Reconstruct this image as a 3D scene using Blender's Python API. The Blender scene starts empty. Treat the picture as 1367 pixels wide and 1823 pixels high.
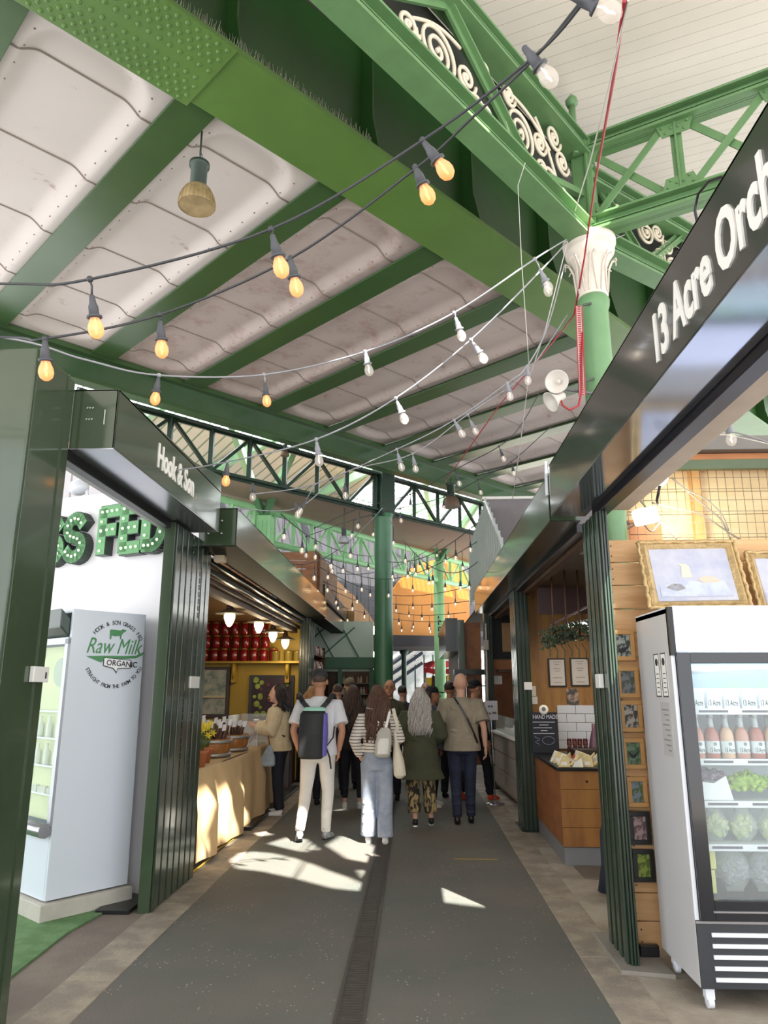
import bpy, bmesh, math, random
from mathutils import Vector, Matrix, Euler
random.seed(7)
C = bpy.context.scene.collection
PI = math.pi
# ---------------------------------------------------------------- camera
FPX = 1290.0
PITCH = math.atan((1225 - 911.5) / FPX)
YAW = math.atan((738 - 683.5) * math.cos(PITCH) / FPX)
CAM = Vector((0, 0, 1.6))
cam_data = bpy.data.cameras.new('camera')
cam_data.sensor_fit = 'VERTICAL'; cam_data.sensor_height = 36.0
cam_data.lens = 36.0 * FPX / 1823.0
cam_data.clip_start = 0.05; cam_data.clip_end = 200
cam = bpy.data.objects.new('camera', cam_data); C.objects.link(cam)
cam.location = CAM; cam.rotation_euler = (PI / 2 + PITCH, 0, YAW)
bpy.context.scene.camera = cam
# ---------------------------------------------------------------- world, sun, exposure
SUN_DIR = Vector((-0.34, 0.58, -0.74)).normalized()      # the way the light travels
w = bpy.data.worlds.new('sky'); bpy.context.scene.world = w; w.use_nodes = True
nt = w.node_tree; nt.nodes.clear()
tc = nt.nodes.new('ShaderNodeTexCoord'); sp = nt.nodes.new('ShaderNodeSeparateXYZ')
rp = nt.nodes.new('ShaderNodeValToRGB'); bg = nt.nodes.new('ShaderNodeBackground'); wo = nt.nodes.new('ShaderNodeOutputWorld')
nt.links.new(tc.outputs['Generated'], sp.inputs[0]); nt.links.new(sp.outputs['Z'], rp.inputs[0])
rp.color_ramp.elements[0].position = 0.0; rp.color_ramp.elements[0].color = (0.97, 0.97, 0.985, 1)
rp.color_ramp.elements[1].position = 0.75; rp.color_ramp.elements[1].color = (0.80, 0.90, 1.0, 1)
nt.links.new(rp.outputs[0], bg.inputs[0]); bg.inputs[1].default_value = 2.1
nt.links.new(bg.outputs[0], wo.inputs[0])
sun = bpy.data.lights.new('sun', 'SUN'); sun.energy = 22.0; sun.angle = 0.009; sun.color = (1.0, 0.95, 0.86)
so = bpy.data.objects.new('sun', sun); C.objects.link(so)
so.rotation_euler = SUN_DIR.to_track_quat('-Z', 'Y').to_euler(); so.location = (4, -4, 12)
vs = bpy.context.scene.view_settings
vs.view_transform = 'Standard'; vs.look = 'None'; vs.gamma = 1.0; vs.use_curve_mapping = False
vs.exposure = 0.55
# ---------------------------------------------------------------- pixel -> point on a real plane (a surveying helper)
_fw = Vector((-math.sin(YAW) * math.cos(PITCH), math.cos(YAW) * math.cos(PITCH), math.sin(PITCH)))
_rt = Vector((math.cos(YAW), math.sin(YAW), 0)); _up = _rt.cross(_fw)
def ray(x, y): return _fw + _rt * ((x - 683.5) / FPX) + _up * ((911.5 - y) / FPX)
def onX(x, y, c): r = ray(x, y); return CAM + r * (c / r.x)
def onY(x, y, c): r = ray(x, y); return CAM + r * (c / r.y)
def onZ(x, y, c): r = ray(x, y); return CAM + r * ((c - 1.6) / r.z)
def onP(x, y, P0, n): r = ray(x, y); return CAM + r * ((Vector(P0) - CAM).dot(n) / r.dot(n))
def depth(x, y, d): return CAM + ray(x, y) * d
def hd(deg): a = math.radians(deg); return Vector((math.sin(a), math.cos(a), 0))
# ---------------------------------------------------------------- mesh builder
class MB:
    def __init__(s): s.v = []; s.f = []; s.smooth = []
    def add(s, vs_, fs, smooth=False):
        b = len(s.v); s.v += [Vector(q) for q in vs_]
        for f in fs: s.f.append([b + i for i in f]); s.smooth.append(smooth)
        return s
    def box(s, x0, x1, y0, y1, z0, z1):
        return s.add([(x0,y0,z0),(x1,y0,z0),(x1,y1,z0),(x0,y1,z0),(x0,y0,z1),(x1,y0,z1),(x1,y1,z1),(x0,y1,z1)],
              [(0,3,2,1),(4,5,6,7),(0,1,5,4),(1,2,6,5),(2,3,7,6),(3,0,4,7)])
    def obox(s, c, a, b, n):          # centre and three half-axis vectors
        c = Vector(c); a = Vector(a); b = Vector(b); n = Vector(n)
        return s.add([c + a*i + b*j + n*k for k in (-1,1) for (i,j) in ((-1,-1),(1,-1),(1,1),(-1,1))],
              [(0,3,2,1),(4,5,6,7),(0,1,5,4),(1,2,6,5),(2,3,7,6),(3,0,4,7)])
    def beam(s, p, q, wd, ht, up=(0,0,1)):
        p = Vector(p); q = Vector(q); d = (q - p); L = d.length
        if L < 1e-6: return s
        d.normalize(); up = Vector(up)
        sd = d.cross(up)
        if sd.length < 1e-3: sd = d.cross(Vector((1,0,0)))
        sd.normalize(); u2 = sd.cross(d)
        return s.obox((p+q)/2, d*L/2, sd*wd/2, u2*ht/2)
    def prism(s, pts, vec):
        pts = [Vector(q) for q in pts]; vec = Vector(vec); n = len(pts)
        return s.add(pts + [q + vec for q in pts],
              [tuple(range(n))[::-1], tuple(range(n, 2*n))] + [(i, (i+1) % n, n+(i+1) % n, n+i) for i in range(n)])
    def tube(s, pts, r, n=8, cap=True, fl=1.0):
        pts = [Vector(q) for q in pts]
        rs = r if isinstance(r, (list, tuple)) else [r]*len(pts)
        m = len(pts); vs_ = []; prev = None
        for i, q in enumerate(pts):
            t = (pts[min(i+1, m-1)] - pts[max(i-1, 0)])
            if t.length < 1e-9: t = Vector((0,0,1))
            t.normalize()
            if prev is None:
                a = Vector((0,0,1)) if abs(t.z) < 0.9 else Vector((1,0,0))
                prev = (a - t*a.dot(t)).normalized()
            else:
                prev = prev - t*prev.dot(t)
                if prev.length < 1e-6: prev = t.orthogonal()
                prev.normalize()
            b = t.cross(prev)
            for k in range(n):
                an = 2*PI*k/n
                vs_.append(q + prev*math.cos(an)*rs[i]*fl + b*math.sin(an)*rs[i])
        fs = [(i*n+k, i*n+(k+1) % n, (i+1)*n+(k+1) % n, (i+1)*n+k) for i in range(m-1) for k in range(n)]
        s.add(vs_, fs, True)
        if cap:
            b0 = len(s.v) - m*n
            s.f.append([b0+k for k in range(n)][::-1]); s.smooth.append(False)
            s.f.append([b0+(m-1)*n+k for k in range(n)]); s.smooth.append(False)
        return s
    def lathe(s, prof, c=(0,0,0), n=20, ax=None, cap=True):      # prof: (r, z)
        c = Vector(c); M = Matrix.Identity(3) if ax is None else Vector(ax).normalized().to_track_quat('Z','Y').to_matrix()
        vs_ = [c + M @ Vector((r*math.cos(2*PI*k/n), r*math.sin(2*PI*k/n), z)) for r, z in prof for k in range(n)]
        m = len(prof)
        fs = [(i*n+k, i*n+(k+1) % n, (i+1)*n+(k+1) % n, (i+1)*n+k) for i in range(m-1) for k in range(n)]
        s.add(vs_, fs, True)
        if cap:
            b0 = len(s.v) - m*n
            s.f.append([b0+k for k in range(n)][::-1]); s.smooth.append(False)
            s.f.append([b0+(m-1)*n+k for k in range(n)]); s.smooth.append(False)
        return s
    def ball(s, c, r, n=12, m=8, R=None):
        c = Vector(c); r = Vector(r) if hasattr(r, '__len__') else Vector((r,r,r)); R = R or Matrix.Identity(3)
        vs_ = [c + R @ Vector((0,0,r.z))]
        for i in range(1, m):
            th = PI*i/m
            for k in range(n):
                ph = 2*PI*k/n; vs_.append(c + R @ Vector((r.x*math.sin(th)*math.cos(ph), r.y*math.sin(th)*math.sin(ph), r.z*math.cos(th))))
        vs_.append(c + R @ Vector((0,0,-r.z)))
        fs = [(0, 1+k, 1+(k+1) % n) for k in range(n)]
        for i in range(m-2): fs += [(1+i*n+k, 1+(i+1)*n+k, 1+(i+1)*n+(k+1) % n, 1+i*n+(k+1) % n) for k in range(n)]
        L = len(vs_)-1; fs += [(L, 1+(m-2)*n+(k+1) % n, 1+(m-2)*n+k) for k in range(n)]
        return s.add(vs_, fs, True)
    def loft(s, rings, n=20, cap=True):       # ring: (centre, rx, ry) in horizontal planes
        vs_ = [Vector(c) + Vector((rx*math.cos(2*PI*k/n), ry*math.sin(2*PI*k/n), 0)) for c, rx, ry in rings for k in range(n)]
        m = len(rings)
        fs = [(i*n+k, i*n+(k+1) % n, (i+1)*n+(k+1) % n, (i+1)*n+k) for i in range(m-1) for k in range(n)]
        s.add(vs_, fs, True)
        if cap:
            b0 = len(s.v) - m*n
            s.f.append([b0+k for k in range(n)][::-1]); s.smooth.append(False)
            s.f.append([b0+(m-1)*n+k for k in range(n)]); s.smooth.append(False)
        return s
    def quad(s, *p, th=None):
        return s.add(p, [tuple(range(len(p)))])
    def grid(s, fn, nu, nv, smooth=True):
        vs_ = [fn(i/nu, j/nv) for j in range(nv+1) for i in range(nu+1)]
        return s.add(vs_, [(j*(nu+1)+i, j*(nu+1)+i+1, (j+1)*(nu+1)+i+1, (j+1)*(nu+1)+i) for j in range(nv) for i in range(nu)], smooth)
    def xform(s, M):
        s.v = [M @ q for q in s.v]; return s
    def mesh(s, name):
        me = bpy.data.meshes.new(name); me.from_pydata([tuple(q) for q in s.v], [], s.f)
        for p, sm in zip(me.polygons, s.smooth): p.use_smooth = sm
        me.update(); return me
def world_offset(o):
    p = Vector((0,0,0))
    while o is not None: p += o.location; o = o.parent
    return p
def remesh(me, vox, smooth=2):
    t = bpy.data.objects.new('t', me); C.objects.link(t)
    m = t.modifiers.new('r', 'REMESH'); m.mode = 'VOXEL'; m.voxel_size = vox; m.use_smooth_shade = True
    if smooth:
        s_ = t.modifiers.new('s', 'SMOOTH'); s_.iterations = smooth; s_.factor = 0.5
    dg = bpy.context.evaluated_depsgraph_get()
    out = bpy.data.meshes.new_from_object(t.evaluated_get(dg))
    bpy.data.objects.remove(t); bpy.data.meshes.remove(me)
    return out
def obj(name, mb, m, parent=None, bevel=0, label=None, vox=None, loc=None, fix=True):
    """mb in world coordinates -> ONE mesh object, placed under its parent"""
    me = mb.mesh(name) if isinstance(mb, MB) else mb
    if vox: me = remesh(me, vox)
    elif fix and isinstance(mb, MB) and len(me.polygons) > 1:
        b = bmesh.new(); b.from_mesh(me); bmesh.ops.recalc_face_normals(b, faces=b.faces); b.to_mesh(me); b.free()
    o = bpy.data.objects.new(name, me); C.objects.link(o)
    if m is not None:
        me.materials.clear(); me.materials.append(m)
    off = world_offset(parent) if parent is not None else Vector((0,0,0))
    if loc is not None:
        loc = Vector(loc); o.location = loc - off; me.transform(Matrix.Translation(-loc))
    elif parent is not None:
        me.transform(Matrix.Translation(-off))
    if parent is not None: o.parent = parent
    if bevel:
        b = o.modifiers.new('bevel', 'BEVEL'); b.width = bevel; b.segments = 2; b.limit_method = 'ANGLE'
    if label: o['label'] = label
    return o
def centre_base(mb):
    xs = [q.x for q in mb.v]; ys = [q.y for q in mb.v]; zs = [q.z for q in mb.v]
    return Vector(((min(xs)+max(xs))/2, (min(ys)+max(ys))/2, min(zs)))
def solo(name, mb, m, label, cat, group=None, kind=None, bevel=0, vox=None):
    o = obj(name, mb, m, None, bevel, None, vox, centre_base(mb))
    return tag(o, label, cat, group, kind)
def tag(o, label=None, cat=None, group=None, kind=None):
    if label: o['label'] = label
    if cat: o['category'] = cat
    if group: o['group'] = group
    if kind: o['kind'] = kind
    return o
def thing(name, label, cat, loc=(0,0,0), group=None):
    o = bpy.data.objects.new(name, None); C.objects.link(o); o.location = loc; o.empty_display_size = 0.1
    return tag(o, label, cat, group)
def struct(name, mb, m, bevel=0, label=None, cat=None):
    o = obj(name, mb, m, None, bevel); o['kind'] = 'structure'
    if label: o['label'] = label
    if cat: o['category'] = cat
    return o
def copy_tree(o, parent=None):
    c = o.copy(); C.objects.link(c); c.parent = parent
    for ch in list(o.children): copy_tree(ch, c)
    return c
# ---------------------------------------------------------------- materials
def lin(h):
    if isinstance(h, str):
        h = h.lstrip('#'); c = [int(h[i:i+2], 16)/255 for i in (0,2,4)]
        return tuple(x/12.92 if x <= 0.04045 else ((x+0.055)/1.055)**2.4 for x in c) + (1,)
    return tuple(h) + (1,) if len(h) == 3 else h
_mc = {}
def mat(name, col, rough=0.5, metal=0.0, var=0.06, scale=6.0, bump=0.0, bscale=None, emit=0, ecol=None, col2=None, dist=None, coat=0.0, spec=0.5, stretch=None):
    if name in _mc: return _mc[name]
    m = bpy.data.materials.new(name); m.use_nodes = True; nt = m.node_tree; L = nt.links; N = nt.nodes
    b = N['Principled BSDF']; b.inputs['Roughness'].default_value = rough; b.inputs['Metallic'].default_value = metal
    b.inputs['Specular IOR Level'].default_value = spec
    if coat: b.inputs['Coat Weight'].default_value = coat; b.inputs['Coat Roughness'].default_value = 0.08
    c = lin(col)
    tc = N.new('ShaderNodeTexCoord'); mp = N.new('ShaderNodeMapping'); L.new(tc.outputs['Object'], mp.inputs[0])
    if stretch: mp.inputs['Scale'].default_value = stretch
    ns = N.new('ShaderNodeTexNoise'); ns.inputs['Scale'].default_value = scale; ns.inputs['Detail'].default_value = 5; ns.inputs['Roughness'].default_value = 0.6
    L.new(mp.outputs[0], ns.inputs['Vector'])
    rp = N.new('ShaderNodeValToRGB'); L.new(ns.outputs['Fac'], rp.inputs[0])
    if col2 is not None:
        d = dist or (0.42, 0.62); c2 = lin(col2)
    else:
        d = (0.3, 0.7); c2 = tuple(min(1, x*(1+var)) for x in c[:3]) + (1,); c = tuple(x*(1-var) for x in c[:3]) + (1,)
    rp.color_ramp.elements[0].position = d[0]; rp.color_ramp.elements[0].color = c
    rp.color_ramp.elements[1].position = d[1]; rp.color_ramp.elements[1].color = c2
    L.new(rp.outputs[0], b.inputs['Base Color'])
    if bump:
        n2 = N.new('ShaderNodeTexNoise'); n2.inputs['Scale'].default_value = bscale or scale*4; n2.inputs['Detail'].default_value = 4
        L.new(mp.outputs[0], n2.inputs['Vector'])
        bp = N.new('ShaderNodeBump'); bp.inputs['Strength'].default_value = bump; bp.inputs['Distance'].default_value = 0.02
        L.new(n2.outputs['Fac'], bp.inputs['Height']); L.new(bp.outputs[0], b.inputs['Normal'])
    if emit:
        b.inputs['Emission Color'].default_value = lin(ecol or col); b.inputs['Emission Strength'].default_value = emit
    _mc[name] = m; return m
def nodes_of(m): return m.node_tree.nodes, m.node_tree.links, m.node_tree.nodes['Principled BSDF']
def stripes(name, col, col2, direction, period, width=0.06, rough=0.5, var=0.08, bump=0.0, sn=4.0, stretch=None):
    """lines across a direction (world/object metres): boards, corrugations, fabric stripes"""
    m = mat(name, col, rough, var=var, scale=sn, stretch=stretch); N, L, b = nodes_of(m)
    tc = N.new('ShaderNodeTexCoord'); dp = N.new('ShaderNodeVectorMath'); dp.operation = 'DOT_PRODUCT'
    d = Vector(direction).normalized(); dp.inputs[1].default_value = d/period; L.new(tc.outputs['Object'], dp.inputs[0])
    fr = N.new('ShaderNodeMath'); fr.operation = 'FRACT'; L.new(dp.outputs['Value'], fr.inputs[0])
    lt = N.new('ShaderNodeMath'); lt.operation = 'LESS_THAN'; lt.inputs[1].default_value = width; L.new(fr.outputs[0], lt.inputs[0])
    mx = N.new('ShaderNodeMix'); mx.data_type = 'RGBA'
    src = b.inputs['Base Color'].links[0].from_socket
    L.new(lt.outputs[0], mx.inputs[0]); L.new(src, mx.inputs[6]); mx.inputs[7].default_value = lin(col2); L.new(mx.outputs[2], b.inputs['Base Color'])
    return m
def glassy(name, tint=(1,1,1), alpha=0.85, rough=0.02, gl=0.12, emit=0, ecol=(1,1,1)):
    if name in _mc: return _mc[name]
    m = bpy.data.materials.new(name); m.use_nodes = True; nt = m.node_tree; nt.nodes.clear(); L = nt.links; N = nt.nodes
    o = N.new('ShaderNodeOutputMaterial'); t = N.new('ShaderNodeBsdfTransparent'); t.inputs[0].default_value = lin(tint)
    g = N.new('ShaderNodeBsdfPrincipled'); g.inputs['Base Color'].default_value = lin(tint); g.inputs['Roughness'].default_value = rough
    if emit: g.inputs['Emission Color'].default_value = lin(ecol); g.inputs['Emission Strength'].default_value = emit
    mx = N.new('ShaderNodeMixShader'); mx.inputs[0].default_value = 1-alpha
    L.new(t.outputs[0], mx.inputs[1]); L.new(g.outputs[0], mx.inputs[2]); L.new(mx.outputs[0], o.inputs[0])
    _mc[name] = m; return m
# ---------------------------------------------------------------- lettering
def text_mesh(s, bold=0.0, xs=1.0, extrude=0.0, shear=0.0, align='LEFT'):
    cu = bpy.data.curves.new('lettering', 'FONT'); cu.body = s; cu.size = 1.0; cu.offset = bold; cu.extrude = extrude; cu.shear = shear
    cu.align_x = align; cu.resolution_u = 3
    t = bpy.data.objects.new('t', cu); C.objects.link(t)
    dg = bpy.context.evaluated_depsgraph_get()
    me = bpy.data.meshes.new_from_object(t.evaluated_get(dg))
    bpy.data.objects.remove(t); bpy.data.curves.remove(cu)
    me.transform(Matrix.Diagonal((xs, 1, 1, 1)))
    return me
def frame(o, xd, yd):
    xd = Vector(xd).normalized(); yd = Vector(yd); yd = (yd - xd*yd.dot(xd)).normalized(); n = xd.cross(yd)
    return Matrix(((xd.x,yd.x,n.x,o[0]),(xd.y,yd.y,n.y,o[1]),(xd.z,yd.z,n.z,o[2]),(0,0,0,1)))
def text(name, s, size, m, origin, xd, yd=(0,0,1), parent=None, bold=0.0, xs=1.0, extrude=0.004, shear=0.0, align='LEFT', label=None):
    me = text_mesh(s, bold, xs, extrude/size, shear, align)
    me.transform(frame(origin, xd, yd) @ Matrix.Scale(size, 4))
    return obj(name, me, m, parent, label=label)
def arc_text(name, s, size, m, centre, xd, yd, R, a0, a1, parent, top=True, bold=0.0):
    """letters set round an arc, joined into one mesh"""
    b = bmesh.new(); F = frame(centre, xd, yd); n = len(s)
    for i, ch in enumerate(s):
        if ch == ' ': continue
        a = math.radians(a0 + (a1-a0)*i/(n-1))
        me = text_mesh(ch, bold, 0.9, 0.01, align='CENTER'); me.transform(Matrix.Scale(size, 4))
        rot = (a - PI/2) if top else (a + PI/2)
        rr = R if top else R + size*0.7
        me.transform(F @ Matrix.Translation((rr*math.cos(a), rr*math.sin(a), 0)) @ Matrix.Rotation(rot, 4, 'Z'))
        b.from_mesh(me); bpy.data.meshes.remove(me)
    me = bpy.data.meshes.new(name); b.to_mesh(me); b.free()
    return obj(name, me, m, parent)
ORD = ['first','second','third','fourth','fifth','sixth','seventh','eighth','ninth','tenth','eleventh','twelfth','thirteenth','fourteenth','fifteenth','sixteenth','seventeenth','eighteenth','nineteenth','twentieth']
# ---------------------------------------------------------------- palette
GREEN = mat('girder_green_paint', '#597a3a', 0.38, var=0.10, scale=2.0, bump=0.05)
GREEN_D = mat('cross_girder_green_paint', '#3b5730', 0.28, var=0.10, scale=2.0)
GREEN_T = mat('truss_green_paint', '#628758', 0.40, var=0.10, scale=5.0)
GREEN_C = mat('column_green_paint', '#6c9669', 0.32, var=0.08, scale=4.0)
GREEN_L = mat('pale_green_paint', '#a6e2a6', 0.4, var=0.08, scale=4.0)
STALL = mat('stall_dark_green_gloss', '#3b4a36', 0.16, var=0.10, scale=2.5, coat=0.5)
STALL_R = mat('stall_rib_green', '#2f3e31', 0.22, var=0.12, scale=3, coat=0.3)
STALL_B = mat('stall_blackish_green', '#1f2a24', 0.25, var=0.1)
CREAM = mat('cream_ironwork', '#d8cdb8', 0.5, var=0.08, scale=20)
WHITE = mat('white_gloss', '#e2e6ee', 0.3, var=0.02)
BLACK = mat('black_plastic', '#141518', 0.35, var=0.1)
GREYP = mat('grey_plastic', '#6d6e72', 0.45, var=0.1)
STEEL = mat('brushed_steel', '#b9bcc4', 0.22, metal=0.85, var=0.06, scale=3)
LETTER = mat('white_lettering', '#f3f0ea', 0.5, var=0.01)
INK = mat('dark_ink', '#2e3033', 0.6, var=0.02)
PINE = mat('pine_board', '#c99a68', 0.55, var=0.12, scale=2.2, col2='#e0b684', dist=(0.35,0.65), stretch=(1,1,9))
PLY = mat('orange_plywood', '#9a6a34', 0.5, col2='#7d5128', scale=2.0, dist=(0.35,0.7), stretch=(4,4,1))
DKWOOD = mat('dark_wood', '#4b3325', 0.55, col2='#5d4130', scale=3)
# ================================================================ GROUND
tarmac = mat('tarmac', '#595d58', 0.72, col2='#6d665f', scale=0.9, dist=(0.35,0.7), bump=0.25, bscale=90)
def speckle(m, col, scale, thr, z=None):
    N, L, b = nodes_of(m); tc = N.new('ShaderNodeTexCoord'); v_ = N.new('ShaderNodeTexVoronoi'); v_.inputs['Scale'].default_value = scale
    L.new(tc.outputs['Object'], v_.inputs['Vector']); lt = N.new('ShaderNodeMath'); lt.operation = 'LESS_THAN'; lt.inputs[1].default_value = thr
    L.new(v_.outputs['Distance'], lt.inputs[0])
    ns = N.new('ShaderNodeTexNoise'); ns.inputs['Scale'].default_value = 2.3; L.new(tc.outputs['Object'], ns.inputs['Vector'])
    gt = N.new('ShaderNodeMath'); gt.operation = 'GREATER_THAN'; gt.inputs[1].default_value = 0.52; L.new(ns.outputs['Fac'], gt.inputs[0])
    mu = N.new('ShaderNodeMath'); mu.operation = 'MULTIPLY'; L.new(lt.outputs[0], mu.inputs[0]); L.new(gt.outputs[0], mu.inputs[1])
    mx = N.new('ShaderNodeMix'); mx.data_type = 'RGBA'; src = b.inputs['Base Color'].links[0].from_socket
    L.new(mu.outputs[0], mx.inputs[0]); L.new(src, mx.inputs[6]); mx.inputs[7].default_value = lin(col); L.new(mx.outputs[2], b.inputs['Base Color'])
speckle(tarmac, '#a8a59d', 26, 0.13)
kerbm = mat('kerb_stone', '#8a8075', 0.8, col2='#a39888', scale=5, bump=0.3, bscale=60)
conc = mat('stall_concrete', '#786d64', 0.8, col2='#867b70', scale=1.8, bump=0.2, bscale=50)
lightc = mat('worn_concrete', '#aca396', 0.8, col2='#8c8173', scale=1.6, bump=0.2, bscale=50)
floorX = (-1.71, 1.0)
struct('floor', MB().box(floorX[0], floorX[1], -3, 40, -0.12, 0), tarmac, label='dark grey tarmac walkway between the stalls')
struct('floor', MB().box(-7, -1.98, -3, 40, -0.12, 0.0), conc, label='brown grey concrete floor under the left stalls')
struct('floor', MB().box(1.24, 7, -3, 40, -0.12, 0.0), lightc, label='worn pale concrete floor under the right stalls')
b = MB()
y = -3.0
while y < 34: b.box(-1.98, -1.705, y, y+1.49, -0.1, 0.004); y += 1.5
struct('trim_1', b, kerbm, 0.004, 'stone kerb strip along the left edge of the walkway')
b = MB(); y = -3.4
while y < 34: b.box(0.995, 1.245, y, y+1.19, -0.1, 0.004); y += 1.2
struct('trim_2', b, kerbm, 0.004, 'stone kerb strip along the right edge of the walkway')
turf = mat('green_turf', '#749a68', 0.95, col2='#628a56', scale=7, bump=0.8, bscale=160)
pts = [(-2.36, 3.0), (-2.30, 4.45), (-2.34, 5.3), (-2.25, 6.0), (-2.4, 6.6), (-5.2, 7.6), (-5.2, 3.0)]
solo('turf_mat', MB().prism([(a, c, 0.001) for a, c in pts], (0,0,0.012)), turf, 'worn green paint-like mat on the floor in front of the tall white milk fridge', 'mat')
# drain channel down the middle
drain = mat('drain_iron', '#4c453f', 0.6, 0.3, var=0.15, scale=20)
t = thing('drain_channel', 'narrow slotted drain grate running up the middle of the tarmac walkway', 'drain', (-0.34, 1.0, 0))
b = MB(); b.box(-0.42, -0.40, 0.5, 24, 0.0, 0.006); b.box(-0.28, -0.26, 0.5, 24, 0.0, 0.006)
obj('drain_frame', b, drain, t)
b = MB(); y = 1.0
while y < 11.0: b.box(-0.395, -0.285, y, y+0.018, 0.001, 0.005); y += 0.034
b.box(-0.395, -0.285, 11, 24, 0.001, 0.004)
obj('grate', b, drain, t)
solo('line_marking', MB().box(0.36, 0.78, 7.58, 7.61, 0.0005, 0.002), mat('faded_yellow', '#a88d35', 0.8, var=0.2, scale=30), 'short faded yellow line painted across the tarmac', 'marking')
# ================================================================ RAILWAY BRIDGE OVERHEAD
U = Vector((0.681, 0.732, 0)); V = Vector((-0.732, 0.681, 0)); Z = Vector((0,0,1))
def uv(t, s, z): return U*t + V*s + Z*z
def ubox(mb, t0, t1, s0, s1, z0, z1):
    return mb.obox(uv((t0+t1)/2, (s0+s1)/2, (z0+z1)/2), U*(t1-t0)/2, V*(s1-s0)/2, Z*(z1-z0)/2)
T0, T1 = -6.0, 20.0
g = thing('main_girder', 'huge riveted green plate girder crossing overhead from top left to the column', 'girder', uv(4, 4.07, 6))
obj('bottom_flange', ubox(MB(), T0, T1, 3.75, 4.39, 6.0, 6.06), GREEN, g, 0.008)
obj('web', ubox(MB(), T0, T1, 4.05, 4.09, 6.06, 7.36), mat('girder_web_paint', '#2a5222', 0.4, var=0.15, scale=1.5), g)
obj('flange_angle', ubox(ubox(MB(), T0, T1, 3.94, 4.05, 6.06, 6.08), T0, T1, 4.03, 4.05, 6.08, 6.2), GREEN, g)
greyp = mat('grey_undercoat', '#77736f', 0.6, var=0.06)
obj('top_flange', ubox(MB(), T0, T1, 3.62, 4.5, 7.36, 7.42), greyp, g)
obj('cover_plate', ubox(MB(), T0, 2.23, 3.72, 4.42, 5.975, 6.0), GREEN, g, 0.006)
for k in range(-3, 12):
    t_ = 0.9 + 1.41*k
    b = MB(); prof = [(4.05, 6.06), (3.80, 6.06), (3.84, 6.22), (3.90, 6.5), (3.91, 7.36), (4.05, 7.36)]
    b.prism([uv(t_, s_, z_) for s_, z_ in prof], U*0.022)
    obj('stiffener', b, mat('girder_web_paint', '#2a5222', 0.4), g, 0.004)
b = MB(); rows = [3.765, 3.82, 3.875, 3.93, 4.01, 4.13, 4.21, 4.265, 4.32, 4.375]
for i in range(66):
    for j, s_ in enumerate(rows):
        t_ = 2.17 - 0.078*i - (0.039 if j % 2 else 0)
        b.ball(uv(t_, s_, 5.976), (0.02, 0.02, 0.014), 8, 4)
r = obj('rivets', b, GREEN, g); r['kind'] = 'stuff'
b = MB()
for i in range(210):
    t_ = 1.0 + 2.6*i/210; p = uv(t_, 3.755 + random.uniform(0, .02), 6.06)
    b.tube([p, p + Vector((random.uniform(-.02,.02), random.uniform(-.02,.02), random.uniform(.05,.09)))], 0.0016, 4)
solo('bird_spikes', b, mat('spike_wire', '#b9b8a6', 0.4, 0.5), 'row of thin metal bird spikes along the ledge of the big girder', 'bird spikes')
# cross girders
TB = [-0.49 + 1.41*k for k in range(13)]     # -0.49 0.92 2.33 3.74 ...
for k, t_ in enumerate(TB):
    b = MB(); ubox(b, t_-0.165, t_+0.165, 4.2, 9.5, 6.06, 6.085); 
    o = thing('cross_girder', ORD[k] + ' green cross girder from the left between the white deck panels overhead', 'girder', uv(t_, 6.8, 6.06), 'cross girders under the bridge deck')
    obj('bottom_flange', b, GREEN_D, o, 0.004)
    obj('web', ubox(MB(), t_-0.012, t_+0.012, 4.12, 9.5, 6.085, 6.5), GREEN_D, o)
# deck panels: pressed troughs with rounded ends, seams across, dirt
def deck_mat(name, c1, c2, rust):
    m = mat(name, c1, 0.62, col2=c2, scale=0.8, dist=(0.3,0.75))
    N, L, bs = nodes_of(m); tc = N.new('ShaderNodeTexCoord')
    n2 = N.new('ShaderNodeTexNoise'); n2.inputs['Scale'].default_value = 3.2; n2.inputs['Detail'].default_value = 8; n2.inputs['Roughness'].default_value = 0.72
    L.new(tc.outputs['Object'], n2.inputs['Vector']); r2 = N.new('ShaderNodeValToRGB'); L.new(n2.outputs['Fac'], r2.inputs[0])
    r2.color_ramp.elements[0].position = 0.60-rust; r2.color_ramp.elements[0].color = (0,0,0,1)
    r2.color_ramp.elements[1].position = 0.72; r2.color_ramp.elements[1].color = (0.75,0.75,0.75,1)
    mx = N.new('ShaderNodeMix'); mx.data_type = 'RGBA'; src = bs.inputs['Base Color'].links[0].from_socket
    L.new(r2.outputs[0], mx.inputs[0]); L.new(src, mx.inputs[6]); mx.inputs[7].default_value = lin('#9a7a6c'); L.new(mx.outputs[2], bs.inputs['Base Color'])
    return m
dm = [deck_mat('deck_paint_clean', '#d3cac4', '#cac0b9', -0.03), deck_mat('deck_paint_worn', '#c6bab3', '#bbada6', 0.02), deck_mat('deck_paint_stained', '#c0b2ab', '#b3a49d', 0.08)]
seam = mat('seam_dirt', '#8d8177', 0.8, var=0.1)
def trough(t0, t1, s0, s1):
    tc_, sc = (t0+t1)/2, (s0+s1)/2; a = (t1-t0)/2 - 0.14; bb = (s1-s0)/2 - 0.20; rr = 0.40
    def hgt(t_, s_):
        x = abs(t_-tc_) - (a-rr); y_ = abs(s_-sc) - (bb-rr)
        d = min(max(x, y_), 0) + math.hypot(max(x,0), max(y_,0)) - rr      # <0 inside
        k = min(1, max(0, -d/0.16)); return 0.085*math.sin(k*PI/2)
    def f(i, j):
        t_ = t0 + (t1-t0)*i; s_ = s0 + (s1-s0)*j
        return uv(t_, s_, 6.13 + hgt(t_, s_))
    return f, hgt, sc, bb
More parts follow.
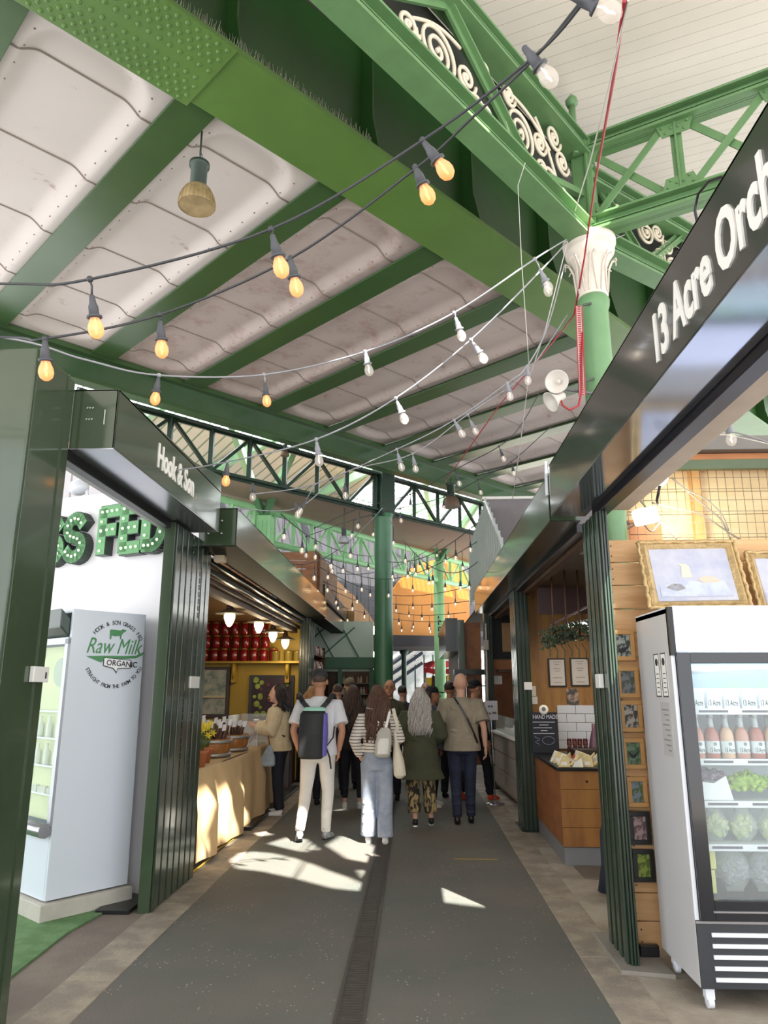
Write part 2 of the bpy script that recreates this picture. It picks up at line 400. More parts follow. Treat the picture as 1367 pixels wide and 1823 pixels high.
for k in range(len(TB)-1):
    t0, t1 = TB[k]+0.10, TB[k+1]-0.10
    f, hgt, sc, bb = trough(t0, t1, 4.3, 9.42)
    th = thing('deck_panel', ORD[k] + ' bay from the left of white trough panels under the bridge deck', 'ceiling panel', uv((t0+t1)/2, 6.8, 6.13), 'white trough panels under the bridge deck')
    mm = dm[0] if k < 3 else (dm[2] if k in (3,4) else dm[1])
    obj('trough', MB().grid(f, 36, 120), mm, th, fix=False)
    b = MB()
    for s_ in (4.95, 6.0, 7.05, 8.1, 9.0):
        pp = []
        for i in range(41):
            t_ = t0 + (t1-t0)*i/40; pp.append(uv(t_, s_, 6.13 + hgt(t_, s_) - 0.002))
        b.tube(pp, 0.009, 5)
    obj('seam', b, seam, th)
    b = MB()
    for i in range(22):
        for sg in (-1, 1):
            t_ = (t0+t1)/2 + sg*((t1-t0)/2 - 0.16); s_ = 4.7 + i*0.21
            b.ball(uv(t_, s_, 6.13 + hgt(t_, s_) - 0.002), (0.009, 0.009, 0.006), 6, 4)
    rv = obj('rivets', b, mat('rivet_dark', '#8a7f74', 0.6), th); rv['kind'] = 'stuff'
b = MB(); ubox(b, T0, T1, 4.09, 9.56, 6.55, 6.7); struct('ceiling', b, greyp, label='bridge deck above the trough panels')
b = MB(); ubox(b, T0, T1, 9.50, 9.60, 6.7, 8.7); struct('wall_back', b, greyp, label='added unseen parapet on the far edge of the bridge deck, blocking the sun')  # unseen parapet added to keep direct sun off the far truss
g2 = thing('edge_girder', 'glossy green girder closing the far edge of the bridge deck', 'girder', uv(6, 9.5, 5.7))
obj('web', ubox(MB(), T0, T1, 9.45, 9.49, 5.72, 6.12), mat('edge_girder_gloss', '#3f5a3c', 0.22, var=0.2, scale=1.2, coat=0.4), g2)
obj('bottom_flange', ubox(MB(), T0, T1, 9.4, 9.62, 5.68, 5.72), GREEN_D, g2, 0.004)
obj('top_angle', ubox(MB(), T0, T1, 9.34, 9.46, 6.05, 6.12), GREEN_D, g2)
# ================================================================ ORNATE GIRDERS + COLUMN
K = Vector((1.73, 6.29, 6.0))
def tz(P0, deg, t_, z_, off=0):
    d = hd(deg); n = Vector((d.y, -d.x, 0)); return Vector((P0[0], P0[1], 0)) + d*t_ + n*off + Z*z_
def spiral(mb, P0, deg, t_, z_, r, turns=1.9, a0=0.0, sgn=1, rad=0.017, tail=None):
    pts = []
    n = int(26*turns)
    for i in range(n+1):
        q = i/n; a = a0 + sgn*2*PI*turns*q; rr = r*(1 - 0.86*q)
        pts.append(tz(P0, deg, t_ + rr*math.cos(a), z_ + rr*math.sin(a)))
    if tail: pts = [tz(P0, deg, *tl) for tl in tail] + pts
    mb.tube(pts, rad, 6)
    mb.ball(tz(P0, deg, t_, z_), 0.022, 8, 6)
def lchord(mb, P0, deg, a, c, z0, z1, wd=0.16):
    d = hd(deg); n = Vector((d.y,-d.x,0)); P = Vector((P0[0],P0[1],0))
    m_ = P + d*(a+c)/2; h = (c-a)/2
    mb.obox(m_ + Z*(z0+0.015) + n*(wd/4+0.004), d*h, n*(wd/4-0.004), Z*0.015); mb.obox(m_ + Z*(z0+0.015) - n*(wd/4+0.004), d*h, n*(wd/4-0.004), Z*0.015); mb.obox(m_ + Z*(z0+z1)/2, d*h, n*0.02, Z*(z1-z0)/2)
    mb.obox(m_ + Z*(z1-0.012), d*h, n*wd/2, Z*0.012); mb.obox(m_ + Z*(z0+0.05), d*h, n*(wd/2), Z*0.005)
    return mb
D1 = 39.2
o1 = thing('ornate_girder', 'green lattice girder filled with cream iron scrolls, running to the top left from the column', 'girder', tz(K, D1, -3, 5.75))
obj('bottom_chord', lchord(MB(), K, D1, -9, -0.08, 5.74, 5.95, 0.22), GREEN_T, o1, 0.004)
obj('top_chord', lchord(MB(), K, D1, -9, 0.0, 6.72, 6.90, 0.22), GREEN_T, o1, 0.004)
nodes_b = [-1.1, -3.45, -5.8, -8.1]; nodes_t = [-2.28, -4.6, -6.95]
for a, c in ((nodes_t[0], nodes_b[0]), (nodes_t[0], nodes_b[1]), (nodes_t[1], nodes_b[1]), (nodes_t[1], nodes_b[2]), (nodes_t[2], nodes_b[2])):
    b = MB(); p, q = tz(K, D1, a, 6.75), tz(K, D1, c, 5.95)
    b.beam(p, q, 0.13, 0.03, hd(D1+90)); b.beam(p, q, 0.02, 0.12, hd(D1+90)); obj('diagonal', b, GREEN_T, o1, 0.003)
b = MB(); b.beam(tz(K, D1, -1.1, 5.97), tz(K, D1, -0.05, 6.3), 0.06, 0.06); obj('brace', b, GREEN_T, o1)
def scrolls(parent, P0, deg, lst):
    for (t_, z_, r, sg) in lst:
        b = MB(); spiral(b, P0, deg, t_, z_, r, 2.7 if r > 0.14 else 1.9, random.uniform(2,4) if r < .1 else (PI if sg > 0 else 0), sg)
        obj('scroll', b, CREAM, parent)
L1 = []
for x_, y_, rp_ in ((668,13,26),(728,45,30),(778,90,62),(830,140,30),(866,206,26),(905,170,22),(925,235,55),(960,255,24),(985,245,26),(862,125,14),(1000,290,26),(980,330,46),(965,300,22),(1003,352,20)):
    q = onP(x_, y_, K, Vector((hd(D1).y, -hd(D1).x, 0))); d = (q - CAM).length
    L1.append(((q - Vector((K.x,K.y,0))).dot(hd(D1)), q.z, rp_/FPX*d*0.82, 1 if rp_ > 40 else -1))
scrolls(o1, K, D1, L1)
bkp = mat('gap_fill_dark', '#3b3d38', 0.7, var=0.1)  # added dark sheets stand in for the dark undersides and hide the sky gap
obj('gap_fill_sheet', MB().prism([tz(K, D1, -9, 5.9, -0.16), tz(K, D1, -0.15, 5.9, -0.16), tz(K, D1, -0.15, 6.8, -0.16), tz(K, D1, -9, 6.8, -0.16)], Z*0.0 + Vector((hd(D1).y,-hd(D1).x,0))*-0.01), bkp, o1)
for k in range(3): scrolls(o1, K, D1, [(-4.0-k*1.2, 6.3, 0.26, 1), (-3.6-k*1.2, 6.15, 0.13, -1), (-4.4-k*1.2, 6.5, 0.12, -1)])
for a, c in (((-0.55,6.05),(-0.95,6.6)),((-1.4,6.55),(-0.7,6.4)),((-2.7,6.25),(-2.1,6.45)),((-2.0,6.1),(-1.75,6.05))):
    b = MB(); pts = [tz(K, D1, a[0]+(c[0]-a[0])*i/10, a[1]+(c[1]-a[1])*i/10 + 0.07*math.sin(i/10*PI)) for i in range(11)]; b.tube(pts, 0.015, 6); obj('scroll', b, CREAM, o1)
D2 = 53.2
o2 = thing('ornate_girder', 'green scrollwork girder continuing to the right behind the black orchard sign', 'girder', tz(K, D2, 2, 5.75))
obj('bottom_chord', lchord(MB(), K, D2, 0.08, 8, 5.74, 5.95, 0.22), GREEN_T, o2, 0.004)
obj('top_chord', lchord(MB(), K, D2, 0.05, 8, 6.45, 6.62, 0.22), GREEN_T, o2, 0.004)
for a, c in ((0.25, 0.85), (1.6, 0.95), (1.6, 2.3), (3.0, 2.4), (3.0, 3.7)):
    b = MB(); p, q = tz(K, D2, a, 6.5), tz(K, D2, c, 5.93); b.beam(p, q, 0.11, 0.03, hd(D2+90)); b.beam(p, q, 0.02, 0.1, hd(D2+90)); obj('diagonal', b, GREEN_T, o2, 0.003)
obj('gap_fill_sheet', MB().prism([tz(K, D2, 0.15, 5.9, -0.16), tz(K, D2, 8, 5.9, -0.16), tz(K, D2, 8, 6.5, -0.16), tz(K, D2, 0.15, 6.5, -0.16)], Vector((hd(D2).y,-hd(D2).x,0))*-0.01), bkp, o2)  # second span's added dark sheet
scrolls(o2, K, D2, [(0.35,6.12,0.12,1),(0.5,6.35,0.1,-1),(0.95,6.28,0.13,1),(1.15,6.36,0.1,-1),(1.32,6.25,0.09,1),(0.80,6.38,0.08,1),(1.15,6.08,0.11,1),(1.38,6.05,0.09,-1),(1.6,6.12,0.13,1),(1.85,6.2,0.12,-1),(1.75,6.02,0.08,1),(2.3,6.2,0.15,1),(2.7,6.1,0.12,-1)])
D3 = 118.0
o3 = thing('roof_truss', 'light green riveted lattice truss crossing from the column to the right edge', 'truss', tz(K, D3, 2, 5.9))
obj('bottom_chord', lchord(MB(), K, D3, 0.05, 7, 5.86, 6.03, 0.2), GREEN_T, o3, 0.004)
obj('top_chord', lchord(MB(), K, D3, 0.0, 7, 6.76, 6.92, 0.2), GREEN_T, o3, 0.004)
n3 = Vector((hd(D3).y, -hd(D3).x, 0))
for k in range(1, 7):
    b = MB(); p, q = tz(K, D3, 0.87*k, 6.02), tz(K, D3, 0.87*k, 6.8)
    b.beam(p, q, 0.10, 0.02, n3); b.obox((p+q)/2, hd(D3)*0.01, n3*0.05, Z*(q-p).length/2); obj('post', b, GREEN_T, o3, 0.003)
for k in range(0, 7):
    a0, a1 = 0.87*k + 0.08, 0.87*(k+1) - 0.08
    for (p0, p1, of) in (((a0, 6.02), (a1, 6.78), 0.02), ((a0, 6.78), (a1, 6.02), -0.02)):
        b = MB(); b.beam(tz(K, D3, *p0, of), tz(K, D3, *p1, of), 0.014, 0.075, n3.cross(Z)); 
        # flat bar turned to face along the truss plane
        b = MB(); d_ = (tz(K, D3, *p1) - tz(K, D3, *p0)); L_ = d_.length; d_.normalize(); s_ = d_.cross(n3).normalized()
        b.obox((tz(K, D3, *p0, of) + tz(K, D3, *p1, of))/2, d_*L_/2, s_*0.036, n3*0.007)
        obj('diagonal', b, GREEN_T, o3, 0.002)
for k in range(0, 7):
    for z_ in (6.08, 6.73):
        b = MB()
        cx = 0.87*k
        sg = -1 if z_ > 6.5 else 1
        b.prism([tz(K, D3, cx-0.17, z_-sg*0.06, 0.03), tz(K, D3, cx+0.17, z_-sg*0.06, 0.03), tz(K, D3, cx+0.12, z_+sg*0.10, 0.03), tz(K, D3, cx-0.12, z_+sg*0.10, 0.03)], n3*0.012)
        for (i, j) in ((-.11,0),(-.08,.07),(.11,0),(.08,.07),(-.03,.03),(.03,.03)):
            b.ball(tz(K, D3, cx+i, z_+sg*j, 0.046), 0.013, 6, 4)
        obj('gusset_plate', b, GREEN_T, o3)
# column with cream capital
col = thing('iron_column', 'pale green cast iron column with a cream leaf capital on the right', 'column', (K.x, K.y, 0))
obj('shaft', MB().lathe([(0.17,0),(0.17,0.3),(0.145,0.36),(0.14,3.0),(0.13,5.05),(0.145,5.1),(0.15,5.16),(0.13,5.2)], (K.x,K.y,0), 28), GREEN_C, col)
capm = mat('capital_cream', '#ddd3c6', 0.5, var=0.05, scale=12)
cap = MB(); n = 32; prof = [(0.125,5.18),(0.14,5.22),(0.145,5.35),(0.15,5.5),(0.19,5.6),(0.23,5.66),(0.235,5.70),(0.215,5.72),(0.25,5.75),(0.25,5.8)]
cap.lathe(prof, (K.x,K.y,0), n)
cp = obj('capital', cap, capm, col)
b = MB()
for k in range(8):
    a = 2*PI*k/8 + 0.2; c_, s_ = math.cos(a), math.sin(a)
    for off_ in (-0.13, 0.13):
        pts = [Vector((K.x + rr*math.cos(a+off_*w_), K.y + rr*math.sin(a+off_*w_), zz)) for rr, zz, w_ in ((0.145,5.22,1),(0.155,5.35,1.6),(0.165,5.48,2.2),(0.20,5.56,2.6),(0.235,5.58,2.2),(0.24,5.54,1.6))]
        b.tube(pts, [0.007,0.008,0.008,0.007,0.008,0.006], 6)
obj('leaf', b, capm, cp)
b = MB(); b.lathe([(0.13,5.8),(0.12,5.86)], (K.x,K.y,0), 16)
for d_ in (D1, D3): 
    n_ = Vector((hd(d_).y, -hd(d_).x, 0))
    for of in (-0.07, 0.07): b.obox(Vector((K.x,K.y,6.38)) + n_*of, hd(d_)*0.10, n_*0.012, Z*0.55)
b.obox(Vector((K.x,K.y,6.38)), hd(D3)*0.015, n3*0.07, Z*0.55)
obj('head_post', b, GREEN_T, col, 0.003)
fp = onP(1019, 205, K, Vector((hd(D1).y,-hd(D1).x,0)))
b = MB(); b.tube([(fp.x, fp.y, 6.7), (fp.x, fp.y, 7.28)], 0.035, 6); b.lathe([(0.035,7.26),(0.06,7.28),(0.065,7.33),(0.0,7.42)], (fp.x,fp.y,0), 6)
solo('hanger_post', b, GREEN_T, 'short green finial post rising from the girder to the white boarded roof', 'post')
# ================================================================ WHITE BOARDED ROOF (right) with unseen openings cut to the sun patches
bd = hd(-69); bn = Vector((bd.y, -bd.x, 0))
boards = stripes('white_boarding', '#e6ddd0', '#c2b7a6', bn, 0.13, 0.05, 0.6, 0.05, sn=1.2)
ZR = 7.45
def bridge_edge(t_): p = uv(t_, 3.7, ZR); return p
rb = MB(); c0 = uv(-14, 4.4, ZR); c1 = uv(16, 4.4, ZR); c2 = c1 - V*14.8; c3 = c0 - V*14
rb.prism([c0, c1, c2, c3], Z*0.06)
me = rb.mesh('ceiling'); bmx = bmesh.new(); bmx.from_mesh(me); bmesh.ops.recalc_face_normals(bmx, faces=bmx.faces); bmx.to_mesh(me); bmx.free()
roof = bpy.data.objects.new('ceiling', me); me.materials.append(boards); C.objects.link(roof); roof['kind'] = 'structure'; roof['label'] = 'white boarded roof over the right side'
# unseen openings, outlined after the sun patches on walkway and tablecloth
holes = [[(411,1532),(428,1520),(449,1516),(485,1519),(521,1527),(560,1540),(581,1549),(619,1562),(658,1579),(652,1587),(592,1581),(532,1565),(466,1551),(422,1546)],
         [(477,1502),(510,1491),(545,1494),(568,1512),(540,1517),(500,1508)], [(581,1505),(608,1488),(647,1496),(681,1517),(669,1538),(619,1529)],
         [(636,1549),(663,1551),(661,1565),(650,1568)], [(759,1562),(784,1565),(822,1573),(839,1584),(856,1593),(888,1617),(839,1612),(765,1603)],
         [(757,1544),(773,1551),(759,1552)], [(556,1444),(590,1438),(636,1432),(638,1436),(603,1443)], [(352,1503),(375,1490),(420,1492),(405,1505),(372,1512)], [(455,1484),(480,1480),(484,1486),(462,1489)], [(400,1476),(440,1468),(430,1478)]]
cloth_h = [[(350,1400),(372,1396),(380,1440),(366,1480),(352,1500)], [(392,1398),(402,1398),(398,1470),(388,1490)], [(352,1510),(368,1500),(366,1530),(350,1542)]]
cut = MB()
for g0 in [[onZ(a, c, 0.0) for a, c in poly] for poly in holes] + [[onX(a, c, -1.98) for a, c in poly] for poly in cloth_h]:
    lo = [p - SUN_DIR*((7.2-p.z)/(-SUN_DIR.z)) for p in g0]; hi = [p - SUN_DIR*((7.8-p.z)/(-SUN_DIR.z)) for p in g0]; n_ = len(lo)
    cut.add(lo + hi, [tuple(range(n_))[::-1], tuple(range(n_, 2*n_))] + [(q, (q+1) % n_, n_+(q+1) % n_, n_+q) for q in range(n_)])
cm = cut.mesh('cut'); bmx = bmesh.new(); bmx.from_mesh(cm); bmesh.ops.recalc_face_normals(bmx, faces=bmx.faces); bmx.to_mesh(cm); bmx.free()
co = bpy.data.objects.new('cut', cm); C.objects.link(co)
md = roof.modifiers.new('sun_patch_openings', 'BOOLEAN'); md.operation = 'DIFFERENCE'; md.object = co; md.solver = 'EXACT'; md.use_self = True
dg = bpy.context.evaluated_depsgraph_get(); nm = bpy.data.meshes.new_from_object(roof.evaluated_get(dg)); roof.modifiers.clear(); roof.data = nm
bpy.data.objects.remove(co); bpy.data.meshes.remove(cm)
# ================================================================ FAR TRUSS (dark) + central column + roof beyond
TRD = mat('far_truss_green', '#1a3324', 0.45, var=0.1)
def warren(name, label, P, d, zt, zb, a, c, pitch, m, tw=0.12, bar=0.06, vbar=0.08, tubes=False, ph=0):
    th = thing(name, label, 'truss', P + d*(a+c)/2 + Z*zb); n_ = Vector((d.y,-d.x,0))
    for nm_, z_ in (('top_chord', zt), ('bottom_chord', zb)):
        b = MB()
        if tubes: b.tube([P + d*a + Z*z_, P + d*c + Z*z_], tw*0.6, 10)
        else: b.obox(P + d*(a+c)/2 + Z*z_, d*(c-a)/2, n_*0.10, Z*0.02); b.obox(P + d*(a+c)/2 + Z*z_, d*(c-a)/2, n_*0.02, Z*tw/2)
        obj(nm_, b, m, th)
    k = 0; t_ = a
    while t_ < c - 1e-3:
        b = MB(); b.beam(P + d*t_ + Z*zb, P + d*t_ + Z*zt, vbar, vbar); obj('post', b, m, th)
        up_ = (k + ph) % 2 == 0
        if t_ + pitch <= c:
            p, q = (P + d*t_ + Z*(zb if up_ else zt)), (P + d*(t_+pitch) + Z*(zt if up_ else zb))
            obj('diagonal', MB().beam(p, q, bar, bar), m, th)
        t_ += pitch; k += 1
    return th
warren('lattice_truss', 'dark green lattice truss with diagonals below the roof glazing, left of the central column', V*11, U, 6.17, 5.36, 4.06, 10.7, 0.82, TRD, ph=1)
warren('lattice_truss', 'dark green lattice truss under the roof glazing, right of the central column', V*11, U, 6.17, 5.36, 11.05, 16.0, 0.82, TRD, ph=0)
cc = uv(10.88, 11, 0)
t = thing('iron_column', 'dark green round column in the middle of the walkway holding the far truss', 'column', cc)
obj('shaft', MB().lathe([(0.24,0),(0.24,0.5),(0.20,0.6),(0.19,5.2),(0.22,5.3)], cc, 24), mat('centre_column_paint', '#4a7a58', 0.35, var=0.12, scale=3), t)
obj('head', MB().obox(cc + Z*5.85, U*0.2, V*0.16, Z*0.62), TRD, t, 0.01)
b = MB(); 
for dx in (-0.08, 0.0, 0.08): b.tube([cc + U*dx - V*0.18 + Z*6.2, cc + U*dx - V*0.18 + Z*6.42, cc + U*dx - V*0.05 + Z*6.5], 0.025, 8)
obj('pipe', b, mat('pipe_white','#c8cdd0',0.4), t)
# second, pale green truss and its columns
D4 = 33.9; d4 = hd(D4); P4 = Vector((0, 20, 0))
warren('lattice_truss', 'pale green tubular lattice truss further back across the hall', P4, d4, 5.36, 4.66, -9.2, 4.2, 0.62, GREEN_L, 0.13, 0.05, 0.08, True)
for (px, lab, yb) in ((780, 'bright green round column in front of the orange wall', 0), (470, 'bright green square column above the left stall roof', 0)):
    q = onP(px, 990 if px == 780 else 905, P4, Vector((d4.y,-d4.x,0)))
    t = thing('iron_column', lab, 'column', (q.x, q.y, 0))
    if px == 780:
        obj('shaft', MB().lathe([(0.2,0),(0.16,0.4),(0.15,5.2)], (q.x,q.y,0), 20), GREEN_L, t)
        b = MB()
        for k, s_ in enumerate('URRAB'): pass
        for k in range(7): b.box(q.x-0.05, q.x+0.04, q.y-0.168, q.y-0.145, 3.0+0.09*k, 3.03+0.09*k) if k % 2 else b.box(q.x-0.05, q.x-0.02, q.y-0.168, q.y-0.145, 3.0+0.09*k, 3.07+0.09*k)
        obj('painted_marks', b, INK, t)
    else:
        b = MB().box(q.x-0.2, q.x+0.2, q.y-0.2, q.y+0.2, 0, 5.2)
        for i in range(-2,3): b.box(q.x+i*0.09-0.015, q.x+i*0.09+0.015, q.y-0.22, q.y-0.2, 3.6, 5.1)
        obj('shaft', b, GREEN_L, t)
    for a in (-1, 1):      # raking struts up to the roof
        obj('strut', MB().beam((q.x, q.y, 5.2), (q.x + a*0.9 + 0.5, q.y - 2.2, 7.0), 0.12, 0.16), mat('strut_green', '#72a078', 0.4), t)
# roof beyond the bridge: boarded slope, glazing along the top, pinkish soffit
slope_m = stripes('beige_roof_boards', '#b9b09a', '#6f7a5c', (0.681, 0.732, 0), 0.30, 0.16, 0.7, 0.05)
def rf(t_, s_): return uv(t_, s_, 8.6 - (s_ - 11.2)*0.30)
struct('ceiling', MB().prism([rf(-4,14.6), rf(14.2,14.6), rf(14.2,22), rf(-4,22)], Z*0.08), slope_m, label='beige boarded roof slope beyond the bridge')
struct('ceiling', MB().prism([rf(14.2,17.4), rf(26,17.4), rf(26,22), rf(14.2,22)], Z*0.08), slope_m, label='beige boarded roof slope at the far right')
gl = thing('roof_glazing', 'bright glazed roof light with thin bars beyond the bridge', 'skylight', rf(12, 13))
b = MB()
for i in range(44):
    t_ = 0.3*i; b.beam(rf(t_, 10.6), rf(t_, 14.6), 0.02, 0.03)
for i in range(34):
    t_ = 14.2 + 0.27*i; b.beam(rf(t_, 10.6), rf(t_, 17.5), 0.02, 0.03)
for s_ in (12.6, 14.2, 15.8, 17.4): b.beam(rf(13.2, s_), rf(23, s_), 0.04, 0.04)
obj('glazing_bar', b, mat('glazing_bar_grey', '#7c8a84', 0.5), gl)
b = MB(); b.prism([rf(-4,10.6), rf(23,10.6), rf(23,14.6), rf(-4,14.6)], Z*0.01); b.prism([rf(14.2,14.6), rf(23,14.6), rf(23,17.4), rf(14.2,17.4)], Z*0.01)
rg = glassy('roof_glass', (1,1,1), 0.55, 0.5)
tr = rg.node_tree.nodes.new('ShaderNodeBsdfTranslucent'); tr.inputs[0].default_value = (0.95,0.97,1,1)
mxn = [n_ for n_ in rg.node_tree.nodes if n_.type == 'MIX_SHADER'][0]; rg.node_tree.links.new(tr.outputs[0], mxn.inputs[2])
obj('pane', b, rg, gl)
for i, (a, c) in enumerate(((6.5, 11.3), (9.5, 11.3), (13.0, 11.3), (16.6, 11.3))):
    solo('rafter', MB().beam(rf(a+1.5, 10.9)-Z*0.12, rf(a-1.8, 21)-Z*0.25, 0.14, 0.22), mat('rafter_green','#86b48a',0.4), ORD[i] + ' light green rafter from the left under the far roof slope', 'rafter', 'light green rafters under the far roof')
pk = mat('pinkish_soffit', '#b59a8a', 0.8, var=0.05, scale=1)
n4 = Vector((d4.y, -d4.x, 0))
def p4(t_, off, z_): return P4 + d4*t_ - n4*off + Z*z_
# flat pinkish soffit in front of the pale green truss
struct('ceiling', MB().prism([uv(2.0,11.25,5.44), uv(20,11.25,5.44), p4(6.5,0.25,5.52), p4(-11,0.25,5.52)], Z*0.05), pk, label='pinkish soffit in front of the pale green truss')
dkw = mat('hall_dark_wall', '#57565a', 0.8, var=0.12, scale=1.5)
struct('wall_back', MB().prism([p4(-11,1.2,3.3), p4(9,1.2,3.3), p4(9,1.2,6.2), p4(-11,1.2,6.2)], -n4*0.0+Z*0.0+Vector((0,0.15,0))), stripes('dark_hall_boards', '#5b5a60', '#3b3a3e', d4, 0.35, 0.1, 0.8), label='dark boarded wall behind the pale green truss')
# ================================================================ LEFT SIDE: near shutter post, HOOK & SON fascia, recess with milk fridge
stick = mat('white_label', '#dcdcd8', 0.4, var=0.02)
def fascia(name, label, xf, xb, y0, y1, z0, z1, extra=None, under=None, sgn=1):
    """a long box: coloured face to the walkway, shiny underside"""
    t = thing(name, label, 'fascia', ((xf+xb)/2, (y0+y1)/2, z0))
    prof = [(xf,y0,z0+0.006),(xf,y1,z0+0.006)] + (extra or [(xf,y1,z1)]) + [(xf,y0,z1)]
    b = MB(); b.prism(prof, (sgn*0.012,0,0)); obj('front_face', b, STALL, t, 0.003)
    for ya_ in (y0, y1-0.012): obj('end_face', MB().box(min(xf,xb), max(xf,xb), ya_, ya_+0.012, z0+0.006, z1), STALL, t, 0.003)
    b = MB().box(min(xf,xb), max(xf,xb), y0, y1, z1-0.01, z1); obj('top_face', b, STALL, t)
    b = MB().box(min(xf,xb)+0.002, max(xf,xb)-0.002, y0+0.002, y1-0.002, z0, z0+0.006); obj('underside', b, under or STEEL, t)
    return t
t = thing('shutter_housing', 'big dark green steel shutter post at the left edge of the picture', 'post', (-2.12, 3.9, 0))
b = MB(); b.box(-2.75, -1.98, 3.45, 3.90, 0, 3.36); obj('casing', b, STALL, t, 0.01)
b = MB(); b.box(-1.98, -1.972, 3.47, 3.50, 0, 3.36); b.box(-1.98, -1.972, 3.80, 3.82, 0, 3.36); obj('edge_trim', b, STALL, t)
b = MB(); b.box(-1.979, -1.955, 3.74, 3.90, 1.63, 1.71); obj('label_box', b, stick, t, 0.004, 'white number label on the post')
text('label_number', '1', 0.045, INK, (-1.953, 3.85, 1.65), (0,1,0), parent=t, bold=0.02)
t = fascia('shop_fascia', 'dark green fascia with white lettering above the milk fridge recess', -1.72, -1.985, 3.905, 6.22, 2.94, 3.31,
           extra=[(-1.72,6.22,3.46),(-1.72,5.40,3.335)], sgn=-1)
b = MB()
for i in range(3):
    for z_ in (3.12, 3.19): b.beam((-1.90+0.016*i, 3.902, z_), (-1.892+0.016*i, 3.902, z_+0.008), 0.004, 0.004)
b.beam((-1.79, 3.902, 3.09), (-1.79, 3.902, 3.18), 0.006, 0.004); obj('scratches', b, mat('scratch', '#c8cfc8', 0.5), t)
text('lettering', 'Hook & Son', 0.235, LETTER, (-1.717, 4.60, 3.055), (0,1,0), parent=t, bold=0.024, xs=0.70)
# channel and door head behind the fascia
t = thing('shutter_track', 'black shutter track under the lettered fascia above the milk fridge', 'track', (-2.05, 5.0, 2.9))
obj('channel', MB().box(-2.06, -1.99, 3.91, 6.75, 2.88, 2.95), BLACK, t, 0.004)
obj('head_strip', MB().box(-2.13, -2.065, 3.91, 6.75, 2.90, 2.96), mat('dull_aluminium', '#8f8d88', 0.35, 0.6), t, 0.004)
# white recess wall with the marquee letters
W0 = Vector((-2.17, 6.15, 0)); WR = Vector((math.sin(math.radians(116)), math.cos(math.radians(116)), 0)); WN = Vector((WR.y, -WR.x, 0))
if WN.y > 0: WN = -WN
def wl(a, z_, o=0.0): return W0 + WR*a + Z*z_ + WN*o
WTOP = onP(193, 884, W0, WN).z
wallm = mat('white_fridge_wall', '#e6e4e6', 0.45, var=0.02, scale=1)
struct('wall_left', MB().prism([wl(-2.6,0), wl(0.02,0), wl(0.02,WTOP), wl(-2.6,WTOP+0.12)], -WN*0.06), wallm, label='white wall behind the milk fridge')
def wpt(x, y): q = onP(x, y, W0, WN); return ((q-W0).dot(WR), q.z)
t = thing('marquee_sign', 'green light bulb letters reading GRASS FED across the white recess wall', 'sign', wl(-0.6, 2.5))
lg = mat('marquee_green', '#5f9e62', 0.4, var=0.05); lk = mat('marquee_side', '#34403a', 0.4); bl = mat('marquee_bulb', '#f2ffe8', 0.3, emit=0.6)
S_ = [(0.86,0.86),(0.68,0.97),(0.42,1.0),(0.18,0.92),(0.08,0.74),(0.2,0.58),(0.5,0.5),(0.8,0.42),(0.92,0.26),(0.82,0.08),(0.56,0.0),(0.3,0.03),(0.1,0.14)]
def smo(P_):
    o_ = []
    for i in range(len(P_)-1):
        p0, p1, p2, p3 = [Vector(P_[max(0,min(len(P_)-1,i+k))]) for k in (-1,0,1,2)]
        for k in range(4):
            t_ = k/4; v_ = 0.5*((2*p1)+(p2-p0)*t_+(2*p0-5*p1+4*p2-p3)*t_*t_+(3*p1-p0-3*p2+p3)*t_**3); o_.append((v_.x, v_.y))
    return o_ + [P_[-1]]
strokes = {'S':[smo(S_)], 'F':[[(0.12,0),(0.12,1)],[(0.12,1),(0.9,1)],[(0.12,0.52),(0.75,0.52)]],
           'E':[[(0.12,0),(0.12,1)],[(0.12,1),(0.88,1)],[(0.12,0.5),(0.75,0.5)],[(0.12,0),(0.88,0)]],
           'D':[[(0.12,0),(0.12,1)],smo([(0.12,1),(0.5,1),(0.8,0.86),(0.94,0.5),(0.8,0.14),(0.5,0),(0.12,0)])],
           'G':[[(0.9,0.8),(0.6,1),(0.3,0.94),(0.1,0.6),(0.12,0.3),(0.4,0),(0.75,0.04),(0.9,0.25),(0.9,0.48),(0.6,0.48)]],
           'R':[[(0.12,0),(0.12,1)],[(0.12,1),(0.7,1),(0.9,0.78),(0.7,0.52),(0.12,0.52)],[(0.5,0.52),(0.9,0)]],
           'A':[[(0.05,0),(0.5,1),(0.95,0)],[(0.25,0.36),(0.75,0.36)]]}
a0, z0_ = wpt(187, 993); a1, z1_ = wpt(195, 908); LH = (z1_-z0_)
aF = a0; pitch = (wpt(268, 960)[0] - wpt(228, 965)[0])
LW = pitch*0.86
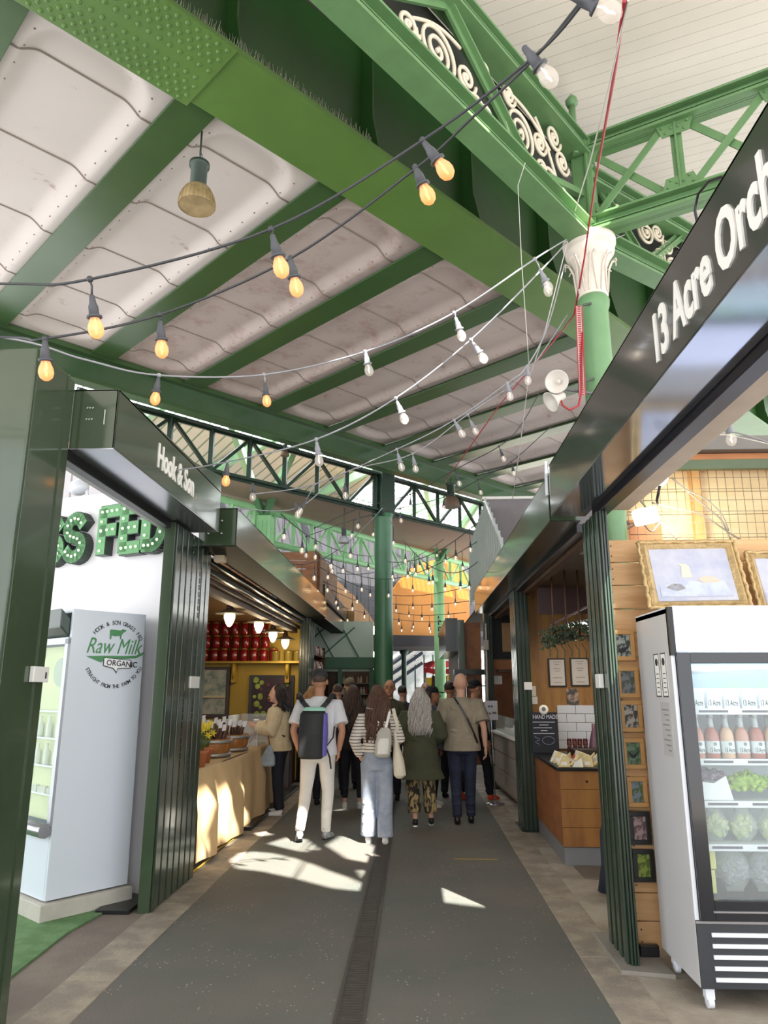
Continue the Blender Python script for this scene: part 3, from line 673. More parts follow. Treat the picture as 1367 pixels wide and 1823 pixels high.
def letter(ch, a_, z_):
    def P(q, o): return wl(a_ + q[0]*LW, z_ + 0.10*LH + q[1]*LH*0.80, o)
    side = MB(); face = MB(); hw = 0.125*LH
    for st in strokes[ch]:
        for i in range(len(st)-1):
            for mb_, o0, dp, h2 in ((side, 0.0, 0.085, hw*1.12), (face, 0.085, 0.006, hw)):
                p, q = P(st[i], o0), P(st[i+1], o0); d = (q-p); L = d.length; d.normalize(); s_ = d.cross(WN).normalized()
                e = h2*0.6
                mb_.prism([p - d*e - s_*h2, q + d*e - s_*h2, q + d*e + s_*h2, p - d*e + s_*h2], WN*dp)
    lt = obj('letter', side, lk, t); obj('letter_face', face, lg, lt)
    proto = None
    for st in strokes[ch]:
        L = sum((Vector(st[i+1])-Vector(st[i])).length for i in range(len(st)-1)); n = max(2, int(L/0.21))
        for k in range(n+1):
            dd = L*k/n; i = 0
            while i < len(st)-2 and dd > (Vector(st[i+1])-Vector(st[i])).length: dd -= (Vector(st[i+1])-Vector(st[i])).length; i += 1
            v_ = Vector(st[i]).lerp(Vector(st[i+1]), min(1, dd/(Vector(st[i+1])-Vector(st[i])).length))
            c = P(v_, 0.10)
            if proto is None:
                proto = obj('bulb', MB().ball((0,0,0), 0.0125, 8, 6), bl, lt, loc=None); proto.location = c - world_offset(lt)
                proto.data.transform(Matrix.Translation(world_offset(lt)))
            else:
                o = proto.copy(); C.objects.link(o); o.parent = lt; o.location = c - world_offset(lt)
for ch, k in (('F',0),('E',1),('D',2)): letter(ch, aF + k*pitch, z0_)
aS = wpt(127, 1000)[0]; zS = wpt(140, 1002)[1]
letter('S', aS, zS)
letter('S', aS - pitch*1.08, zS); letter('A', aS - pitch*2.16, zS)
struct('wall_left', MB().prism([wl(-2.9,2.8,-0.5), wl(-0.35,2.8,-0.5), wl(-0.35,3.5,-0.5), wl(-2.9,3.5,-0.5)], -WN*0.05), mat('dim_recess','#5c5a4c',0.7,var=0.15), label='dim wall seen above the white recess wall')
# tall white milk fridge
A_ = Vector((-2.63, 5.53, 0)); B_ = Vector((-2.23, 6.03, 0)); fd = (B_-A_); FWD = fd.length; fd.normalize()
fn = Vector((-fd.y, fd.x, 0));  # away to the left, along the glass front
def fr(a, o, z_): return A_ + fd*a + fn*o + Z*z_
t = thing('milk_fridge', 'tall white raw milk fridge with green logo, its glass door facing left', 'fridge', A_ + fd*0.3 + fn*0.35 + Z*0.13)
fw_ = mat('fridge_white_left', '#dbe3ee', 0.22, var=0.015, scale=1, coat=0.2)
H_ = 2.20; WDT = 0.75
b = MB(); b.prism([fr(0,0,0.13), fr(FWD,0,0.13), fr(FWD-0.02,0,H_-0.02), fr(0.0,0,H_)], fn*0.03); obj('side_panel', b, fw_, t, 0.004)
b = MB(); b.prism([fr(FWD-0.03,0.03,0.13), fr(FWD-0.03,WDT,0.13), fr(FWD-0.03,WDT,H_), fr(FWD-0.03,0.03,H_)], fd*0.03); b.prism([fr(0,WDT-0.03,0.13), fr(FWD,WDT-0.03,0.13), fr(FWD,WDT-0.03,H_), fr(0,WDT-0.03,H_)], fn*0.03)
b.prism([fr(0,0.03,H_-0.03), fr(FWD-.03,0.03,H_-0.03), fr(FWD-.03,WDT,H_-0.03), fr(0,WDT,H_-0.03)], Z*0.03); b.prism([fr(0,0.03,0.13), fr(FWD-.03,0.03,0.13), fr(FWD-.03,WDT,0.13), fr(0,WDT,0.13)], Z*0.48)
obj('cabinet', b, fw_, t)
b = MB(); b.prism([fr(0,0.03,1.98), fr(0,WDT,1.98), fr(-0.08,WDT,2.06), fr(-0.08,0.03,2.06)], Z*0.14); obj('header', b, mat('fridge_header_dark','#3c4a44',0.25), t, 0.01)
b = MB(); b.prism([fr(-0.02,0.0,0.62), fr(-0.02,0.05,0.62), fr(-0.02,0.05,1.97), fr(-0.02,0.0,1.97)], fd*0.02); b.prism([fr(-0.02,0.0,1.93), fr(-0.02,WDT,1.93), fr(-0.02,WDT,1.98), fr(-0.02,0.0,1.98)], fd*0.02)
obj('door_frame', b, mat('fridge_door_frame', '#a9aeb4', 0.3, 0.4), t)
obj('door_glass', MB().prism([fr(-0.005,0.05,0.62), fr(-0.005,WDT,0.62), fr(-0.005,WDT,1.93), fr(-0.005,0.05,1.93)], fd*0.004), glassy('fridge_glass', (0.93,0.98,0.97), 0.88), t)
b = MB(); b.tube([fr(-0.05,0.0,0.60), fr(-0.05,WDT,0.60)], 0.05, 12); obj('bumper_rail', b, STEEL, t)
yel = mat('cream_yellow_card', '#e3dfa6', 0.6, var=0.08, scale=9)
b = MB().prism([fr(0.06,0.08,0.64), fr(0.06,WDT,0.64), fr(0.06,WDT,1.92), fr(0.06,0.08,1.92)], fd*0.01); obj('door_card', b, yel, t)
b = MB().lathe([(0.0,0),(0.11,0),(0.11,0.004)], fr(0.05,0.22,1.72), 24, ax=-fd); obj('round_badge', b, mat('grey_badge','#b8b9a6',0.5), t)
for z_ in (0.82, 1.02, 1.22, 1.42): obj('shelf', MB().prism([fr(0.015,0.06,z_), fr(0.015,WDT,z_), fr(0.055,WDT,z_), fr(0.055,0.06,z_)], Z*0.012), STEEL, t)
random.seed(4)
for r_, z_ in enumerate((0.832, 1.032, 1.232)):
    for i in range(4):
        c = fr(0.035, 0.13+0.15*i, z_)
        m_ = solo('milk_bottle' if r_ != 0 else 'cheese_packet', MB().lathe([(0.02,0),(0.022,0.01),(0.022,0.09),(0.010,0.125),(0.010,0.14),(0.013,0.145),(0.013,0.155)], c, 12) if r_ else MB().box(c.x-0.03,c.x+0.03,c.y-0.03,c.y+0.03,c.z,c.z+0.045),
            mat('milk_white','#eceadf',0.35), '%s %s from the right, %s shelf from the bottom in the milk fridge' % (ORD[i], 'white milk bottle' if r_ else 'wrapped cheese packet', ORD[r_]), 'bottle' if r_ else 'packet', 'goods on the milk fridge shelves')
# logo on the side
RG = mat('logo_green', '#4f8f5c', 0.5, var=0.02)
F1 = onP(205, 1165, A_, fn); cx, cz = (F1-A_).dot(fd), F1.z
LS = 0.40*FWD
Lc = fr(cx, -0.003, cz)
arc_text('logo_ring_text', 'HOOK & SON GRASS FED', 0.046, INK, Lc, fd, Z, LS*0.92, 138, 32, t, True, 0.01)
arc_text('logo_ring_text', 'STRAIGHT FROM THE FARM TO YOU', 0.042, INK, Lc, fd, Z, LS*0.92, 208, 335, t, False, 0.01)
text('logo_script', 'Raw Milk', 0.175, RG, Lc - fd*LS*0.98 + Z*0.005, fd, parent=t, bold=0.0, xs=0.72, extrude=0.001, shear=0.35)
def F2(pts, d_=0.002): return MB().prism([Lc + fd*p[0]*LS + Z*p[1]*LS - fn*0.001 for p in pts], -fn*d_)
cow = [(-0.28,0.62),(-0.24,0.66),(0.12,0.64),(0.2,0.70),(0.34,0.66),(0.30,0.60),(0.22,0.56),(0.17,0.46),(0.16,0.32),(0.12,0.32),(0.12,0.44),(-0.08,0.42),(-0.2,0.44),(-0.22,0.30),(-0.25,0.30),(-0.27,0.46),(-0.27,0.56)]
obj('logo_cow', F2([(a_*0.9, c_*0.85+0.20) for a_, c_ in cow]), RG, t)
obj('logo_swash', F2([(-0.95,-0.08),(-0.3,-0.05),(0.3,-0.04),(0.7,-0.02),(1.0,0.12),(0.92,0.0),(0.7,-0.10),(0.3,-0.13),(-0.35,-0.16),(-0.45,-0.26)]), RG, t)
obj('logo_ribbon', F2([(-0.38,-0.10),(0.55,-0.16),(0.55,-0.42),(0.12,-0.44),(0.08,-0.58),(-0.04,-0.44),(-0.38,-0.36)], 0.003), INK, t)
obj('logo_ribbon_fill', F2([(-0.36,-0.12),(0.53,-0.18),(0.53,-0.40),(0.10,-0.42),(0.07,-0.53),(-0.03,-0.42),(-0.36,-0.34)], 0.005), mat('logo_white','#f0f2f4',0.4,var=0.01), t)
text('logo_word', 'ORGANIC', 0.062, INK, Lc - fd*LS*0.29 - Z*LS*0.335 - fn*0.007, fd*1.0 - Z*0.05, parent=t, bold=0.01, xs=0.95, extrude=0.001)
pl = MB(); e = 0.05
pl.prism([A_ - fd*e - fn*e, B_ + fd*0.02 - fn*e, B_ + fd*0.02 + fn*0.8, A_ - fd*e + fn*0.8], Z*0.12)
solo('fridge_plinth', pl, mat('plinth_grey', '#bdb9ae', 0.7, var=0.08, scale=8), 'low pale grey plinth under the tall milk fridge', 'plinth', bevel=0.006)
solo('door_threshold', MB().box(-2.34, -2.09, 5.72, 6.3, 0, 0.03), BLACK, 'dark metal floor plate beside the folded green shutter gate', 'plate', bevel=0.003)
# white light fitting + struts above the wall
t = thing('wall_lamp', 'white lamp housing seen above the milk fridge wall', 'lamp', wl(-0.9, 3.05))
LP_ = onP(140, 868, W0 - WN*0.5, WN)
obj('housing', MB().ball(LP_, (0.11, 0.08, 0.09)), WHITE, t); obj('bracket', MB().beam(LP_ + Vector((0.12,0,-0.15)), LP_ + Vector((0.02,0,0.25)), 0.03, 0.03), WHITE, t)
# ---------------------------------------------------------------- folded gate (post 2)
def gate(label, x0, x1, y0, y1, z1, face, slots=True, small_label=True, n=9, grp=None):
    """stack of folded shutter leaves, ribbed towards the walkway"""
    t = thing('folding_gate', label, 'gate', ((x0+x1)/2, (y0+y1)/2, 0))
    b = MB(); b.box(x0, x1, y0, y1, 0.0, z1); obj('leaf_stack', b, STALL_B, t)
    xf = x1 if face > 0 else x0
    for i in range(n):
        ya = y0 + (y1-y0)*i/n; w_ = (y1-y0)/n
        b = MB(); b.box(min(xf, xf+face*0.02), max(xf, xf+face*0.02), ya+0.006, ya+w_*0.84, 0.01, z1-0.01)
        obj('rib', b, STALL_R, t, 0.005)
    obj('end_plate', MB().box(x0-0.004, x1+0.004 , y0-0.012, y0-0.001, 0.0, z1), STALL, t, 0.002)
    if slots:
        for yy in (0.42, 0.66):
            b = MB(); z_ = 0.72
            while z_ < z1 - 0.1:
                if not (1.55 < z_ < 1.62 or 2.12 < z_ < 2.18):
                    c = y0 + (y1-y0)*yy; b.box(xf+face*0.0195, xf+face*0.0215, c-0.016, c+0.016, z_, z_+0.05)
                z_ += 0.062
            obj('slots', b, BLACK, t)
    if small_label: obj('label_box', MB().box(xf+face*0.02-0.006, xf+face*0.02+0.012, y0+(y1-y0)*0.55, y0+(y1-y0)*0.8, 1.60, 1.70), stick, t, 0.003)
    return t
gate('dark green folded shutter gate with slotted leaves between the milk fridge and the chutney stall', -2.035, -1.955, 5.76, 6.80, 2.93, 1, n=7)
# ================================================================ SECOND LEFT STALL: chutneys
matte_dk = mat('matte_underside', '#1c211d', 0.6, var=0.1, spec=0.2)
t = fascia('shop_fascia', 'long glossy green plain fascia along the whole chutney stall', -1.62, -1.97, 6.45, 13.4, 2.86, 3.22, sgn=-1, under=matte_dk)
b = MB()
for x_ in (-1.88, -1.76):
    for z_ in (2.98, 3.10): b.lathe([(0.0,0),(0.012,0),(0.010,0.008),(0,0.009)], (x_, 6.448, z_), 10, ax=(0,-1,0))
obj('bolt', b, STEEL, t)
solo('sensor_box', MB().box(-1.93, -1.83, 6.85, 6.95, 2.79, 2.855), mat('beige_plastic','#d8c7a8',0.5), 'small beige sensor box under the fascia over the chutney stall', 'box', bevel=0.006)
t = thing('roller_shutter', 'rolled shutter tracks under the long fascia of the chutney stall', 'shutter', (-2.1, 10, 2.6))
for i, (a, z_) in enumerate(((-2.02, 2.80), (-2.10, 2.74), (-2.18, 2.69))): obj('rail', MB().box(a-0.03, a+0.03, 6.9, 13.9, z_, z_+0.05), STALL_B if i != 2 else DKWOOD, t, 0.006)
obj('head_board', MB().box(-2.34, -2.22, 6.9, 13.9, 2.62, 2.72), mat('dusty_wood', '#8a7663', 0.6, var=0.15), t, 0.006)
struct('ceiling', MB().box(-5.4, -2.1, 7.9, 14.3, 2.86, 2.92), mat('stall_ceiling', '#7a5a34', 0.7, var=0.1), label='brown ceiling of the chutney stall')
yw = mat('mustard_wall', '#ab8c30', 0.6, var=0.06, scale=1.5)
struct('wall_back', MB().box(-5.4, -2.05, 14.2, 14.3, 0, 2.88), yw, label='mustard yellow end wall of the chutney stall')
struct('wall_left', MB().box(-5.45, -5.35, 8.0, 14.2, 0, 2.9), yw, label='mustard side wall deep in the chutney stall')
t = thing('wall_shelf', 'mustard wooden shelf full of red jars on the yellow wall', 'shelf', (-3.2, 14.1, 2.05))
obj('board', MB().box(-5.0, -2.14, 13.92, 14.2, 2.06, 2.10), yw, t, 0.004)
for x_ in (-4.5, -3.45, -2.42): 
    b = MB(); b.box(x_-0.04, x_+0.04, 14.02, 14.2, 1.70, 2.06); b.tube([(x_, 14.0, 2.04), (x_, 13.99, 1.95), (x_, 14.06, 1.74)], 0.035, 8); obj('corbel', b, yw, t)
redj = mat('red_jar', '#7a1216', 0.22, var=0.25, scale=14, coat=0.4); lidm = mat('jar_lid', '#8c5a30', 0.35, 0.4)
proto = thing('preserve_jar', '', 'jar', (0,0,0))
obj('glass', MB().lathe([(0.072,0),(0.082,0.012),(0.082,0.19),(0.070,0.215)], (0,0,0), 18), redj, proto)
obj('lid', MB().lathe([(0.076,0.212),(0.078,0.222),(0.078,0.245),(0.07,0.25)], (0,0,0), 18), lidm, proto)
first = True
rown = ['bottom', 'second', 'third', 'top']
for r_ in range(4):
    n = (9, 8, 8, 6)[r_]
    for i in range(n):
        o = proto if first else copy_tree(proto); first = False
        o.location = (-4.22 + 0.19*i + 0.03*(r_ % 2), 14.05, 2.10 + 0.25*r_)
        if r_ == 3 : o.scale = (1,1,1)
        tag(o, '%s red preserve jar from the left in the %s row stacked on the yellow shelf' % (ORD[i], rown[r_]), 'jar', 'red preserve jars stacked on the shelf')
tinm = mat('brass_tin', '#8c7a3c', 0.35, 0.5)
for i, x_ in enumerate((-2.66, -2.40, -2.22)):
    solo('round_tin', MB().lathe([(0.085,0),(0.09,0.01),(0.09,0.16),(0.094,0.165),(0.094,0.185),(0.08,0.19)], (x_, 14.04, 2.10), 18), tinm, ORD[i] + ' brassy round tin right of the red jars on the yellow shelf', 'tin', 'brassy tins on the shelf')
t = thing('framed_print', 'dark framed pale print with a small ledge on the yellow wall', 'picture', (-3.85, 14.15, 1.1))
obj('frame', MB().box(-4.3, -3.54, 14.13, 14.2, 1.05, 2.0), mat('brown_frame','#3a2418',0.4), t, 0.006)
obj('print', MB().box(-4.25, -3.61, 14.12, 14.135, 1.12, 1.94), mat('pale_print','#b9b8a8',0.6, col2='#7d8c80', scale=5, dist=(0.45,0.6)), t)
obj('ledge', MB().box(-4.25, -3.6, 14.05, 14.13, 1.42, 1.46), mat('ledge_cream','#c9bb96',0.6), t)
t = thing('fruit_poster', 'black framed poster of green apples and dark plums on the yellow wall', 'poster', (-2.75, 14.15, 1.05))
obj('frame', MB().box(-3.16, -2.30, 14.14, 14.2, 1.0, 1.84), BLACK, t, 0.005)
b = MB().box(-3.11, -2.35, 14.13, 14.142, 1.04, 1.80); obj('backing', b, mat('poster_dark','#241d22',0.6,col2='#3d2230',scale=9), t)
random.seed(11)
ga = mat('printed_apple','#9fb04e',0.6,col2='#7c8f3a',scale=10); pu = mat('printed_plum','#5b2c3e',0.6)
b = MB(); b2 = MB()
for i in range(26):
    q = (random.uniform(-3.06,-2.4), random.uniform(1.08,1.76)); r_ = random.uniform(0.035,0.062)
    (b if i % 3 else b2).lathe([(0,0.001),(r_,0.001),(r_*0.8,0.003),(0,0.004)], (q[0], 14.13, q[1]), 14, ax=(0,-1,0), cap=False)
obj('apples', b, ga, t); obj('plums', b2, pu, t)
# table with cloth
clothm = mat('beige_tablecloth', '#cfb083', 0.75, var=0.05, scale=5, bump=0.1, bscale=200)
TX, TY0, TY1, TH = -2.05, 7.0, 11.35, 0.84
def cloth_f(i, j):
    # across: 0..0.45 top, then down the front
    y_ = TY0 + (TY1-TY0)*i
    if j < 0.4: return Vector((-3.0 + (TX+3.0)*(j/0.4), y_, TH + 0.002))
    k = (j-0.4)/0.6; fold = 0.030*math.sin(y_*5.3 + 0.7*math.sin(y_*1.7)) + 0.018*math.sin(y_*11.0+k*1.4)
    return Vector((TX + 0.01 + (0.05 + fold)*min(1, k*2.2) + 0.03*k, y_, TH - (TH-0.05)*k + 0.01*math.sin(y_*2)))
t = thing('trestle_table', 'long table of the chutney stall hidden under its beige cloth', 'table', (-2.5, 9.2, 0))
obj('tabletop', MB().box(-3.0, TX, TY0, TY1, TH-0.03, TH-0.002), DKWOOD, t)
for x_ in (-2.9, -2.2):
    for y_ in (7.3, 11.1): obj('leg', MB().box(x_-0.03, x_+0.03, y_-0.03, y_+0.03, 0, TH-0.03), DKWOOD, t)
b = MB(); b.grid(cloth_f, 220, 40)
def end_f(i, j):
    x_ = -3.0 + (TX + 0.02 + 3.0)*i; k = j
    return Vector((x_, TY0 - 0.012 - (0.03*math.sin(x_*14) + 0.02)*min(1, k*2), TH - (TH-0.05)*k))
b.grid(end_f, 50, 16)
solo('tablecloth', b, clothm, 'beige cloth draped over the long chutney stall table down to the kerb', 'tablecloth')
b = MB(); pts = [(-1.99 + 0.02*math.sin(i*1.3), 6.9 + i*0.25, 0.014) for i in range(20)]; b.tube(pts, 0.012, 6)
solo('yellow_cable', b, mat('cable_yellow','#b89a3e',0.5), 'yellowish cable lying along the foot of the beige tablecloth', 'cable')
solo('table_skid', MB().box(-2.06, -1.90, 8.9, 12.6, 0.0, 0.045), BLACK, 'black threshold bar on the ground by the far end of the beige tablecloth', 'bar', bevel=0.004)
# goods on the table
wood_tub = mat('tub_wood', '#b9783c', 0.5, col2='#8e5a2c', scale=3, stretch=(5,5,0.6)); galv = mat('galvanised', '#a9a7a4', 0.4, 0.6)
pouch = mat('brown_pouch', '#4a2e24', 0.4, col2='#6d4634', scale=12); tagm = mat('price_tag', '#e6e2e0', 0.6)
random.seed(21)
cy = [(-2.32, 8.55), (-2.30, 9.35), (-2.62, 8.9)]
for i, (x_, y_) in enumerate(cy):
    t = thing('wooden_tub', '%s half barrel tub with metal hoops on the beige tablecloth, counted from the near end' % ORD[i], 'tub', (x_, y_, TH+0.004), 'half barrel tubs on the chutney table')
    obj('staves', MB().lathe([(0.19,0),(0.22,0.10),(0.23,0.2),(0.21,0.2),(0.20,0.12),(0.0,0.11)], (x_,y_,TH+0.004), 24), wood_tub, t)
    for z_ in (0.01, 0.155): obj('hoop', MB().lathe([(0.20+z_*0.18,z_),(0.225+z_*0.1,z_),(0.228+z_*0.1,z_+0.035),(0.2+z_*0.18,z_+0.035)], (x_,y_,TH+0.004), 24), galv, t)
    for k in range(9):
        a = 2*PI*k/9 + i; r_ = 0.12 if k % 2 else 0.06; c = Vector((x_+r_*math.cos(a), y_+r_*math.sin(a), TH+0.12)); ln = Vector((math.cos(a)*0.35, math.sin(a)*0.35, 1)).normalized(); hh = random.uniform(0.22,0.34)
        s_ = thing('chutney_pouch', '%s dark pouch with white tag in the %s wooden tub from the near end' % (ORD[k], ORD[i]), 'pouch', c, 'tagged dark pouches standing in the tubs')
        b = MB(); b.tube([c, c+ln*hh*0.35, c+ln*hh*0.7, c+ln*hh*0.85, c+ln*hh], [0.03,0.045,0.04,0.012,0.022], 10, fl=0.6); obj('body', b, pouch, s_)
        q = c+ln*hh*0.9; b = MB(); b.obox(q + Vector((0.02,-0.035,0.0)), (0.022,0,0.004), (0,0.002,0.0), (0.004,0,0.035)); obj('tag', b, tagm, s_)
t = thing('acrylic_box', 'clear acrylic display box with dried sausages beside the wooden tubs', 'display box', (-2.3, 10.4, TH+0.004))
ac = glassy('acrylic', (0.93,0.95,0.96), 0.80, 0.05)
x0, x1, y0, y1, z0, z1 = -2.5, -2.1, 10.0, 10.8, TH+0.004, TH+0.40
for nm_, bx in (('front_pane',(x0,x1,y0,y0+0.006,z0,z1-.08)),('side_pane',(x1-0.006,x1,y0,y1,z0,z1-.08)),('back_pane',(x0,x1,y1-0.006,y1,z0,z1)),('side_pane',(x0,x0+0.006,y0,y1,z0,z1)),('base',(x0,x1,y0,y1,z0,z0+0.006))): obj(nm_, MB().box(*bx), ac, t)
b = MB()
for p, q in (((x1,y0,z0),(x1,y0,z1-.08)),((x0,y0,z1-.08),(x1,y0,z1-.08)),((x1,y0,z1-.08),(x1,y1,z1-.08)),((x0,y0,z0),(x0,y0,z1-.08))): b.beam(p, q, 0.012, 0.012)
obj('edge', b, mat('acrylic_edge','#cfd2d4',0.2), t)
for k in range(8):
    c = Vector((x0+0.08+0.04*(k%3)*2, y0+0.1+0.085*k, z0+0.03+0.03*(k%2)))
    solo('dried_sausage', MB().tube([c, c+Vector((0.05,0.02,0.08)), c+Vector((0.13,0.03,0.09))], [0.012,0.024,0.012], 8), mat('sausage','#6b3d2a',0.5,col2='#8d6450',scale=30), ORD[k]+' dried sausage from the near end of the clear display box', 'sausage', 'dried sausages in the display box')
for i, (x_, y_) in enumerate(((-2.14, 7.45), (-2.20, 7.85))):
    t = thing('daffodil_pot', ['terracotta pot of yellow daffodils at the near corner of the chutney table','second pot of yellow daffodils, just behind the corner pot on the chutney table'][i], 'plant', (x_, y_, TH+0.004))
    obj('pot', MB().lathe([(0.06,0),(0.085,0.13),(0.095,0.13),(0.095,0.16),(0.08,0.16),(0.07,0.12),(0,0.12)], (x_,y_,TH+0.004), 20), mat('terracotta','#b0673f',0.7,var=0.1), t)
    b = MB()
    for k in range(16):
        a = 2*PI*k/16; b.tube([(x_+0.03*math.cos(a), y_+0.03*math.sin(a), TH+0.12), (x_+0.07*math.cos(a), y_+0.07*math.sin(a), TH+0.28), (x_+0.12*math.cos(a), y_+0.12*math.sin(a), TH+0.34+0.03*(k%3))], [0.006,0.006,0.002], 5, fl=0.4)
    obj('leaves', b, mat('daffodil_leaf','#5c7a3a',0.6), t)
    for k in range(6):
        a = 2*PI*k/6+0.4; c = Vector((x_+0.08*math.cos(a), y_+0.08*math.sin(a), TH+0.30+0.05*(k%3)))
        fb = MB()
        for q in range(6):
            an = 2*PI*q/6; e1 = Vector((math.cos(an),0,math.sin(an))); p = c + e1*0.045
            fb.prism([c + e1*0.008 + Vector((-e1.z,0,e1.x))*0.012, p, c + e1*0.008 - Vector((-e1.z,0,e1.x))*0.012], (0,0.003,0))
        fb.lathe([(0.010,0),(0.018,0.028),(0.014,0.028),(0.0,0.01)], c, 10, ax=(0.4,-1,0.1)); obj('flower', fb, mat('daffodil_yellow','#f2d838',0.5,var=0.05,emit=0.0), t)
    b = MB()
# boxes on the floor line behind the table (dark crates)
for i in range(3): solo('dark_crate', MB().box(-2.55, -2.12, 11.6+i*0.62, 12.15+i*0.62, 0.0, 0.72), mat('crate_brown','#3a241c',0.6,col2='#522f22',scale=5), ORD[i]+' dark brown crate after the end of the chutney table', 'crate', 'dark crates past the chutney table', bevel=0.01)
# pendants
glowm = mat('pendant_glow', '#fff2d8', 0.4, emit=4.0, ecol='#ffe2b0'); enam = mat('pendant_enamel', '#8c8578', 0.4, 0.3)
proto = thing('pendant_lamp', '', 'lamp', (0,0,0))
obj('shade', MB().lathe([(0.19,0),(0.185,0.008),(0.10,0.045),(0.05,0.07),(0.045,0.07),(0.05,0.055),(0.185,0.0)], (0,0,0), 28), enam, proto)
obj('holder', MB().lathe([(0.05,0.06),(0.05,0.10),(0.035,0.12),(0.035,0.2),(0.012,0.21),(0.012,0.34)], (0,0,0), 16), mat('pendant_brown','#4a3428',0.4), proto)
obj('globe', MB().lathe([(0.055,0.02),(0.074,-0.02),(0.072,-0.06),(0.045,-0.13),(0.02,-0.165),(0.0,-0.17)], (0,0,0), 20, cap=False), glowm, proto)
li = bpy.data.lights.new('pendant_light', 'POINT'); li.energy = 7; li.color = (1.0,0.80,0.52); li.shadow_soft_size = 0.08
lo = bpy.data.objects.new('pendant_light', li); C.objects.link(lo); lo.parent = proto; lo.location = (0,0,-0.26)
protos4 = [proto] + [copy_tree(proto) for _ in range(3)]
for i, (px, py, y_) in enumerate(((409,1093,9.6), (461,1108,11.3), (486,1126,12.5), (508,1139,13.6))):
    o = protos4[i]; p = onX(px, py, -2.42); p = onY(px, py, y_); o.location = p
    tag(o, ORD[i] + ' glowing pendant lamp with flat metal shade from the near end of the chutney stall', 'lamp', 'pendant lamps over the chutney stall')
    # posts and third left stall
def ribpost(label, x, y, w_, d_, z1, lab=True, grp=None, face=1):
    t = thing('stall_post', label, 'post', (x, y+d_/2, 0))
    obj('core', MB().box(x-w_/2, x+w_/2, y, y+d_, 0, z1), STALL_B, t)
    for k in range(3):
        a = x-w_/2 + w_*(k+0.15)/3; obj('rib', MB().box(a, a+w_*0.2, y-0.015, y, 0.02, z1), STALL_R, t, 0.003)
    for k in range(4):
        a = y + d_*(k+0.1)/4; xx = x + face*w_/2; obj('rib', MB().box(min(xx,xx+face*0.015), max(xx,xx+face*0.015), a, a+d_*0.15, 0.02, z1), STALL_R, t, 0.003)
    obj('base_plate', MB().box(x-w_/2-0.04, x+w_/2+0.04, y-0.04, y+d_+0.04, 0, 0.02), STALL_B, t)
    if lab: obj('label_box', MB().box(x-w_*0.1, x+w_/2+0.004, y-0.025, y-0.002, 1.58, 1.67), stick, t, 0.003)
    return t
ribpost('narrow dark green stall post at the far end of the chutney stall', -2.02, 13.4, 0.16, 0.8, 2.86, False)
t = fascia('shop_fascia', 'short green fascia further up the left side, after the long one', -1.66, -1.97, 13.5, 18.3, 2.86, 3.5, sgn=-1, under=matte_dk)
solo('fascia_end_box', MB().box(-1.98, -1.5, 18.31, 18.7, 2.9, 3.5), mat('tan_box','#9a7448',0.6,var=0.1), 'tan wooden box end hung past the last left fascia', 'box', bevel=0.01)
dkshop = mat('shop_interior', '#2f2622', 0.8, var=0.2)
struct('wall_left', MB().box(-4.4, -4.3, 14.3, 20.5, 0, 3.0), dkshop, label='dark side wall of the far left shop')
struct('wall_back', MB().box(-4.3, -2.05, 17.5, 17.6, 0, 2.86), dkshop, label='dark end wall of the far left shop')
ribpost('dark green stall post beside the far left shop shelves', -2.02, 17.8, 0.16, 0.3, 2.86, False)
t = thing('shop_shelf', 'tall shelf unit of small red and pale jars in the far left shop', 'shelf', (-2.3, 15.6, 0))
for z_ in (1.3, 1.62, 1.94, 2.26): obj('board', MB().box(-2.6, -2.05, 14.5, 16.9, z_, z_+0.03), mat('shelf_red_wood','#6d3a2a',0.5), t)
for y_ in (14.5, 16.87): obj('upright', MB().box(-2.6, -2.05, y_, y_+0.03, 0, 2.5), mat('shelf_red_wood','#6d3a2a',0.5), t)
obj('cupboard', MB().box(-2.6, -2.07, 14.53, 16.87, 0, 1.3), DKWOOD, t)
sm = [mat('small_jar_red','#a04030',0.3), mat('small_jar_pale','#c9b79a',0.3), mat('small_jar_white','#d8d4cc',0.3)]
protos = [MB().lathe([(0.05,0),(0.055,0.01),(0.055,0.13),(0.03,0.16),(0.03,0.2)], (0,0,0), 10).mesh('jar') for _ in range(3)]
for me_, m_ in zip(protos, sm): me_.materials.append(m_)
for r_, z_ in enumerate((1.33, 1.65, 1.97, 2.29)):
    for i in range(9):
        o = bpy.data.objects.new('small_jar', protos[(i*5+r_*2) % 3]); C.objects.link(o); o.location = (-2.13, 14.75+0.25*i, z_)
        tag(o, '%s small jar from the near end on the %s shelf of the far left shop' % (ORD[i], ['lowest','second','third','highest'][r_]), 'jar', 'small jars in the far left shop')
# brown crate-like timber box on top of the left stalls
t = thing('timber_hoarding', 'brown plank hoarding standing on the roof of the left stalls', 'hoarding', (-2.1, 13, 3.3))
pb = mat('brown_plank','#8a5c36',0.6,col2='#744a2a',scale=3,stretch=(1,1,7))
for k in range(5): obj('plank', MB().box(-3.6, -1.72, 13.0, 13.03, 3.24+0.16*k, 3.385+0.16*k), pb, t, 0.003)
obj('batten', MB().box(-1.95, -1.75, 12.96, 13.0, 3.24, 4.03), pb, t); obj('side', MB().box(-1.75, -1.70, 13.03, 16.0, 3.24, 4.0), pb, t)
struct('ceiling', MB().box(-5.4, -1.62, 13.4, 20.5, 3.16, 3.22), dkshop, label='dark roof of the far left stalls')
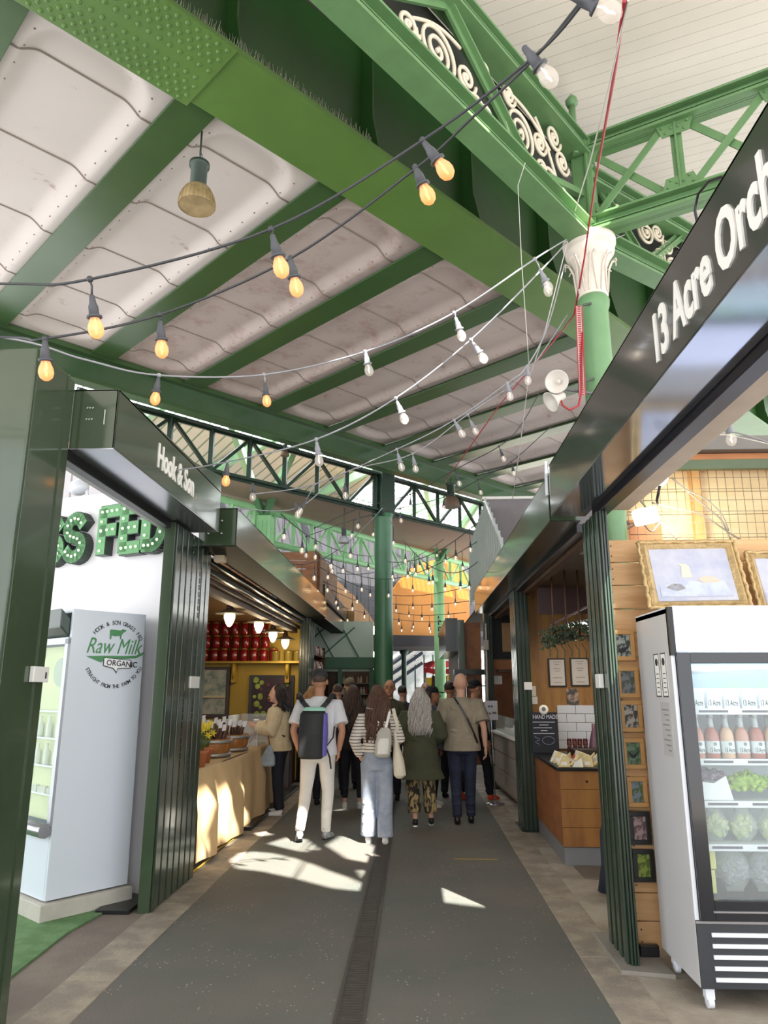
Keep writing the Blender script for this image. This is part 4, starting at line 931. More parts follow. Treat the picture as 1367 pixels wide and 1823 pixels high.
# ================================================================ RIGHT SIDE: 13 Acre Orchard
mirror = mat('polished_underside', '#aab0bd', 0.10, metal=0.9, var=0.06, scale=2)
slate = mat('slate_fascia', '#3d403c', 0.14, var=0.1, scale=2, coat=0.5)
_s = STALL; STALL = slate
t = fascia('shop_fascia', 'large slate fascia with big white letters crossing the right edge of the picture', 1.0, 1.25, -0.8, 5.17, 2.81, 3.19, under=mirror)
text('lettering', '13 Acre Orchard', 0.285, LETTER, (0.997, 2.79, 2.888), (0,-1,0), parent=t, bold=0.026, xs=0.645)
STALL = _s
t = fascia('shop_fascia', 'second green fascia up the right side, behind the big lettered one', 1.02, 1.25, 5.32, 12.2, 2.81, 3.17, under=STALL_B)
obj('end_cap', MB().box(0.985, 1.0, 5.20, 5.25, 2.98, 3.24), WHITE, t, 0.003, 'white end strip')
t = thing('shutter_track', 'black shutter channel and pale strip running along behind the right fascias', 'track', (1.3, 5, 2.8))
obj('channel', MB().box(1.255, 1.34, -0.8, 5.0, 2.76, 2.83), mat('navy_black', '#10131f', 0.3), t, 0.003)
obj('channel', MB().box(1.255, 1.34, 5.5, 12.2, 2.76, 2.83), mat('navy_black', '#10131f', 0.3), t, 0.003)
obj('strip', MB().box(1.345, 1.50, -0.8, 4.95, 2.80, 2.84), mat('beige_strip', '#c6b6a4', 0.5, var=0.08), t, 0.003)
obj('strip', MB().box(1.345, 1.43, 5.5, 12.2, 2.72, 2.78), DKWOOD, t, 0.003)
ribpost('ribbed dark green stall post at the left end of the pine plank wall', 1.275, 4.80, 0.055, 0.46, 2.76, False, face=-1)
solo('label_box', MB().box(1.20, 1.232, 4.90, 5.0, 1.60, 1.69), stick, 'small white number label on the ribbed post by the orchard stall', 'label', bevel=0.003)
t = ribpost('dark stall post between the cheese counter and the next right stall', 1.325, 9.0, 0.15, 0.48, 2.78, True, face=-1)
b = MB().prism([(1.17,4.72,0),(1.46,4.66,0),(1.46,5.4,0),(1.17,5.4,0)], Z*0.025)
solo('post_base_slab', b, mat('slab_grey','#8b867e',0.7,var=0.1), 'thin grey slab on the ground under the ribbed post and plank wall', 'slab', bevel=0.004)
# pine plank wall
t = thing('pine_plank_wall', 'wall of stacked horizontal pine pallet boards behind the glass fridge', 'plank wall', (2.3, 5.05, 0.03))
random.seed(5)
hts = 16; z_ = 0.03
for k in range(hts):
    h = 2.58/hts; xo = random.choice((1.315,1.33,1.34,1.325)); yo = random.uniform(0,0.012)
    me_b = MB().box(xo, 3.6, 5.03+yo, 5.055+yo, z_+0.003, z_+h-0.003)
    obj('board', me_b, PINE, t, 0.004)
    b = MB()
    for dz in (0.045, 0.115): b.lathe([(0,0),(0.006,0),(0.005,0.003)], (xo+0.05, 5.03+yo, z_+dz), 8, ax=(0,-1,0))
    obj('nail', b, mat('nail_dark','#5d4634',0.5), t)
    z_ += h
obj('edge_batten', MB().box(1.303, 1.316, 5.0, 5.12, 0.03, 2.74), BLACK, t)
obj('stud', MB().box(1.36, 1.42, 5.07, 5.12, 0.03, 2.6), PINE, t)
# framed pictures down the plank wall
lw = mat('light_frame', '#cf9f62', 0.5, var=0.1, scale=4); bw = mat('black_frame', '#26282a', 0.4)
pics = [((1088,1122),(1132,1176),lw,'photo of a dark bird','#a9b3ae','#3c4648'), ((1096,1187),(1140,1242),lw,'grey garden view','#7d8288','#4f5a50'),
        ((1102,1247),(1146,1303),lw,'photo of a pale bench','#b9b4ac','#4b4740'), ((1106,1314),(1150,1369),lw,'bird on green grass','#6f8f6c','#44604a'),
        ((1115,1383),(1155,1437),lw,'blue and green foliage','#7f8fa0','#566b3c'), ((1118,1445),(1161,1504),bw,'pink toned blossom','#b59a9c','#6b5558'), ((1125,1512),(1168,1571),bw,'lime green leaves','#93a84c','#5a6c30')]
for i, (a, c, fm, what, c1, c2) in enumerate(pics):
    p, q = onY(a[0], a[1], 5.0), onY(c[0], c[1], 5.0); x0, x1, z1, z0 = p.x, q.x, p.z, q.z
    t = thing('small_picture', '%s framed %s, %s of seven down the pine wall' % ('black' if fm is bw else 'pale wood', what, ORD[i]), 'picture', ((x0+x1)/2, 5.01, z0))
    b = MB(); f_ = 0.028
    for bx in ((x0,x1,z0,z0+f_),(x0,x1,z1-f_,z1),(x0,x0+f_,z0+f_,z1-f_),(x1-f_,x1,z0+f_,z1-f_)): b.box(bx[0],bx[1],4.995,5.022,bx[2],bx[3])
    obj('frame', b, fm, t, 0.003)
    obj('photo', MB().box(x0+f_*0.8, x1-f_*0.8, 5.008, 5.02, z0+f_*0.8, z1-f_*0.8), mat('photo_%d' % i, c1, 0.4, col2=c2, scale=22, dist=(0.48,0.55)), t)
    if i == 0: 
        xm, zm = (x0+x1)/2, (z0+z1)/2
        obj('bird_shape', MB().prism([(xm-.035,5.006,zm-.04),(xm-.02,5.006,zm-.055),(xm+.01,5.006,zm-.045),(xm+.035,5.006,zm-.005),(xm+.02,5.006,zm-.01),(xm-.005,5.006,zm-.015),(xm-.03,5.006,zm-.025)], (0,0.001,0)), INK, t)
    if i == 3:
        xm, zm = (x0+x1)/2, (z0+z1)/2
        obj('bird_shape', MB().prism([(xm-.04,5.006,zm+.02),(xm,5.006,zm-.01),(xm+.04,5.006,zm+.02),(xm+.01,5.006,zm-.03),(xm-.012,5.006,zm-.03)], (0,0.001,0)), INK, t)
# large gilt framed paintings leaning on the wall above the fridge
gilt = mat('gilt_frame', '#c3a878', 0.4, 0.25, var=0.18, scale=14, bump=0.6, bscale=40)
paint_m = mat('painting_pale', '#aab0c6', 0.5, col2='#c6c7d2', scale=6, dist=(0.35,0.7))
def painting(label, P, Q, R_, S__, partial=False):   # corners tl, tr, br, bl at their own depth
    c = [P, Q, R_, S__]; n = (Q-P).cross(S__-P).normalized()
    if n.y > 0: n = -n
    cen = (P+Q+R_+S__)/4
    t = thing('gilt_painting', label, 'painting', (P+Q+R_+S__)/4 - Z*0.2)
    b = MB(); inn = [p.lerp(cen, 0.20) for p in c]; mid = [p.lerp(cen, 0.10) + n*0.03 for p in c]
    b2 = MB()
    for i in range(4):
        j = (i+1) % 4
        b.add([c[i], c[j], mid[j], mid[i]], [(0,1,2,3)]); b.add([mid[i], mid[j], inn[j], inn[i]], [(0,1,2,3)]); b.add([c[i], c[j], c[j]-n*0.02, c[i]-n*0.02], [(0,1,2,3)])
        # carved wavy outer edge
        pts = [c[i].lerp(c[j], k/24) + (c[i]-cen).normalized()*0.0 + (c[i].lerp(c[j], k/24)-cen).normalized()*(0.005*math.sin(k*1.6)) + n*0.012 for k in range(25)]
        b2.tube(pts, 0.013, 6)
    b.add([p - n*0.02 for p in c], [(0,1,2,3)])
    obj('frame', b, gilt, t); obj('carving', b2, gilt, t)
    b = MB(); b.add([p + n*0.002 for p in inn], [(0,1,2,3)]); obj('canvas', b, paint_m, t)
    e1 = (Q-P).normalized(); e2 = (P-S__).normalized(); W_ = (Q-P).length; H_ = (P-S__).length
    def D(pts): return MB().prism([cen + e1*a*W_ + e2*c_*H_ + n*0.004 for a, c_ in pts], n*0.001)
    obj('painted_cloth', D([(-0.36,-0.18),(-0.1,-0.08),(0.1,-0.14),(0.30,-0.10),(0.36,-0.34),(-0.36,-0.34)]), mat('painted_blue_white','#c2cad8',0.5,col2='#b0b6d0',scale=10), t)
    obj('painted_jug', D([(-0.12,-0.05),(-0.10,0.12),(-0.13,0.16),(-0.05,0.16),(-0.02,0.12),(-0.01,-0.05)]), mat('painted_cream','#dcd8c0',0.5), t)
    obj('painted_fruit', D([(-0.30,-0.20),(-0.22,-0.14),(-0.14,-0.15),(-0.10,-0.22),(-0.20,-0.26)]), mat('painted_yellow','#ddd09c',0.5), t)
    obj('painted_fruit', D([(0.04,-0.08),(0.12,-0.03),(0.22,-0.05),(0.27,-0.12),(0.10,-0.14)]), mat('painted_peach','#d9bfae',0.5), t)
    return t
painting('gilt framed pale still life painting leaning above the glass fridge', onY(1134,968,4.93), onY(1304,965,4.93), onY(1337,1080,4.78), onY(1157,1083,4.78))
painting('second gilt framed painting, cut off by the right edge of the picture', onY(1325,985,4.95), onY(1490,985,4.95), onY(1500,1085,4.85), onY(1352,1085,4.85))
# back wall above: timber frame, mesh, cables, white lamps
pale = mat('pale_board', '#e3cfa6', 0.6, col2='#d3b988', scale=1.6, dist=(0.3,0.7), stretch=(1,1,6)); red_t = mat('reddish_timber', '#b9794a', 0.6, var=0.12, scale=3, stretch=(1,1,6))
t = thing('timber_partition', 'pale timber boarded partition with posts above the plank wall', 'partition', (3.4, 6.7, 2.3))
for k in range(6): obj('board', MB().box(1.95, 5.4, 6.70, 6.73, 2.3+0.22*k, 2.3+0.22*k+0.214), pale, t)
for x_ in (2.60, 3.9): obj('stud', MB().box(x_, x_+0.09, 6.62, 6.70, 2.3, 3.66), lw, t, 0.004)
obj('top_rail', MB().box(1.95, 5.4, 6.60, 6.72, 3.60, 3.74), red_t, t, 0.004)
obj('brick_panel', MB().box(1.98, 2.3, 6.66, 6.699, 2.9, 3.12), red_t, t)
obj('felt_edge', MB().box(1.9, 5.5, 6.5, 6.9, 3.745, 3.88), greyp, t, 0.006)
t = thing('wire_mesh', 'square wire mesh panel with a green rail in front of the timber partition', 'mesh', (3.3, 6.45, 2.5))
b = MB(); x_ = 1.95
while x_ < 5.0: b.tube([(x_,6.48,2.4),(x_,6.48,3.58)], 0.003, 4); x_ += 0.075
z_ = 2.42
while z_ < 3.6: b.tube([(1.95,6.485,z_),(5.0,6.485,z_)], 0.003, 4); z_ += 0.105
obj('wires', b, mat('mesh_wire','#8d826e',0.4,0.3), t); obj('rail', MB().box(1.9, 5.1, 6.40, 6.46, 3.53, 3.62), mat('rail_green','#4c5a40',0.4), t, 0.004)
t = thing('flood_lamp', 'white flood lamp glowing on the end of the timber partition', 'lamp', (2.05, 6.2, 2.98))
b = MB(); b.obox((2.03, 6.25, 3.06), (0.10,0,0.02), (0,0.05,0), (-0.015,0,0.07)); obj('housing', b, mat('lamp_white','#f2f5f8',0.4,emit=1.2), t, 0.02)
li = bpy.data.lights.new('flood_light', 'AREA'); li.size = 0.25; li.energy = 9; li.color = (1.0,0.95,0.85)
lo = bpy.data.objects.new('flood_light', li); C.objects.link(lo); lo.parent = t; lo.location = Vector((2.2,6.15,3.1)) - t.location; lo.rotation_euler = (PI*0.35, 0, -1.0)
obj('arm', MB().tube([(1.9,6.3,3.0),(1.86,6.35,3.05),(1.87,6.35,2.7)], 0.014, 6), GREYP, t)
t = thing('tilted_panel_lamp', 'tilted white panel lamp above the flood lamp', 'lamp', (2.15, 6.2, 3.3))
b = MB(); b.obox((2.22, 6.2, 3.44), (0.04,0,0.12), (0,0.10,0), (-0.012,0,0.004)); obj('panel', b, mat('lamp_white2','#e6eaf0',0.4,emit=0.5), t, 0.006); obj('bracket', MB().tube([(2.16,6.2,3.32),(2.14,6.25,3.2),(2.2,6.4,3.2)], 0.012, 6), BLACK, t)
random.seed(9)
cabm = mat('tangled_cable_grey','#7c7468',0.5)
cabs = [([(1195,850),(1235,885),(1260,905),(1285,925),(1300,960)],'curving from the tilted lamp'), ([(1160,895),(1200,905),(1250,915),(1300,950),(1320,962)],'drooping below the tilted lamp'), ([(1130,880),(1160,915),(1190,945),(1205,960)],'slanting from the flood lamp'), ([(1100,920),(1108,945),(1130,935),(1135,920),(1160,950),(1175,930)],'looped under the flood lamp'), ([(1215,870),(1240,880),(1262,892),(1285,915),(1297,945)],'arched near the timber stud')]
for i, (pp, lb) in enumerate(cabs):
    ctrl = [onY(a, c, 6.38 - 0.02*i) for a, c in pp]
    sm_ = []
    for k in range(len(ctrl)-1):
        for q in range(6): sm_.append(ctrl[k].lerp(ctrl[k+1], q/6))
    sm_.append(ctrl[-1])
    for _ in range(3): sm_ = [sm_[0]] + [(sm_[k-1]+sm_[k]*2+sm_[k+1])/4 for k in range(1, len(sm_)-1)] + [sm_[-1]]
    solo('loose_cable', MB().tube(sm_, 0.008, 6), cabm, 'thin grey cable %s in front of the wire mesh' % lb, 'cable')
# ---------------------------------------------------------------- glass door fridge
FX0, FX1, FY0, FY1 = 1.455, 2.60, 4.26, 4.86
t = thing('glass_fridge', 'tall white drinks fridge with a glass door, filled with bottles and bagged salads', 'fridge', (2.0, 4.55, 0))
grs = mat('fridge_side_grey', '#c9c8c9', 0.35, var=0.015, scale=1)
b = MB(); b.box(FX0, FX0+0.03, FY0, FY1, 0.10, 2.05); obj('side_panel', b, grs, t, 0.004)
b = MB(); b.box(FX0+0.03, FX1, FY1-0.03, FY1, 0.12, 2.05); b.box(FX1-0.03, FX1, FY0, FY1, 0.1, 2.05); b.box(FX0, FX1, FY0+0.02, FY1, 2.02, 2.055); obj('cabinet', b, WHITE, t)
obj('front_edge', MB().box(FX0, FX0+0.022, FY0-0.008, FY0, 0.42, 1.80), WHITE, t, 0.002)
obj('header_lightbox', MB().box(FX0+0.028, FX1, FY0-0.02, FY0+0.03, 1.80, 2.06), mat('lightbox_white','#dfe6ff',0.25,emit=0.22,ecol='#dfe6ff',var=0.01), t, 0.004)
obj('header_edge', MB().box(FX0, FX0+0.028, FY0-0.02, FY0+0.02, 1.78, 2.055), BLACK, t)
dkg = mat('fridge_black_frame', '#1b1e26', 0.2, coat=0.4)
b = MB(); b.box(FX0+0.024, FX0+0.10, FY0-0.03, FY0+0.01, 0.42, 1.795); b.box(FX0+0.10, FX1, FY0-0.03, FY0+0.01, 1.735, 1.795); b.box(FX0+0.10, FX1, FY0-0.03, FY0+0.01, 0.42, 0.52); b.box(2.53, FX1, FY0-0.03, FY0+0.01, 0.52, 1.735)
obj('door_frame', b, dkg, t, 0.003)
obj('door_trim', MB().box(FX0+0.09, FX1, FY0-0.036, FY0-0.03, 0.462, 0.470), STEEL, t)
obj('door_glass', MB().box(FX0+0.10, 2.53, FY0-0.012, FY0-0.006, 0.52, 1.735), glassy('fridge_glass_right', (0.95,0.98,0.98), 0.90), t)
gp = mat('grille_charcoal', '#33363b', 0.45)
b = MB().box(FX0+0.002, FX1, FY0-0.01, FY0+0.01, 0.10, 0.42); obj('grille_panel', b, gp, t, 0.003)
for k in range(5): obj('grille_slat', MB().box(FX0+0.075, FX1-0.03, FY0-0.02, FY0-0.009, 0.135+0.052*k, 0.155+0.052*k), WHITE, t, 0.002)
obj('grille_top', MB().box(FX0, FX1, FY0-0.014, FY0-0.009, 0.405, 0.418), STEEL, t)
obj('floor_pan', MB().box(FX0+0.03, FX1-0.03, FY0+0.02, FY1-0.03, 0.10, 0.50), dkg, t)
for x_ in (FX0+0.03, FX1-0.08):
    for y_ in (FY0+0.03, FY1-0.09): obj('caster', MB().box(x_-0.004, x_+0.042, y_-0.022, y_+0.026, 0.045, 0.10).lathe([(0.0,0),(0.034,0),(0.034,0.03),(0,0.03)], (x_+0.004, y_, 0.034), 16, ax=(1,0,0)), WHITE, t, 0.003)
inw = mat('fridge_liner', '#cfd8dd', 0.4, emit=0.03, ecol='#e8f2ff', var=0.01)  # liner carries a faint glow of its own besides the tubes
obj('liner', MB().box(FX0+0.03, FX1-0.03, FY1-0.06, FY1-0.035, 0.5, 2.0), inw, t)
tube_m = mat('fridge_tube', '#ffffff', 0.4, emit=3.0, ecol='#eaf4ff')
obj('light_tube', MB().box(FX0+0.12, FX1-0.05, FY0+0.05, FY0+0.075, 1.775, 1.79), tube_m, t)
obj('light_tube', MB().box(2.50, 2.52, FY0+0.04, FY0+0.06, 0.55, 1.74), tube_m, t)
li = bpy.data.lights.new('fridge_light', 'AREA'); li.shape = 'RECTANGLE'; li.size = 0.9; li.size_y = 0.04; li.energy = 5; li.color = (0.92,0.96,1.0)
lo = bpy.data.objects.new('fridge_light', li); C.objects.link(lo); lo.parent = t; lo.location = Vector((2.02, FY0+0.10, 1.76)) - t.location
shz = [1.485, 1.215, 0.995, 0.775, 0.52]
for z_ in shz[:-1]:
    s_ = obj('shelf', MB().box(FX0+0.04, FX1-0.04, FY0+0.06, FY1-0.07, z_-0.012, z_), mat('shelf_white','#dfe5ea',0.35), t, 0.002)
    b = MB(); b.box(FX0+0.05, 2.5, FY0+0.045, FY0+0.058, z_-0.03, z_+0.004); obj('price_rail', b, WHITE, s_)
    b = MB()
    for k in range(4): b.box(1.60+0.24*k, 1.76+0.24*k, FY0+0.041, FY0+0.046, z_-0.018, z_-0.006)
    obj('rail_slot', b, mat('rail_slot','#4a4a5c',0.4), s_)
# rounded advert curve behind the glass, top
b = MB(); pts = [Vector((1.58+0.9*i/14, FY0+0.07, 1.69+0.02*math.sin(i/14*PI))) for i in range(15)]; b.tube(pts, 0.012, 6); obj('header_curve', b, WHITE, t)
obj('header_inner', MB().box(1.56, 2.5, FY0+0.09, FY0+0.10, 1.60, 1.73), mat('advert_blue_green','#9fb6cc',0.4,col2='#9cc0a4',scale=3,emit=0.15), t)
# notices on the side panel
for i, yc in enumerate((4.50, 4.38)):
    q = MB(); q.box(FX0-0.004, FX0-0.0005, yc-0.045, yc+0.045, 1.55, 1.80)
    nt_ = obj('notice', q, LETTER, t, label='black-edged opening hours notice')
    b = MB()
    for bx in ((yc-.045,yc+.045,1.55,1.556),(yc-.045,yc+.045,1.794,1.80),(yc-.045,yc-.041,1.55,1.80),(yc+.041,yc+.045,1.55,1.80)): b.box(FX0-0.006, FX0-0.004, *bx)
    b.lathe([(0,0),(0.022,0),(0.022,0.002)], (FX0-0.004, yc, 1.75), 16, ax=(-1,0,0))
    for k in range(5): b.box(FX0-0.006, FX0-0.004, yc-0.018, yc+0.018, 1.575+0.026*k, 1.580+0.026*k)
    obj('print', b, INK, nt_)
q = MB(); q.box(FX0-0.004, FX0-0.0005, 4.34, 4.50, 1.22, 1.52); nt_ = obj('poster_sheet', q, mat('sheet_grey','#bdbbb9',0.4), t, label='clear plastic sheet with printed list')
b = MB()
for k in range(9): b.box(FX0-0.006, FX0-0.004, 4.365, 4.365+0.05+0.03*(k%3), 1.25+0.028*k, 1.258+0.028*k)
obj('print', b, mat('mid_ink','#8b8a8c',0.5), nt_)
# bottles and packs
lab = mat('bottle_label', '#dfe9ee', 0.45, var=0.02)
drink = [mat('drink_blush','#c98d7c',0.12,coat=0.4,var=0.1), mat('drink_rose','#b4685c',0.12,coat=0.4,var=0.1), mat('drink_orange','#ee8a2c',0.12,coat=0.4,var=0.1), mat('drink_pale','#e0b89a',0.12,coat=0.4,var=0.1)]
neckm = glassy('bottle_neck_glass', (0.78,0.84,0.88), 0.35, 0.05)
txt = text_mesh('13 Acre', 0.01, 0.85, 0.002); txt.materials.append(INK); badge_me = MB().lathe([(0,0),(0.010,0),(0.010,0.001)], (0,0,0), 14, ax=(0,-1,0)).mesh('badge'); badge_me.materials.append(mat('badge_grey','#7e868e',0.5))
def bottle(x_, y_, z_, dm_, label_, tw):
    t2 = thing('juice_bottle', label_, 'bottle', (x_, y_, z_), 'orchard juice bottles in the glass fridge')
    obj('body', MB().lathe([(0.030,0),(0.036,0.006),(0.036,0.125),(0.028,0.150),(0.016,0.168)], (x_,y_,z_), 18), dm_, t2)
    obj('neck', MB().lathe([(0.016,0.168),(0.013,0.19),(0.012,0.222)], (x_,y_,z_), 14), neckm, t2)
    obj('cap', MB().lathe([(0.015,0.222),(0.015,0.242),(0.0,0.243)], (x_,y_,z_), 14), mat('bottle_cap','#c9ccd0',0.3,0.5), t2)
    l_ = obj('paper_label', MB().lathe([(0.0368,0.03),(0.0368,0.095)], (x_,y_,z_), 18, cap=False), lab, t2)
    o = bpy.data.objects.new('label_text', txt); C.objects.link(o); o.parent = t2
    M = frame(Vector((-0.034, -0.0385, 0.036)), (1,0,0), (0,0,1)); o.matrix_local = M @ Matrix.Scale(0.036, 4); o.scale.x = 0.021; 
    o2 = bpy.data.objects.new('label_badge', badge_me); C.objects.link(o2); o2.parent = t2; o2.location = (0, -0.0378, 0.080)
random.seed(3)
for i in range(11):
    dm_ = drink[2] if i in (6, 7) else (drink[0], drink[1], drink[3])[i % 3]
    nmz = {0:'blush',1:'rose',2:'orange',3:'pale'}[drink.index(dm_)]
    bottle(1.60+0.083*i, FY0+0.11, shz[1], dm_, '%s bottle of %s fruit drink from the left, front row, second fridge shelf' % (ORD[i], nmz), 0)
for i in range(11): bottle(1.635+0.083*i, FY0+0.22, shz[1], (drink[1], drink[0])[i % 2], '%s bottle from the left in the back row of the second fridge shelf' % ORD[i], 0)
cart = mat('carton_white', '#e9edf2', 0.4, var=0.02)
for i in range(9):
    x_ = 1.57+0.098*i
    t2 = thing('drink_carton', '%s white lettered carton from the left on the top fridge shelf' % ORD[i], 'carton', (x_+0.042, FY0+0.13, shz[0]), 'white cartons on the top fridge shelf')
    obj('body', MB().box(x_, x_+0.084, FY0+0.09, FY0+0.17, shz[0], shz[0]+0.10+0.006*(i%2)), cart if i % 3 else lab, t2, 0.004)
    o = bpy.data.objects.new('label_text', txt); C.objects.link(o); o.parent = t2; o.matrix_local = frame(Vector((-0.040, -0.0425, 0.018)), (1,0,0), (0,0,1)) @ Matrix.Scale(0.046, 4); o.scale.x = 0.026
leaf = mat('lettuce_green', '#86ad3c', 0.5, col2='#a9c95a', scale=30); purp = mat('purple_sprouts', '#5f5068', 0.5, col2='#8d7f96', scale=40)
def leafy(name, label_, c, r, m, n=70, sz=0.022):
    b = MB(); random.seed(int(c[0]*1000))
    for k in range(n):
        a = random.uniform(0, 2*PI); rr = random.uniform(0, 1)**0.5; p = Vector((c[0]+r[0]*rr*math.cos(a), c[1]+r[1]*rr*math.sin(a), c[2]+r[2]*random.uniform(0.1,1)*(1-rr*0.5)))
        b.ball(p, (sz*random.uniform(.6,1), sz*random.uniform(.6,1), sz*0.35), 7, 4, Euler((random.uniform(-1.3,1.3), random.uniform(-1.3,1.3), 0)).to_matrix())
    b.ball((c[0], c[1], c[2]+r[2]*0.35), (r[0]*0.9, r[1]*0.9, r[2]*0.35), 12, 8)
    return solo(name, b, m, label_, 'greens')
leafy('salad_punnet', 'bunch of dark purple sprouts on the third fridge shelf', (1.66, FY0+0.16, shz[2]+0.10), (0.085,0.07,0.075), purp)
solo('paper_bag', MB().prism([(1.58,FY0+0.09,shz[2]+0.002),(1.76,FY0+0.09,shz[2]+0.002),(1.73,FY0+0.09,shz[2]+0.13),(1.66,FY0+0.09,shz[2]+0.09),(1.58,FY0+0.09,shz[2]+0.10)], (0,0.02,0)), cart, 'white bag in front of the purple sprouts, third fridge shelf', 'bag')
leafy('lettuce', 'bright green leafy lettuce in the middle of the third fridge shelf', (1.87, FY0+0.14, shz[2]+0.05), (0.12,0.07,0.12), leaf, 110)
leafy('lettuce', 'darker green herbs at the right of the third fridge shelf', (2.12, FY0+0.17, shz[2]+0.02), (0.10,0.07,0.11), mat('herb_green','#5c7450',0.5,col2='#88a070',scale=30), 80)
clear = glassy('salad_bag_film', (0.92,0.96,0.94), 0.78, 0.15)
def bag(label_, x_, y_, z_, w_, h_, inner, n=8, seed=0):
    random.seed(seed+int(x_*100)); t2 = thing('salad_bag', label_, 'bag', (x_, y_, z_))
    b = MB()
    for k in range(34):
        a = random.uniform(0, 2*PI); q = random.uniform(0,1)**.5; sz = random.uniform(.018,.032)
        b.ball((x_+w_*0.36*q*math.cos(a), y_+random.uniform(-.02,.03), z_+0.02+h_*0.36+h_*0.30*q*math.sin(a)), (sz, sz*.7, sz*.4), 7, 5, Euler((random.uniform(-1.5,1.5), random.uniform(-1.5,1.5), 0)).to_matrix())
    obj('contents', b, inner, t2)
    b = MB()
    def f(i, j):
        a = i*2*PI; k = math.sin(min(1, j*1.05)*PI)**0.5 if j < 0.9 else 0.45
        wz = z_ + h_*j
        return Vector((x_ + w_*0.5*math.cos(a)*max(0.5,k) + 0.004*math.sin(a*9+j*20), y_ + 0.055*math.sin(a)*max(0.15, k) + 0.004*math.cos(a*7+j*14), wz))
    b.grid(f, 24, 12); obj('film', b, clear, t2)
    return t2
pal = mat('pale_salad', '#b9c98a', 0.5, col2='#d8dcae', scale=40, bump=0.8, bscale=60); silv = mat('silvery_leaf', '#a9a3ba', 0.35, col2='#77738a', scale=30, bump=1.0, bscale=50)
for i in range(5): bag('%s bag of pale green salad from the left on the fourth fridge shelf' % ORD[i], 1.66+0.155*i, FY0+0.14, shz[3]+0.002, 0.15, 0.17, pal, seed=2)
for i in range(5): bag('%s crinkled bag of silvery purple leaves from the left at the fridge bottom' % ORD[i], 1.74+0.17*i, FY0+0.15, shz[4]+0.002, 0.18, 0.23, silv, seed=5)
ypk = mat('yellow_pack', '#d9d98a', 0.45, var=0.05)
solo('yellow_packet', MB().box(1.565, 1.62, FY0+0.09, FY0+0.13, shz[4]+0.002, shz[4]+0.12), ypk, 'tall pale yellow packet at the bottom left of the glass fridge', 'packet', bevel=0.006)
solo('yellow_packet', MB().box(1.565, 1.63, FY0+0.09, FY0+0.14, shz[4]+0.123, shz[4]+0.22), ypk, 'pale yellow packet stacked on another at the fridge bottom left', 'packet', bevel=0.006)
solo('metal_box', MB().box(1.345, 1.46, 4.93, 4.975, 0.026, 0.09), BLACK, 'small black metal box on the ground between plank wall and fridge', 'box', bevel=0.006)
b = MB(); pts = [onP(1140,430,(1.1,0,0),Vector((1,0,0)))]
hp = [Vector((1.12, onX(1243,405,1.12).y, 3.19))] + [onX(a, c, 1.12) for a, c in ((1243,405),(1237,375),(1243,345),(1262,323),(1285,315),(1305,320),(1308,335),(1290,370),(1275,385))]; hp.append(Vector((1.12, hp[-1].y, 3.19)))
solo('loop_cable', MB().tube(hp, 0.006, 6), BLACK, 'black cable looping over the top of the big lettered slate fascia', 'cable')
# ---------------------------------------------------------------- cheese counter stall
t = thing('cheese_counter', 'orange plywood counter of the cheese stall standing on a grey plinth', 'counter', (1.9, 8.3, 0))
gk = mat('grey_kick', '#77787a', 0.6, var=0.05)
cpt = [(1.37,7.35),(2.9,7.35),(2.9,9.1),(1.40,9.1)]
def off(p, d): return p
b = MB().prism([(a+(0.0 if a > 2 else 0.01), c+0.01, 0.0) for a, c in cpt], Z*0.16); obj('plinth', b, gk, t, 0.004)
for k in range(4):
    obj('front_board', MB().box(1.37, 2.9, 7.34, 7.36, 0.165+0.168*k, 0.330+0.168*k), PLY, t, 0.003)
obj('side_panel', MB().prism([(1.37,7.362,0.165),(1.40,9.1,0.165),(1.42,9.1,0.165),(1.39,7.362,0.165)], Z*0.665), mat('ply_side','#85502f',0.45,col2='#9a6238',scale=2.5,stretch=(4,1,4)), t)
obj('body', MB().prism([(1.40,7.37,0.17),(2.88,7.37,0.17),(2.88,9.08,0.17),(1.43,9.08,0.17)], Z*0.65), DKWOOD, t)
obj('worktop', MB().prism([(1.34,7.32,0.835),(2.92,7.32,0.835),(2.92,9.15,0.835),(1.38,9.15,0.835)], Z*0.03), BLACK, t, 0.003)
obj('knob', MB().lathe([(0.012,0),(0.01,0.01),(0,0.012)], (1.62,7.34,0.74), 10, ax=(0,-1,0)), BLACK, t)
solo('wood_base_board', MB().prism([(1.45,6.9,0.001),(2.1,6.6,0.001),(2.3,7.3,0.001),(1.45,7.3,0.001)], Z*0.012), mat('dull_mat','#6d6258',0.8), 'dull brown mat on the floor in front of the cheese counter', 'mat')
solo('navy_sack', MB().loft([((1.60,6.5,0.0),0.13,0.12),((1.62,6.5,0.2),0.11,0.11),((1.60,6.48,0.45),0.09,0.09),((1.66,6.5,0.7),0.05,0.06),((1.68,6.5,0.9),0.03,0.03)], 16), mat('navy_cloth','#1f2838',0.8,var=0.2), 'dark navy cloth hanging beside the ribbed post at the counter', 'cloth')
side_w = struct('wall_right', MB().box(1.40, 4.4, 9.5, 9.56, 0, 2.86), mat('honey_plywood','#a87a3c',0.5,col2='#8e6230',scale=1.6,stretch=(5,5,0.8)), label='honey coloured plywood end wall of the cheese stall')
struct('wall_right', MB().box(4.3, 4.4, 5.1, 9.5, 0, 2.86), DKWOOD, label='dark back wall of the cheese stall')
struct('ceiling', MB().box(1.44, 4.4, 7.0, 9.5, 2.86, 2.9), mat('grey_stall_roof','#6d645e',0.7), label='grey roof of the cheese stall')
obj_t = thing('wall_tiles', 'white brick shaped tiles on the plywood wall behind the cheese counter', 'tiles', (2.05, 9.48, 0.85))
k = 0
